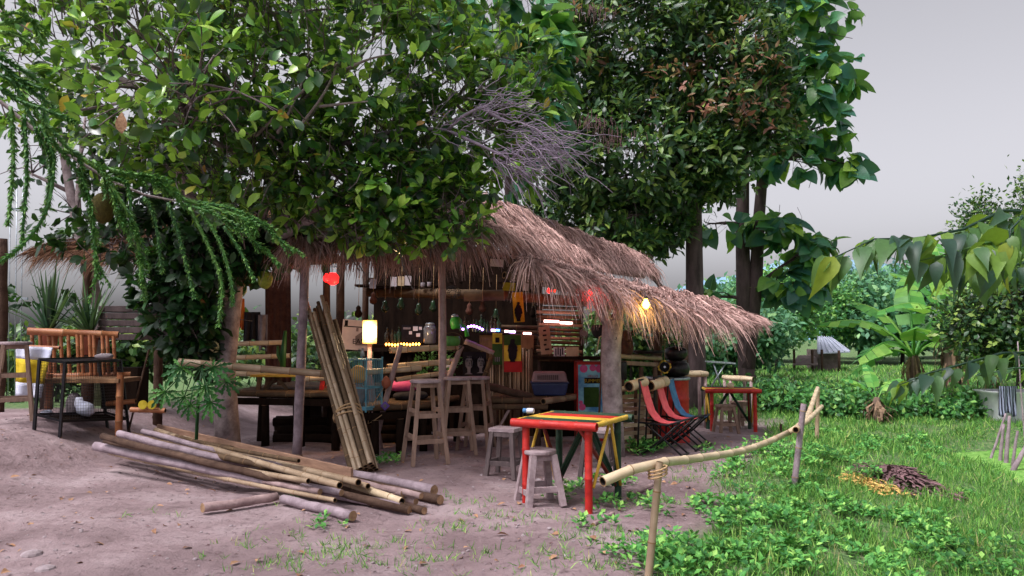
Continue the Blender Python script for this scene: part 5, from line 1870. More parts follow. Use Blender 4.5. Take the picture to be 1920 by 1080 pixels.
t, q, cen, w_, h_, rot, sh = panel('poster', 'narrow green poster with a yellow burst at its top', 923, 623, 942, 684, 10.5, 'poster_green', 'poster')
q(0, .32, .95, .35, .004, 'poster_yellow', 'print', sh)
q(0, .26, .4, .16, .008, 'print_black', 'print', sh)
for k in range(3):
    q(-.2 + .2 * k, -.33, .1, .14, .004, 'print_grey', 'print', sh)
t, q, cen, w_, h_, rot, sh = panel('poster', 'yellow poster hanging under the thatch edge', 962, 548, 982, 604, 10.2, 'poster_yellow', 'poster', R(-4))
person_print(cen + V((0, 0, -.15 * h_)), w_ * 1.6, h_ * .65, 'print_black', sh)
t, q, cen, w_, h_, rot, sh = panel('painted_board', 'tall tan board with dark scrawls leaning on the slat wall', 1012, 612, 1033, 664, 10.5, 'bamboo', 'board', R(-6))
for k in range(5):
    q(random.uniform(-.2, .2), .35 - k * .17, random.uniform(.2, .45), .06, .004, 'print_black', 'print', sh)
t, q, cen, w_, h_, rot, sh = panel('picture', 'large dark picture of two pale faces under the rail', 868, 660, 912, 704, 10.0, 'print_black', 'picture')
for u, s_ in ((-.24, 1), (.26, .9)):
    c3 = cen + V((u * w_, -.008, .05 * h_))
    fc = [(0, .085), (.03, .08), (.047, .045), (.05, .0), (.042, -.05), (.02, -.08), (.018, -.13), (.05, -.15), (-.06, -.15), (-.02, -.13), (-.02, -.08), (-.042, -.05), (-.048, 0), (-.045, .05), (-.025, .08)]
    obj('print', MB().add([c3 + V((x * s_, 0, z * s_)) for x, z in fc], [list(range(len(fc)))]), 'print_grey', sh)
    for k in range(7):
        x = -.055 + k * .018
        obj('print', MB().tube([c3 + V((x, -.005, .085 - abs(x) * .4)), c3 + V((x * 1.5, -.005, .02 if abs(x) > .03 else .055))], .006, 4), 'print_black', sh)
    for x, z, ww_, hh_ in ((-.02, .02, .024, .006), (.02, .02, .024, .006), (-.02, .032, .028, .005), (.02, .032, .028, .005), (.004, -.012, .008, .03), (0, -.042, .03, .007), (.036, -.01, .01, .07)):
        obj('print', MB().box(c3 + V((x * s_, -.005, z * s_)), (ww_, .003, hh_)), 'print_black', sh)
t, q, cen, w_, h_, rot, sh = panel('picture', 'small black and white picture on the shelf under the slats', 1038, 651, 1059, 668, 10.25, 'poster_white', 'picture')
for k in range(4):
    q(-.3 + k * .2, random.uniform(-.1, .1), .1, .8, .004, 'print_black', 'print', sh)
panel('picture', 'small tan picture on the shelf beside the striped one', 1061, 651, 1085, 668, 10.25, 'bamboo_pale', 'picture')
panel('yellow_box', 'small bright yellow card hanging under the eave', 943, 530, 966, 545, 9.8, 'poster_yellow', 'card', R(3))
panel('grey_card', 'pale square card high under the eave', 919, 486, 944, 500, 10, 'poster_white', 'card', R(4))
panel('grey_card', 'tall pale card hanging behind the thatch fringe', 980, 506, 992, 545, 9.9, 'poster_white', 'card', R(3))
for i, (px, py, m) in enumerate(((738, 528, 'poster_white'), (752, 527, 'bamboo_pale'), (765, 526, 'poster_white'), (699, 532, 'print_grey'))):
    panel('photo_card', ['pale card on the dark high shelf, leftmost of three', 'tan card in the middle of the high shelf', 'pale card at the right of the high shelf', 'dim card at the left end of the high shelf'][i], px - 6, py - 9, px + 6, py + 9, 11.1, m, 'card', R(2), 'cards on the high shelf')
t, q, cen, w_, h_, rot, sh = panel('sticker_board', 'black sound box with white stickers behind the rail', 753, 609, 793, 642, 11.2, 'print_black', 'box')
for u, v, a_, b_ in ((-.25, .3, .35, .12), (.15, .28, .22, .25), (-.08, .05, .14, .18), (.28, -.08, .18, .2), (.38, .3, .14, .18)):
    q(u, v, a_, b_, .004, random.choice(['poster_white', 'print_grey']), 'sticker', sh)
# jar, cup pots
c = P(806, 644, 10.6)
jr = thing('water_jar', 'big clear jar with lid beside the pale post', 'jar', c)
obj('body', MB().lathe([(.075, 0), (.085, .02), (.088, .2), (.075, .235), (.06, .245)], c, 18), 'glass_jar', jr)
obj('lid', MB().lathe([(.062, .245), (.064, .27), (.05, .28), (.01, .285)], c, 18), 'grey_metal', jr)
for px, py, lab in ((793, 539, 'left pale mug on the high shelf'), (805, 538, 'right pale mug on the high shelf')):
    tag(obj('mug', MB().lathe([(.028, 0), (.032, .01), (.033, .07), (.029, .07), (.027, .015), (.005, .015)], P(px, py, 11.1), 12), 'print_grey'), lab, 'mug', 'mugs on the high shelf')
c = P(857, 616, 9.9)
wc = thing('watering_can', 'bright green watering can hanging by the pale post', 'watering can', c)
obj('body', MB().lathe([(.06, 0), (.072, .02), (.075, .1), (.06, .13), (.045, .15)], c, 16, axis=(-.2, 0, 1)), 'green_plastic', wc)
obj('lid', MB().lathe([(.05, .15), (.04, .18), (.01, .19)], c, 14, axis=(-.2, 0, 1)), 'grey_metal', wc)
obj('spout', MB().tube([c + V((.05, 0, .04)), c + V((.11, 0, .01)), c + V((.13, 0, -.1))], [.03, .024, .03], 9), 'green_plastic', wc)
c = P(847, 641, 9.5)
nb_ = thing('net_basket', 'round hoop basket with green netting hanging before the post', 'basket', c)
obj('hoop', MB().tube([c + V((math.cos(k * .2618) * .145, 0, math.sin(k * .2618) * .115)) for k in range(25)], .007, 6, False), 'bamboo_old', nb_)
obj('bowl', MB().lathe([(.09, -.05), (.11, -.02), (.115, .04), (.1, .07)], c + V((-.01, .01, 0)), 16), 'leaf_bush', nb_)
c = P(848, 548, 9.9)
wb = thing('wire_basket', 'dark wire basket hanging high beside the pale post', 'basket', c)
for k in range(4):
    rr = .11 - .022 * k
    obj('ring', MB().tube([c + V((math.cos(j * .3307) * rr, 0.03 * k, math.sin(j * .3307) * rr * .7)) for j in range(20)], .004, 5, False), 'black_metal', wb)
for k in range(10):
    a = k * .628
    obj('wire', MB().tube([c + V((math.cos(a) * .11, 0, math.sin(a) * .077)), c + V((math.cos(a) * .04, .09, math.sin(a) * .03))], .003, 4, False), 'black_metal', wb)
c = P(1125, 618, 9.6)
hb = thing('hanging_pouch', 'dark mesh pouch hanging left of the trunk post', 'pouch', c)
obj('bag', MB().lathe([(.02, -.12), (.09, -.07), (.12, 0), (.1, .05), (.09, .06)], c, 14), 'black_cloth', hb)
obj('frame', MB().tube([c + V((-.1, -.02, .04)), c + V((0.02, -.05, -.1)), c + V((.12, -.02, -.03))], .007, 6), 'bamboo_old', hb)
obj('string', MB().tube([c + V((0, 0, .05)), c + V((.02, 0, .35))], .003, 4), 'rope', hb)
ac = P(1126, 640, 9.4)
tag(obj('green_ring', MB().tube([ac + V((math.cos(k * .3307) * .028, 0, math.sin(k * .3307) * .04)) for k in range(20)], .008, 6, False), 'green_plastic'), 'small bright green ring hanging beside the trunk post', 'ring')
tag(obj('angle_stick', MB().tube([P(1119, 662, 9.35), P(1124, 632, 9.35), P(1141, 624, 9.35)], .009, 6), 'bamboo_pale'), 'bent pale stick hanging left of the trunk post', 'stick')
c = P(1095, 625, 10.1)
dc_ = thing('dream_catcher', 'round woven dream catcher hanging right of the slat wall', 'ornament', c)
obj('hoop', MB().tube([c + V((math.cos(k * .3307) * .05, 0, math.sin(k * .3307) * .06)) for k in range(20)], .007, 6, False), 'print_grey', dc_)
obj('web', MB().lathe([(.044, -.003), (.044, .003)], c, 14, axis=(0, 1, 0)), 'grey_cloth', dc_)
for k in (-1, 0, 1):
    obj('feather', MB().tube([c + V((k * .025, 0, -.06)), c + V((k * .03, 0, -.11)), c + V((k * .032, 0, -.16))], [.004, .012, .003], 5), 'grey_cloth', dc_)
tag(obj('plant_pot', MB().lathe([(.06, 0), (.08, .12), (.085, .15), (.07, .15), (.065, .13), (.01, .13)], P(840, 706, 10.2), 16), 'white_plastic'), 'white flower pot behind the stools', 'plant pot')
pl_ = thing('potted_plant', 'leafy plant behind the rail in the white pot', 'plant', P(840, 690, 10.2))
ps, ax = clusters(EL((835, 682, 10.25, (.22, .15, .16), 26), (800, 680, 10.4, (.16, .12, .12), 14)), .1, .5)
pos, d, up, sz = rosette(ps, ax, 6, .9, (.04, .07))
npobj('leaves', *scatter(lt, pos, d, up, sz), 'leaf_bush', pl_, stuff=True)

# ---- lamps
c = P(693, 644, 9.75)
lp = thing('table_lamp', 'glowing cylindrical lampshade on a post by the bird cage', 'lamp', P(693, 760, 9.75))
mb = MB()
for k_, (z0, z1) in enumerate(((0, .03), (.03, .07), (.07, .22), (.22, .26), (.26, .29))):
    mb.lathe([(.088, z0), (.088, z1)], c, 24, abs(k_ - 2))
obj('lamp_shade', mb, ['lamp_glow', 'lamp_glow_mid', 'lamp_glow_end'], lp)
obj('stand', MB().tube([P(693, 770, 9.75), c + V((0, 0, .05))], .03, 9), 'log_pink', lp)
li = bpy.data.lights.new('lamp_light', 'POINT')
li.energy = 18
li.color = (1, .68, .38)
li.shadow_soft_size = .1
lo = bpy.data.objects.new('lamp_light', li)
col.objects.link(lo)
lo.parent = lp
lo.location = c + V((0, -.18, .15)) - V(lp.location)
def bulb(px, py, y, r, mat, label, energy, colr):
    c = P(px, py, y)
    t = thing('light_bulb', label, 'bulb', c)
    obj('glass', MB().lathe([(r * .35, -r * 1.1), (r * .8, -r * .7), (r, 0), (r * .8, r * .6), (r * .4, r * 1.2), (r * .35, r * 1.5)], c, 14), mat, t)
    obj('socket', MB().lathe([(r * .42, r * 1.5), (r * .42, r * 2.3)], c, 10), 'black_metal', t)
    obj('cord', MB().tube([c + V((0, 0, r * 2.3)), c + V((.01, .1, r * 2.3 + .06)), c + V((.03, .5, r * 2.3 + .1))], .004, 5), 'black_metal', t)
    li = bpy.data.lights.new('bulb_light', 'POINT')
    li.energy = energy
    li.color = colr
    li.shadow_soft_size = r
    lo = bpy.data.objects.new('bulb_light', li)
    col.objects.link(lo)
    lo.parent = t
    lo.location = (0, -.1, -.03)
bulb(1211, 571, 8.72, .042, 'bulb_yellow', 'lit yellow bulb hanging under the awning thatch', 2.5, (1, .8, .25))
bulb(1106, 549, 8.45, .028, 'bulb_red', 'lit red bulb under the awning left of the yellow one', 1.2, (1, .06, .06))
bulb(612, 522, 9.6, .04, 'bulb_red', 'lit red lantern beside the corner post', 1.0, (1, .06, .06))
bulb(1030, 545, 10.0, .03, 'bulb_red', 'dim red light behind the thatch fringe', 2.5, (1, .1, .05))
rs = thing('red_lantern', 'red cloth lantern glowing next to the corner post', 'lantern', P(620, 530, 9.25))
obj('shade', MB().lathe([(.03, 0), (.07, .03), (.075, .1), (.04, .15)], P(624, 534, 9.7), 12), 'bulb_red', rs)
tag(obj('orange_cloth', MB().lathe([(.02, -.06), (.03, 0), (.035, .06), (.02, .1)], P(1040, 540, 10), 9), 'orange_cloth'), 'small orange pouch hanging behind the thatch fringe', 'pouch')
bd = thing('bead_lights', 'string of lilac fairy lights sagging across the bar', 'string lights', P(880, 618, 9.9))
pts = [P(868 + i * 5.2, 617 - 6 * math.sin(i / 7 * math.pi) + i * .1, 9.9) for i in range(8)]
obj('cord', MB().tube(pts, .003, 4, False), 'black_metal', bd)
for p in pts:
    obj('bead', MB().lathe([(.004, -.016), (.014, -.008), (.016, 0), (.014, .008), (.004, .016)], p, 8), 'bead_lilac', bd)
tl = thing('tube_lights', 'row of short glowing coloured light tubes along the shelf edge', 'light tubes', P(960, 625, 10.2))
obj('rail', MB().beam(P(915, 622, 10.25), P(1010, 628, 10.25), .02, .02), 'black_metal', tl)
for x0, x1, yy, m in ((921, 929, 619, 'tube_lilac'), (930, 937, 619, 'tube_blue'), (946, 953, 621, 'tube_pink'), (955, 966, 622, 'tube_lilac'), (981, 996, 625, 'tube_pink')):
    obj('light_tube', MB().tube([P(x0, yy, 10.2), P(x1, yy + .4, 10.2)], .014, 8), m, tl)
tl = thing('tube_lights', 'two pale light tubes across the bamboo slat wall', 'light tubes', P(1040, 604, 10.5))
for x0, x1, yy, m in ((1020, 1048, 602, 'tube_pink'), (1050, 1073, 605, 'tube_pink')):
    obj('light_tube', MB().tube([P(x0, yy, 10.5), P(x1, yy + 1, 10.5)], .016, 8), m, tl)
obj('cord', MB().tube([P(1005, 601, 10.52), P(1080, 607, 10.52)], .004, 4), 'black_metal', tl)
wl = thing('candle_lights', 'low row of warm fairy lights behind the rail', 'string lights', P(750, 648, 11))
obj('cord', MB().tube([P(722, 647, 11), P(790, 648, 11)], .004, 4), 'black_metal', wl)
for i in range(12):
    obj('bead', MB().lathe([(.004, -.02), (.015, -.008), (.015, .008), (.004, .02)], P(724 + i * 5.6, 646 + random.uniform(-1, 1), 11), 7), 'warm_strip', wl)

# ---- blue bird cage
c0 = P(642, 757, 9.0)
bc = thing('bird_cage', 'pale blue wire bird cage standing on the platform edge', 'bird cage', c0 + V((.2, .15, 0)))
q0, q1 = P(646, 757, 9.0), P(686, 765, 8.8)
q2 = P(716, 752, 9.05)
q3 = q0 + (q2 - q1)
hC = .54
zb = q1.z
cor = [V((p.x, p.y, zb)) for p in (q0, q1, q2, q3)]
obj('tray', MB().add([p + V((0, 0, -.03)) for p in cor] + [p + V((0, 0, .01)) for p in cor], [(3, 2, 1, 0), (4, 5, 6, 7), (0, 1, 5, 4), (1, 2, 6, 5), (2, 3, 7, 6), (3, 0, 4, 7)]), 'cage_blue', bc)
for p in cor:
    obj('post', MB().beam(p + V((0, 0, -.05)), p + V((0, 0, hC + .03)), .016, .016), 'cage_blue', bc)
for z in (.0, .22, hC):
    for i in range(4):
        obj('frame_bar', MB().beam(cor[i] + V((0, 0, z)), cor[(i + 1) % 4] + V((0, 0, z)), .014, .018), 'cage_blue', bc)
mb = MB()
for i in range(4):
    for k in range(1, 11):
        p = cor[i].lerp(cor[(i + 1) % 4], k / 11)
        mb.tube([p, p + V((0, 0, hC))], .0026, 4, False)
for k in range(1, 11):
    mb.tube([cor[0].lerp(cor[1], k / 11) + V((0, 0, hC)), cor[3].lerp(cor[2], k / 11) + V((0, 0, hC))], .0026, 4, False)
o = obj('wires', mb, 'cage_blue', bc)
o['kind'] = 'stuff'
cc = (cor[0] + cor[1] + cor[2] + cor[3]) / 4
tag(obj('nest_basket', MB().lathe([(.05, -.1), (.09, -.06), (.1, 0), (.085, .06), (.03, .1)], cc + V((-.06, 0, .37)), 14), 'straw_pale'), 'round straw nest inside the blue bird cage', 'nest')
tag(obj('grey_bundle', MB().tube([cc + V((-.07, 0, .02)), cc + V((-.06, 0, .12)), cc + V((-.05, 0, .2)), cc + V((-.05, 0, .25))], [.07, .085, .07, .03], 10, wob=.1), 'grey_cloth'), 'grey feathery bundle at the bottom of the blue cage', 'bundle')
tap = P(680, 660, 8.95)
tag(obj('metal_tap', MB().tube([tap + V((0, 0, -.05)), tap, tap + V((0, 0, .05))], [.03, .018, .012], 8).tube([tap + V((0, 0, .03)), tap + V((-.05, 0, .03))], .01, 6), 'grey_metal'), 'small silvery fitting on top of the blue cage', 'fitting')
# magenta cushion, seat, tags
def cushion(name, label, c, sx_, sy_, sz_, mat, rz=0):
    mb = MB()
    n, m_ = 14, 9
    vv, ff = [], []
    for j in range(m_ + 1):
        ph = -math.pi / 2 + math.pi * j / m_
        for i in range(n):
            th = 2 * math.pi * i / n
            sg = lambda v, e: math.copysign(abs(v) ** e, v)
            x, y, z = sg(math.cos(th), .5) * sg(math.cos(ph), .6), sg(math.sin(th), .5) * sg(math.cos(ph), .6), sg(math.sin(ph), .8)
            vv.append(c + Matrix.Rotation(rz, 3, 'Z') @ V((x * sx_, y * sy_, z * sz_ * (1 + .15 * math.sin(3 * th)))))
    for j in range(m_):
        for i in range(n):
            ff.append((j * n + i, j * n + (i + 1) % n, (j + 1) * n + (i + 1) % n, (j + 1) * n + i))
    return tag(obj(name, mb.add(vv, ff, 0, True), mat), label, name.split('_')[-1])
cushion('floor_cushion', 'crumpled magenta cushion on the platform behind the rail', P(757, 724, 9.9), .20, .16, .065, 'magenta_cloth', .1)
cushion('floor_cushion', 'dark cushion under the magenta one', P(770, 742, 9.75), .22, .16, .05, 'black_cloth', .1)
c = P(722, 761, 8.9)
pt = thing('diamond_tag', 'small purple diamond ornament hanging below the cage', 'ornament', c)
obj('plate', MB().box(c, (.075, .008, .075), Matrix.Rotation(R(45), 3, 'Y')), 'purple_plastic', pt)
obj('inlay', MB().box(c + V((0, -.006, 0)), (.04, .006, .04), Matrix.Rotation(R(45), 3, 'Y')), 'print_grey', pt)
obj('string', MB().tube([c + V((0, 0, .05)), P(712, 740, 8.95), P(728, 712, 9.1)], .003, 4), 'rope', pt)
tag(obj('loose_cord', MB().tube([P(712, 738, 8.9), P(692, 770, 8.9), P(690, 795, 8.9), P(705, 786, 8.9), P(716, 778, 8.9)], .005, 5), 'rope'), 'loose pink cord dangling under the blue cage', 'cord')
tag(obj('red_ornament', MB().lathe([(.005, -.07), (.05, -.03), (.055, .02), (.03, .06), (.005, .08)], P(724, 718, 9.0), 10), 'terracotta'), 'dark red pendant hanging on the rail stick', 'ornament')
# low yellow table on the platform
c = P(528, 722, 10.0)
c.z = .69
yt = thing('low_table', 'low table with yellow top and red legs on the platform', 'table', c)
top_z = P(528, 703, 10.0).z
obj('top', MB().box(V((c.x + .15, c.y, top_z)), (.95, .5, .03)), 'yellow_paint', yt, bevel=.004)
for dx, m in ((-.25, 'wood_mid'), (.55, 'red_paint')):
    obj('leg', MB().beam(V((c.x + dx, c.y - .15, .66)), V((c.x + dx + .02, c.y - .15, top_z - .015)), .05, .05), m, yt)
    obj('leg', MB().beam(V((c.x + dx, c.y + .18, .66)), V((c.x + dx + .02, c.y + .18, top_z - .015)), .05, .05), m, yt)
for s_ in (-1, 1):
    obj('brace', MB().beam(V((c.x - .02, c.y - .15, top_z - .02)), V((c.x - .02 + s_ * .15, c.y - .15, .66)), .035, .035), 'bamboo_old', yt)
# cactus sprig in front
cs_ = thing('cactus', 'slender green cactus standing on the platform before the rails', 'plant', P(530, 690, 9.9))
obj('stem', MB().tube([P(530, 700, 9.9), P(531, 660, 9.9), P(535, 620, 9.9)], [.035, .04, .02], 8), 'leaf_papaya', cs_)
obj('arm', MB().tube([P(530, 682, 9.9), P(522, 665, 9.9), P(521, 648, 9.9)], [.025, .028, .015], 8), 'leaf_papaya', cs_)
# clothes hanging at back left
def hang_cloth(name, label, px0, py0, px1, py1, y, mat, cat='clothes', folds=6, flare=0):
    n, m_ = 16, 8
    vv, ff = [], []
    for j in range(m_ + 1):
        for i in range(n + 1):
            u, v = i / n, j / m_
            x = px0 + (px1 - px0) * (.5 + (u - .5) * (1 + flare * v))
            yy = py0 + (py1 - py0) * v + 4 * math.sin(u * 9) * v
            p = P(x, yy, y)
            vv.append(p + V((0, .03 * math.sin(u * folds * 3.14 + v) * (.3 + .7 * v), 0)))
    for j in range(m_):
        for i in range(n):
            a = j * (n + 1) + i
            ff.append((a, a + 1, a + n + 2, a + n + 1))
    o = obj(name, MB().add(vv, ff, 0, True), mat)
    so_ = o.modifiers.new('thick', 'SOLIDIFY')
    so_.thickness = .008
    return tag(o, label, cat)
hang_cloth('dark_jacket', 'dark jacket hanging behind the pale trunk', 458, 585, 488, 640, 10.9, 'black_cloth', flare=.2)
hang_cloth('pale_scarf', 'pale scarf draped beside the dark jacket', 484, 590, 502, 655, 10.85, 'grey_cloth', folds=3)
hang_cloth('orange_banner', 'orange and yellow cloth hanging behind the trunk', 434, 560, 458, 615, 11.0, 'orange_cloth')
hang_cloth('brown_curtain', 'brown curtain hanging at the back of the platform', 497, 510, 545, 720, 11.6, 'brown_fur', 'curtain', 8)

# ---- left: bench, towel, cage, plants, post, mast, crates
g = on(135, 9.6)
lb = thing('bamboo_settee', 'orange bamboo settee with slatted back behind the mesh cage', 'settee', g)
obj('top_rail', MB().bamboo([P(52, 621, 9.5), P(222, 628, 9.8)], .045, 12, gap=.45), ['bamboo_orange', 'bamboo_node', 'hollow'], lb)
obj('bottom_rail', MB().bamboo([P(92, 706, 9.5), P(245, 703, 9.8)], .04, 12, gap=.45), ['bamboo_orange', 'bamboo_node', 'hollow'], lb)
for i, x in enumerate((60, 75, 91, 100, 114, 128, 145, 153, 168, 176, 192, 201, 213)):
    obj('slat', MB().bamboo([P(x, 624 + i * .5, 9.62), P(x + 3, 703, 9.62)], .022, 8, gap=.2), ['bamboo_orange', 'bamboo_node', 'hollow'], lb)
obj('seat', MB().box(P(150, 712, 9.3), (1.2, .55, .05)), 'wood_mid', lb, bevel=.005)
for x, y in ((95, 9.1), (228, 9.1), (95, 9.6), (228, 9.6)):
    f = on(x, y)
    obj('leg', MB().bamboo([f, V((f.x, f.y, P(100, 700, 9.3).z))], .04, 10), ['bamboo_orange', 'bamboo_node', 'hollow'], lb)
obj('lower_rail', MB().bamboo([P(200, 757, 9.4), P(255, 752, 9.4)], .03, 10), ['bamboo_orange', 'bamboo_node', 'hollow'], lb)
def towel():
    t = thing('striped_towel', 'white and yellow towel hung over the settee end', 'towel', P(68, 740, 8.95))
    rows = [(648, 672, 'white_cloth'), (672, 716, 'yellow_cloth'), (716, 742, 'white_cloth')]
    for a, b, m in rows:
        n = 12
        vv, ff = [], []
        for j in range(5):
            v = j / 4
            for i in range(n + 1):
                u = i / n
                yy = a + (b - a) * v
                off = 24 * (1 - (yy - 648) / 94)
                p = P(28 + u * (50 + off), yy + 4 * u, 8.95)
                vv.append(p + V((0, .03 * math.sin(u * 10 + yy * .02), 0)))
        for j in range(4):
            for i in range(n):
                q = j * (n + 1) + i
                ff.append((q, q + 1, q + n + 2, q + n + 1))
        o = obj('band', MB().add(vv, ff, 0, True), m, t)
        o.modifiers.new('thick', 'SOLIDIFY').thickness = .01
    obj('rod', MB().bamboo([P(20, 649, 9.0), P(112, 652, 9.0)], .02, 8), ['bamboo_orange', 'bamboo_node', 'hollow'], t)
towel()
# mesh cage
cg = thing('mesh_cage', 'dark metal cage covered with wire mesh standing on the soil at left', 'cage', G(150, 812))
f = [G(64, 806), G(112, 820), G(243, 816)]
f.append(f[0] + (f[2] - f[1]))
f[3].z = T(f[3].x, f[3].y)
tops = [P(74, 674, f[0].y), P(122, 680, f[1].y), P(226, 676, f[2].y)]
tops.append(tops[0] + (tops[2] - tops[1]))
for a, b in zip(f, tops):
    obj('leg', MB().beam(a - V((0, 0, .02)), b, .028, .028), 'black_metal', cg)
for i in range(4):
    obj('frame_bar', MB().beam(tops[i], tops[(i + 1) % 4], .028, .028), 'black_metal', cg)
    obj('frame_bar', MB().beam(f[i].lerp(tops[i], .22), f[(i + 1) % 4].lerp(tops[(i + 1) % 4], .22), .025, .025), 'black_metal', cg)
obj('floor', MB().add([f[i].lerp(tops[i], .2) for i in range(4)], [(0, 1, 2, 3)]), 'wood_dark', cg)
mb = MB()
for i in range(4):
    a0, a1, b0, b1 = f[i].lerp(tops[i], .22), tops[i], f[(i + 1) % 4].lerp(tops[(i + 1) % 4], .22), tops[(i + 1) % 4]
    for k in range(1, 26):
        mb.tube([a0.lerp(b0, k / 26), a1.lerp(b1, k / 26)], .0016, 3, False)
    for k in range(1, 20):
        mb.tube([a0.lerp(a1, k / 20), b0.lerp(b1, k / 20)], .0016, 3, False)
for k in range(1, 26):
    mb.tube([tops[0].lerp(tops[1], k / 26), tops[3].lerp(tops[2], k / 26)], .0018, 3, False)
o = obj('wire_mesh', mb, 'black_metal', cg)
o['kind'] = 'stuff'
obj('stick', MB().tube([P(240, 812, f[2].y - .02), P(283, 640, f[2].y + .3)], .012, 6), 'log_brown', cg)
fl = f[1].lerp(tops[1], .2).z
ci = (f[0] + f[1] + f[2] + f[3]) / 4
hn = thing('pale_hen', 'pale rounded bird-like bundle sitting inside the mesh cage', 'bundle', V((P(157, 770, ci.y).x, ci.y, fl)))
p = V((P(157, 770, ci.y).x, ci.y, fl))
obj('body', MB().tube([p + V((.09, 0, .03)), p + V((.05, 0, .08)), p + V((-.01, 0, .11)), p + V((-.06, 0, .17)), p + V((-.06, 0, .23))], [.04, .085, .085, .05, .035], 12), 'white_cloth', hn)
cushion('cage_cushion', 'grey lump beside the pale bird in the mesh cage', V((P(128, 760, ci.y).x, ci.y + .1, fl + .13)), .07, .07, .13, 'grey_cloth')
cushion('cage_cushion', 'small crumpled rag on the cage floor', V((P(97, 770, ci.y).x, ci.y - .1, fl + .05)), .06, .05, .04, 'white_cloth')
cushion('rolled_cloth', 'small pale roll lying on top of the mesh cage', P(195, 668, ci.y), .1, .05, .03, 'grey_cloth')
for px in (268, 285):
    tag(obj('pale_disc', MB().lathe([(.05, -.01), (.05, .01)], P(px, 759, 8.8), 14, axis=(0, 1, 0)), 'poster_yellow'), ['left', 'right'][px > 270] + ' one of two round pale-yellow discs low behind the papaya leaves', 'disc')
obj_ = obj('disc_rail', MB().bamboo([P(245, 768, 8.85), P(310, 770, 8.85)], .03, 8), ['bamboo_orange', 'bamboo_node', 'hollow'])
tag(obj_, 'low orange bamboo rail under the two pale discs', 'rail')
# wooden post at left edge and wire mast
tag(pole('wooden_post', on(2, 9.9) - V((0, 0, .05)), P(2, 448, 9.9), .075, LB, None, .07, 'log', sides=12), 'brown wooden post at the left edge', 'post')
ms = thing('lattice_mast', 'thin metal lattice mast rising behind the left post', 'mast', on(32, 13))
for px in (20, 32, 43):
    obj('rod', MB().tube([on(px, 13), P(px, 330, 13)], .009, 6), 'grey_metal', ms)
for yy in (392, 478, 560):
    obj('tie', MB().beam(P(14, yy, 13), P(52, yy, 13), .03, .04), 'grey_metal', ms)
def spiky(label, px, py_base, y, h, n):
    b = P(px, py_base, y)
    t = thing('spiky_plant', label, 'plant', b, 'spiky plants behind the settee')
    obj('pot', MB().lathe([(.09, -.28), (.12, 0), (.13, .02), (.1, .02)], b, 14), 'terracotta', t)
    obj('pot_stand', MB().tube([V((b.x, b.y, T(b.x, b.y))), b - V((0, 0, .28))], .08, 10), 'log_brown', t)
    for i in range(n):
        a = random.uniform(0, 6.28)
        e = random.uniform(.05, .95) ** 1.4 + .05
        L = h * random.uniform(.6, 1.05)
        d = V((math.cos(a) * math.sin(e), math.sin(a) * math.sin(e), math.cos(e)))
        sd = d.cross(V((0, 0, 1))).normalized() * h * .035
        vv, ff = [], []
        for k in range(5):
            u = k / 4
            p = b + d * L * u + V((0, 0, -.3 * L * u * u * math.sin(e)))
            ww_ = (1 - u) ** .7 * .9 + .05
            vv += [p - sd * ww_, p + V((0, 0, -.01)), p + sd * ww_]
        for k in range(4):
            ff += [(3 * k, 3 * k + 1, 3 * k + 4, 3 * k + 3), (3 * k + 1, 3 * k + 2, 3 * k + 5, 3 * k + 4)]
        obj('blade', MB().add(vv, ff, 0, True), 'leaf_spiky', t)
spiky('spiky potted plant left of the slim trunk', 92, 625, 10.6, 1.05, 40)
spiky('darker spiky potted plant beside the slim trunk', 168, 628, 10.9, .95, 40)
bx = thing('wooden_crate', 'dark stacked wooden box behind the settee', 'box', P(240, 635, 11.2))
for i in range(5):
    obj('board', MB().box(P(238, 580 + i * 13, 11.2), (.62 + .03 * (i % 2), .4, .085)), 'wood_dark_grey', bx, bevel=.006)
obj('pedestal', MB().box(V((P(238, 640, 11.2).x, 11.2, .5)), (.5, .35, .8)), 'wood_dark', bx)

# papaya leaves under the fruit tree
pp = thing('papaya_plant', 'young papaya plant with deeply cut leaves by the platform', 'plant', on(372, 8.3))
pb_ = on(372, 8.3)
obj('stem', MB().tube([pb_ - V((0, 0, .03)), P(372, 740, 8.3), P(380, 690, 8.35)], [.02, .018, .014], 8), 'leaf_papaya', pp)
def papaya_leaf(c, d, up, size):
    c, d, up = V(c), V(d).normalized(), V(up).normalized()
    x = d.cross(up).normalized()
    up = x.cross(d)
    mb = MB()
    for k, ang in enumerate((-140, -100, -62, -30, 0, 30, 62, 100, 140)):
        L = size * (1 - abs(ang) / 300)
        a = R(ang)
        ld = d * math.cos(a) + x * math.sin(a)
        sd = ld.cross(up)
        pts = [(0, .03), (.3, .05), (.42, .13), (.5, .06), (.62, .16), (.72, .06), (.85, .10), (1, 0)]
        vv, ff = [], []
        for t_, w2 in pts:
            p = c + ld * L * t_ - up * L * .3 * t_ * t_
            vv += [p - sd * w2 * L + up * .01, p, p + sd * w2 * L + up * .01]
        for i in range(len(pts) - 1):
            ff += [(3 * i, 3 * i + 1, 3 * i + 4, 3 * i + 3), (3 * i + 1, 3 * i + 2, 3 * i + 5, 3 * i + 4)]
        mb.add(vv, ff)
    return mb
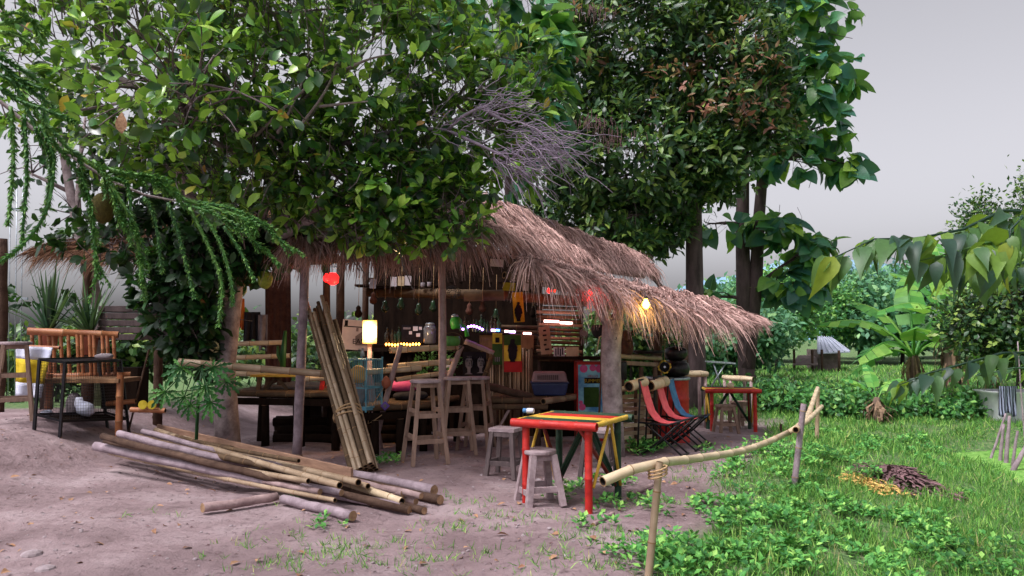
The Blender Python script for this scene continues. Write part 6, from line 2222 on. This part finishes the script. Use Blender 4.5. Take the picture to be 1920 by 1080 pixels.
for px, py, y, dx, dz, s_ in ((385, 725, 8.1, .3, -1, .30), (400, 690, 8.1, 1, -.6, .30), (345, 745, 8.1, -.3, -1, .22), (356, 760, 8.0, 0, -1, .2), (395, 755, 8.0, .2, -1, .26), (310, 735, 8.3, -.6, -.7, .26), (425, 715, 8.2, 1, -.7, .24), (340, 690, 8.1, -.5, -.6, .3)):
    c = P(px, py, y)
    obj('leaf', papaya_leaf(c, (dx, -.4, dz), (.2, -1, .5), s_ * .8), 'leaf_papaya', pp)
    obj('leaf_stalk', MB().tube([P(380, 685, 8.35), c.lerp(P(380, 685, 8.35), .5) + V((0, -.05, .05)), c], .006, 5), 'leaf_papaya', pp)

# ---- far benches and folding stand
def simple_bench(label, a, b, depth, z, mats):
    t = thing('bamboo_bench', label, 'bench', V((a.x, a.y, T(a.x, a.y))), 'benches by the tall trunks')
    for i in range(4):
        o_ = V((0, depth * i / 3, 0))
        obj('bamboo_slat', MB().bamboo([V((a.x, a.y, z)) + o_, V((b.x, b.y, z)) + o_], depth / 9, 8), mats, t)
    for p in (a, b):
        for o_ in (0, depth):
            gz = T(p.x, p.y + o_)
            p2 = p.lerp(a if p is b else b, .08)
            obj('leg', MB().tube([V((p2.x, p2.y + o_, gz - .03)), V((p2.x, p2.y + o_, z - .03))], .03, 8, wob=.05), 'log_pink', t)
simple_bench('bamboo bench before the straight trunk', P(1276, 702, 12.6), P(1326, 700, 12.8), .4, P(1300, 702, 12.7).z, BP)
simple_bench('bamboo bench at the foot of the twin trunk', P(1366, 708, 14.5), P(1412, 713, 14.2), .4, P(1390, 710, 14.4).z, BP)
ib = thing('folding_stand', 'pale folding stand with crossed legs behind the far table', 'folding stand', on(1345, 13.6))
obj('top', MB().beam(P(1326, 678, 13.6), P(1375, 681, 13.6), .3, .025), 'grey_metal', ib)
for a, b in (((1338, 682), (1352, 724)), ((1360, 682), (1334, 724))):
    for dy in (-.1, .1):
        obj('leg', MB().tube([P(a[0], a[1], 13.6 + dy), P(b[0], b[1], 13.6 + dy)], .014, 7), 'grey_metal', ib)
# horseshoe rings on the straight trunk
for py in (619, 630):
    c = P(1313, py, 16.25)
    tag(obj('iron_ring', MB().tube([c + V((math.cos(k * .3307) * .06, 0, math.sin(k * .3307) * .055)) for k in range(20)], .014, 6, False), 'black_metal'), ['upper', 'lower'][py > 620] + ' dark iron ring fixed to the straight trunk', 'ring')
for py in (617, 634):
    c = P(1152, py, 8.76)
    tag(obj('iron_ring', MB().tube([c + V((math.cos(k * .3307) * .022, 0, math.sin(k * .3307) * .022)) for k in range(20)], .006, 6, False), 'black_metal'), ['upper', 'lower'][py > 620] + ' small dark ring on the forked trunk post', 'ring')

# ---- bamboo fence on the right
def fpost(a, b, r, mats, label, kind='bamboo'):
    tag(pole('fence_post', a, b, r, mats, None, r * .92, kind, sides=11), label, 'fence post', 'fence posts along the grass bank')
fpost(on(1208, 4.3) - V((0, 0, .05)), P(1237, 866, 4.3), .022, BB, 'yellow bamboo fence post nearest the camera')
fpost(G(1486, 922) - V((0, 0, .05)), P(1507, 757, G(1486, 922).y), .028, LG, 'grey leaning wooden fence post in the weeds')
fpost(G(1531, 826) - V((0, 0, .05)), P(1534, 728, G(1531, 826).y), .028, BB, 'thin fence post at the far bend of the rail')
fpost(G(1464, 818) - V((0, 0, .05)), P(1464, 795, G(1464, 818).y), .02, LB, 'short stake beneath the rail')
mb = MB()
fy = G(1486, 922).y
def smooth(pts, k=6):
    pts = [V(p) for p in pts]
    out = []
    for i in range(len(pts) - 1):
        p0, p1, p2, p3 = pts[max(i - 1, 0)], pts[i], pts[i + 1], pts[min(i + 2, len(pts) - 1)]
        for j in range(k):
            t = j / k
            out.append(.5 * ((2 * p1) + (p2 - p0) * t + (2 * p0 - 5 * p1 + 4 * p2 - p3) * t * t + (3 * p1 - p0 - 3 * p2 + p3) * t ** 3))
    return out + [pts[-1]]
mb.bamboo(smooth([P(1130, 903, 4.08), P(1175, 884, 4.18), P(1228, 869, 4.32), P(1310, 859, 5.0), P(1400, 843, 6.0), P(1470, 815, 6.9), P(1512, 790, fy + .2), P(1541, 762, 9.1)]), .027, 12, gap=.34, r1=.023)
tag(obj('fence_rail', mb, BP), 'long bowed bamboo fence rail with dark hollow near end', 'fence rail', 'bamboo fence rails')
mb = MB().bamboo([P(1492, 806, fy - .1), P(1516, 778, fy + .9), P(1533, 728, 9.7)], .028, 11, gap=.36, r1=.025)
tag(obj('fence_rail', mb, BP), 'second bamboo rail slanting up at the far bend', 'fence rail', 'bamboo fence rails')
mb = MB()
c = P(1233, 872, 4.3)
for k in range(3):
    mb.tube([c + V((math.cos(j * .3307) * .05, math.sin(j * .3307) * .055, -.02 - .018 * k + .015 * math.cos(j * .33))) for j in range(20)], .006, 5, False)
tag(obj('rope_lashing', mb, 'rope'), 'rope lashing tying rail to the nearest fence post', 'rope')

# ---- tub, towel and stakes on the right
tg = on(1905, 13.6)
tb = thing('white_tub', 'white bathtub standing on the bank at the right edge', 'tub', tg)
vv, ff = [], []
prof = [(.0, .72, .30), (.22, .76, .33), (.5, .84, .38), (.54, .90, .42), (.55, .90, .42), (.55, .80, .34), (.2, .70, .27), (.1, .6, .2)]
n = 28
for z, a_, b_ in prof:
    for k in range(n):
        t_ = 2 * math.pi * k / n
        sg = lambda v: math.copysign(abs(v) ** .45, v)
        vv.append(tg + V((.35, .2, 0)) + V((sg(math.cos(t_)) * a_, sg(math.sin(t_)) * b_, z)))
for i in range(len(prof) - 1):
    for k in range(n):
        ff.append((i * n + k, i * n + (k + 1) % n, (i + 1) * n + (k + 1) % n, (i + 1) * n + k))
ff.append([(len(prof) - 1) * n + k for k in range(n)])
obj('shell', MB().add(vv, ff, 0, True), 'tub_white', tb, bevel=0)
def stripe_mat():
    m, n_, l, bs = newmat('striped_cloth')
    tc = n_.new('ShaderNodeTexCoord')
    wv = n_.new('ShaderNodeTexWave')
    wv.inputs['Scale'].default_value = 9
    wv.inputs['Distortion'].default_value = 1.5
    l.new(tc.outputs['Object'], wv.inputs['Vector'])
    r = ramp(n_, [(.4, C('1c1a2c')), (.55, C('9aa0bc'))])
    l.new(wv.outputs['Fac'], r.inputs[0])
    l.new(r.outputs[0], bs.inputs['Base Color'])
    bs.inputs['Roughness'].default_value = .9
    MATS['striped_cloth'] = m
stripe_mat()
yy = tg.y - .25
hang_cloth('striped_cloth', 'dark blue and white striped cloth hanging over the tub', 1872, 724, 1906, 778, yy, 'striped_cloth', 'cloth', 5, -.1)
def stake(px0, py0, px1, py1, y, r, label):
    a = P(px0, py0, y)
    a.z = min(a.z, T(a.x, y)) - .05
    tag(pole('grey_stake', a, P(px1, py1, y), r, LG, None, r * .7, 'log', sides=8), label, 'stake', 'grey stakes by the pond')
stake(1852, 842, 1886, 775, 11.2, .02, 'leaning grey stake left of the others by the pond')
stake(1872, 842, 1882, 795, 11.0, .028, 'short stout stake second from the left by the pond')
stake(1884, 850, 1893, 780, 10.8, .03, 'upright grey stake under the striped cloth')
stake(1896, 855, 1908, 808, 10.5, .024, 'forked grey stake near the right edge')
stake(1893, 862, 1930, 825, 10.2, .035, 'thick slanting grey stake lowest at the right edge')
tag(pole('pale_pole', on(1916, 10.3), P(1908, 640, 10.3), .012, LG, None, .008, 'log', sides=6), 'thin upright stick in front of the tub', 'stick')

# ---- tin-roofed hut in the meadow
hg = on(1545, 38)
hu = thing('field_hut', 'small field hut with pale tin roof across the meadow', 'hut', hg)
def slab_roof(q, th, mat, par):
    q = [V(p) for p in q]
    return obj('roof', MB().add(q + [p - V((0, 0, th)) for p in q], [(0, 1, 2, 3), (7, 6, 5, 4), (0, 4, 5, 1), (1, 5, 6, 2), (2, 6, 7, 3), (3, 7, 4, 0)]), mat, par)
wl0, wl1 = P(1540, 690, 37.2), P(1580, 690, 37.2)
obj('wall', MB().box(V(((wl0.x + wl1.x) / 2, 38.2, T(wl0.x, 38) + .5)), (wl1.x - wl0.x, 1.6, 1.0)), 'mud_wall', hu)
slab_roof([P(1533, 662, 36.6), P(1594, 659, 36.6), P(1558, 633, 38.8), P(1533, 630, 38.8)], .05, 'tin_roof', hu)
slab_roof([P(1486, 683, 36.4), P(1534, 683, 36.4), P(1530, 665, 38.4), P(1496, 666, 38.4)], .05, 'mud_wall', hu)
for k in range(7):
    t0 = k / 6
    e0, e1 = P(1533, 662, 36.6).lerp(P(1594, 659, 36.6), t0), P(1533, 630, 38.8).lerp(P(1558, 633, 38.8), t0)
    obj('roof_rib', MB().tube([e0 + V((0, 0, .02)), e1 + V((0, 0, .02))], .03, 5), 'tin_roof', hu)
for px in (1488, 1522, 1540, 1572):
    f = on(px, 36.6)
    obj('post', MB().tube([f, f + V((0, 0, 1.0))], .06, 7), 'log_brown', hu)
g = on(1262, 33)
h2 = thing('distant_shed', 'small grey shed glimpsed far behind under the awning', 'hut', g)
obj('wall', MB().box(g + V((0, 0, .5)), (2.2, 1.4, 1.0)), 'wood_dark', h2)
obj('roof', MB().add([g + V((-1.4, -1, .95)), g + V((1.4, -1, .95)), g + V((1.0, 0, 1.9)), g + V((-.8, 0, 1.9)), g + V((1.4, 1, .95)), g + V((-1.4, 1, .95))], [(0, 1, 2, 3), (3, 2, 4, 5), (1, 4, 2), (0, 3, 5)]), 'tin_roof', h2)

# ================================================================== GROUND COVER
hx = P(1690, 905, 0).x
hp = G(1690, 905)
tm_ = leaf_tmpl('lance', .14, .2, .05, 2)
N = 900
pos = np.stack([hp.x + rng.normal(size=N) * .20, hp.y + rng.normal(size=N) * .27, np.zeros(N)], 1)
rr = np.sqrt(((pos[:, 0] - hp.x) / .35) ** 2 + ((pos[:, 1] - hp.y) / .45) ** 2)
pos[:, 2] = np.array([T(x, y) for x, y in pos[:, :2]]) + np.maximum(0, .14 * (1 - rr)) + .03
d = rnd_dirs(N) * np.array([1, 1, .1])
o = npobj('leaf_heap', *scatter(tm_, pos, d, rnd_dirs(N) * .4 + np.array([0, 0, 1.0]), rng.uniform(.06, .16, N)), 'litter_heap', stuff=True)
tag(o, 'heap of dead brown leaves on the grass', 'leaf heap')
N = 260
q = G(1630, 912)
pos = np.stack([q.x + rng.normal(size=N) * .13, q.y + rng.normal(size=N) * .18, np.zeros(N)], 1)
pos[:, 2] = np.array([T(x, y) for x, y in pos[:, :2]]) + .035
d = rnd_dirs(N) * np.array([1, 1, .1])
o = npobj('straw_scatter', *scatter(tm_, pos, d, rnd_dirs(N) * .4 + np.array([0, 0, 1.0]), rng.uniform(.05, .12, N)), 'straw_pale', stuff=True)
tag(o, 'pale yellow straw beside the dead leaf heap', 'straw')

def blade_tmpl():
    return np.array([(-.5, 0, 0), (.5, 0, 0), (.38, .55, .06), (-.38, .55, .06), (0, 1, .26)]) * np.array([.07, 1, 1]), [(0, 1, 2, 3), (3, 2, 4)]
def grass_patch(name, x0, x1, y0, y1, n, hmin, hmax, wmul, label, thr=.25):
    xx, yy = rng.uniform(x0, x1, n), rng.uniform(y0, y1, n)
    g = np.array([grass_amt(x, y) for x, y in zip(xx, yy)])
    zz = np.array([T(x, y) for x, y in zip(xx, yy)])
    patch = np.array([.5 + .5 * hash_noise(x * 2.3 + 5, y * 2.1) for x, y in zip(xx, yy)])
    k = (g * (.25 + .85 * patch) > rng.uniform(thr * .3, .95, n)) & (zz > -.40)
    xx, yy, zz = xx[k], yy[k], zz[k]
    px_, py_, zc = project(np.stack([xx, yy, zz], 1))
    k = (px_ > -60) & (px_ < 1990) & (py_ < 1130)
    xx, yy, zz = xx[k], yy[k], zz[k]
    m_ = len(xx)
    pos = np.stack([xx, yy, zz - .01], 1)
    d = rng.normal(size=(m_, 3)) * .42 + np.array([0, 0, 1.0])
    up = rng.normal(size=(m_, 3)) * np.array([1, 1, .1])
    hh = rng.uniform(hmin, hmax, m_) * (.6 + .6 * np.array([.5 + .5 * hash_noise(x * 3.1, y * 2.7 + 2) for x, y in zip(xx, yy)]))
    o = npobj(name, *scatter(blade_tmpl(), pos, d, up, hh, np.full(m_, wmul)), 'grass', stuff=True)
    o['label'] = label
grass_patch('grass', .4, 8.5, 3.8, 9, 90000, .05, .15, 1.0, 'short green grass on the bank right of the fence')
grass_patch('grass', 2.0, 13, 9, 16, 60000, .06, .17, 1.5, 'rough grass sloping to the pond and hedge')
grass_patch('grass', 0, 34, 16, 42, 50000, .10, .25, 2.6, 'far meadow grass in front of the field hut')
# broad-leaved weeds
def weeds(name, label, spots, mat, leafk=.05):
    P_, A_ = [], []
    for px, py, rx, ry, n, h in spots:
        c = G(px, py)
        subs = [(c.x + random.gauss(0, rx * 1.15), c.y + random.gauss(0, ry * 1.15), random.uniform(.04, .11), random.uniform(.4, 1.3)) for _ in range(max(2, n // 13))] if n > 60 else [(c.x, c.y, (rx + ry) / 2, 1)]
        for _ in range(n):
            sx_, sy_, sr_, sh_ = random.choice(subs)
            x, y = sx_ + random.gauss(0, sr_), sy_ + random.gauss(0, sr_)
            if T(x, y) < -.40:
                continue
            hh = h * sh_ * random.uniform(.25, 1) * max(.3, 1 - ((x - c.x) ** 2 / (rx * rx * 6) + (y - c.y) ** 2 / (ry * ry * 6)))
            P_.append((x, y, T(x, y) + hh))
            A_.append((random.gauss(0, .25), random.gauss(0, .25) - .15, 1))
    ps, ax = np.array(P_), np.array(A_)
    ax /= np.linalg.norm(ax, axis=1, keepdims=True)
    pos, d, up, sz = rosette(ps, ax, 6, 1.3, (leafk * .7, leafk * 1.25), .012)
    s1 = scatter(leaf_tmpl('ovate', .33, .15, .06, 1), pos, d, up, sz)
    o = npobj(name, *s1, mat, stuff=True)
    o['label'] = label
    return o
weeds('weeds', 'leafy green weeds along the dirt edge and under the fence', [
    (1260, 1040, .16, .2, 110, .18), (1290, 1085, .2, .2, 87, .16), (1420, 1000, .2, .28, 140, .15), (1500, 980, .2, .3, 120, .13), (1480, 860, .35, .5, 208, .16), (1430, 890, .22, .4, 140, .13),
    (1540, 880, .4, .6, 174, .13), (1560, 960, .25, .3, 87, .10), (1640, 1000, .3, .3, 100, .12), (1600, 830, .5, .8, 174, .12), (1750, 980, .4, .5, 100, .08), (1700, 840, .7, .9, 168, .10), (1400, 960, .16, .22, 73, .12), (1380, 1060, .2, .2, 60, .10), (1550, 1060, .25, .2, 87, .12), (1720, 1060, .4, .25, 80, .10), (1850, 1040, .3, .3, 40, .08)], 'weed', .05)
weeds('weeds', 'small weeds sprouting at posts, stools and the pole pile', [
    (722, 872, .09, .07, 20, .12), (1052, 940, .05, .06, 14, .16), (1068, 915, .06, .08, 12, .08), (1195, 850, .14, .12, 60, .16), (1220, 845, .12, .1, 40, .12), (1150, 905, .16, .15, 26, .06), (1170, 950, .2, .2, 40, .05), (745, 862, .12, .06, 12, .06), (1330, 845, .25, .2, 20, .05), (620, 985, .12, .08, 8, .04)], 'weed', .05)
# sparse tufts on soil
N = 0
pp_ = []
for px, py, n in ((620, 1030, 40), (560, 1060, 36), (840, 985, 26), (760, 1020, 22), (700, 1050, 24), (500, 1010, 14), (980, 970, 24), (1100, 1000, 26), (1150, 1010, 40), (1060, 1040, 16), (1180, 1060, 34), (900, 1040, 14), (1000, 1065, 10), (820, 1060, 12), (420, 1040, 8), (300, 960, 6), (1270, 900, 26), (1330, 880, 22), (560, 940, 14), (860, 940, 14), (1240, 940, 40)):
    c = G(px, py)
    for _ in range(n):
        pp_.append((c.x + random.gauss(0, .18), c.y + random.gauss(0, .14)))
base = np.array(pp_)
pos = np.repeat(base, 7, 0) + rng.normal(size=(len(base) * 7, 2)) * .018
z = np.array([T(x, y) for x, y in pos])
pos = np.concatenate([pos, z[:, None] - .005], 1)
d = rng.normal(size=pos.shape) * .6 + np.array([0, 0, .9])
o = npobj('grass_tufts', *scatter(blade_tmpl(), pos, d, rng.normal(size=pos.shape), rng.uniform(.025, .075, len(pos)), np.full(len(pos), 1.2)), 'grass', stuff=True)
o['label'] = 'sparse small grass tufts on the bare soil'
# leaf litter, twigs and pebbles on the soil
def on_soil(n, x0=-6, x1=3, y0=3.8, y1=12):
    out = []
    while len(out) < n:
        x, y = random.uniform(x0, x1), y0 + (y1 - y0) * random.random() ** 1.4
        if grass_amt(x, y) < .5:
            out.append((x, y, T(x, y)))
    return np.array(out)
pos = on_soil(420)
pos[:, 2] += .012
o = npobj('leaf_litter', *scatter(leaf_tmpl('ovate', .26, .25, .08, 2), pos, rnd_dirs(len(pos)) * np.array([1, 1, .2]), rnd_dirs(len(pos)) * .5 + np.array([0, 0, 1.0]), rng.uniform(.025, .085, len(pos))), 'dry_leaf', stuff=True)
o['label'] = 'dry fallen leaves scattered over the bare soil'
pos = on_soil(2600, -6, 3, 3.6, 10)
pos[:, 2] += .006
o = npobj('soil_debris', *scatter(leaf_tmpl('lance', .22, .2, .08, 1), pos, rnd_dirs(len(pos)) * np.array([1, 1, .15]), rnd_dirs(len(pos)) * .6 + np.array([0, 0, 1.0]), rng.uniform(.008, .04, len(pos)) * rng.uniform(.4, 1.1, len(pos))), 'litter_heap', stuff=True)
o['label'] = 'dark crumbs and twig bits on the bare soil'
ico = MB()
ico.lathe([(.35, -.3), (.9, -.15), (1, .1), (.7, .42), (.2, .52)], (0, 0, 0), 7)
pv = np.array(ico.v)
pos = on_soil(2600)
o = npobj('pebbles', *scatter((pv, ico.f), pos, rnd_dirs(len(pos)) * np.array([1, 1, .15]), np.tile([0, 0, 1.0], (len(pos), 1)) + rnd_dirs(len(pos)) * .3, rng.uniform(.003, .014, len(pos)) * rng.uniform(.5, 1.4, len(pos))), 'stone', stuff=True)
o['label'] = 'pebbles and soil crumbs strewn over the bare ground'
for px, py, s_, lab in ((60, 1040, .05, 'flat stone in the lower left corner'), (85, 1068, .045, 'second stone near the lower left corner'), (1010, 900, .03, 'small stone beneath the table')):
    c = G(px, py)
    o = obj('rock', MB().lathe([(.9 * s_, -.3 * s_), (1.25 * s_, 0), (1.1 * s_, .3 * s_), (.6 * s_, .48 * s_), (.1 * s_, .52 * s_)], c, 9, smooth=False), 'stone')
    tag(o, lab, 'stone', 'loose stones')
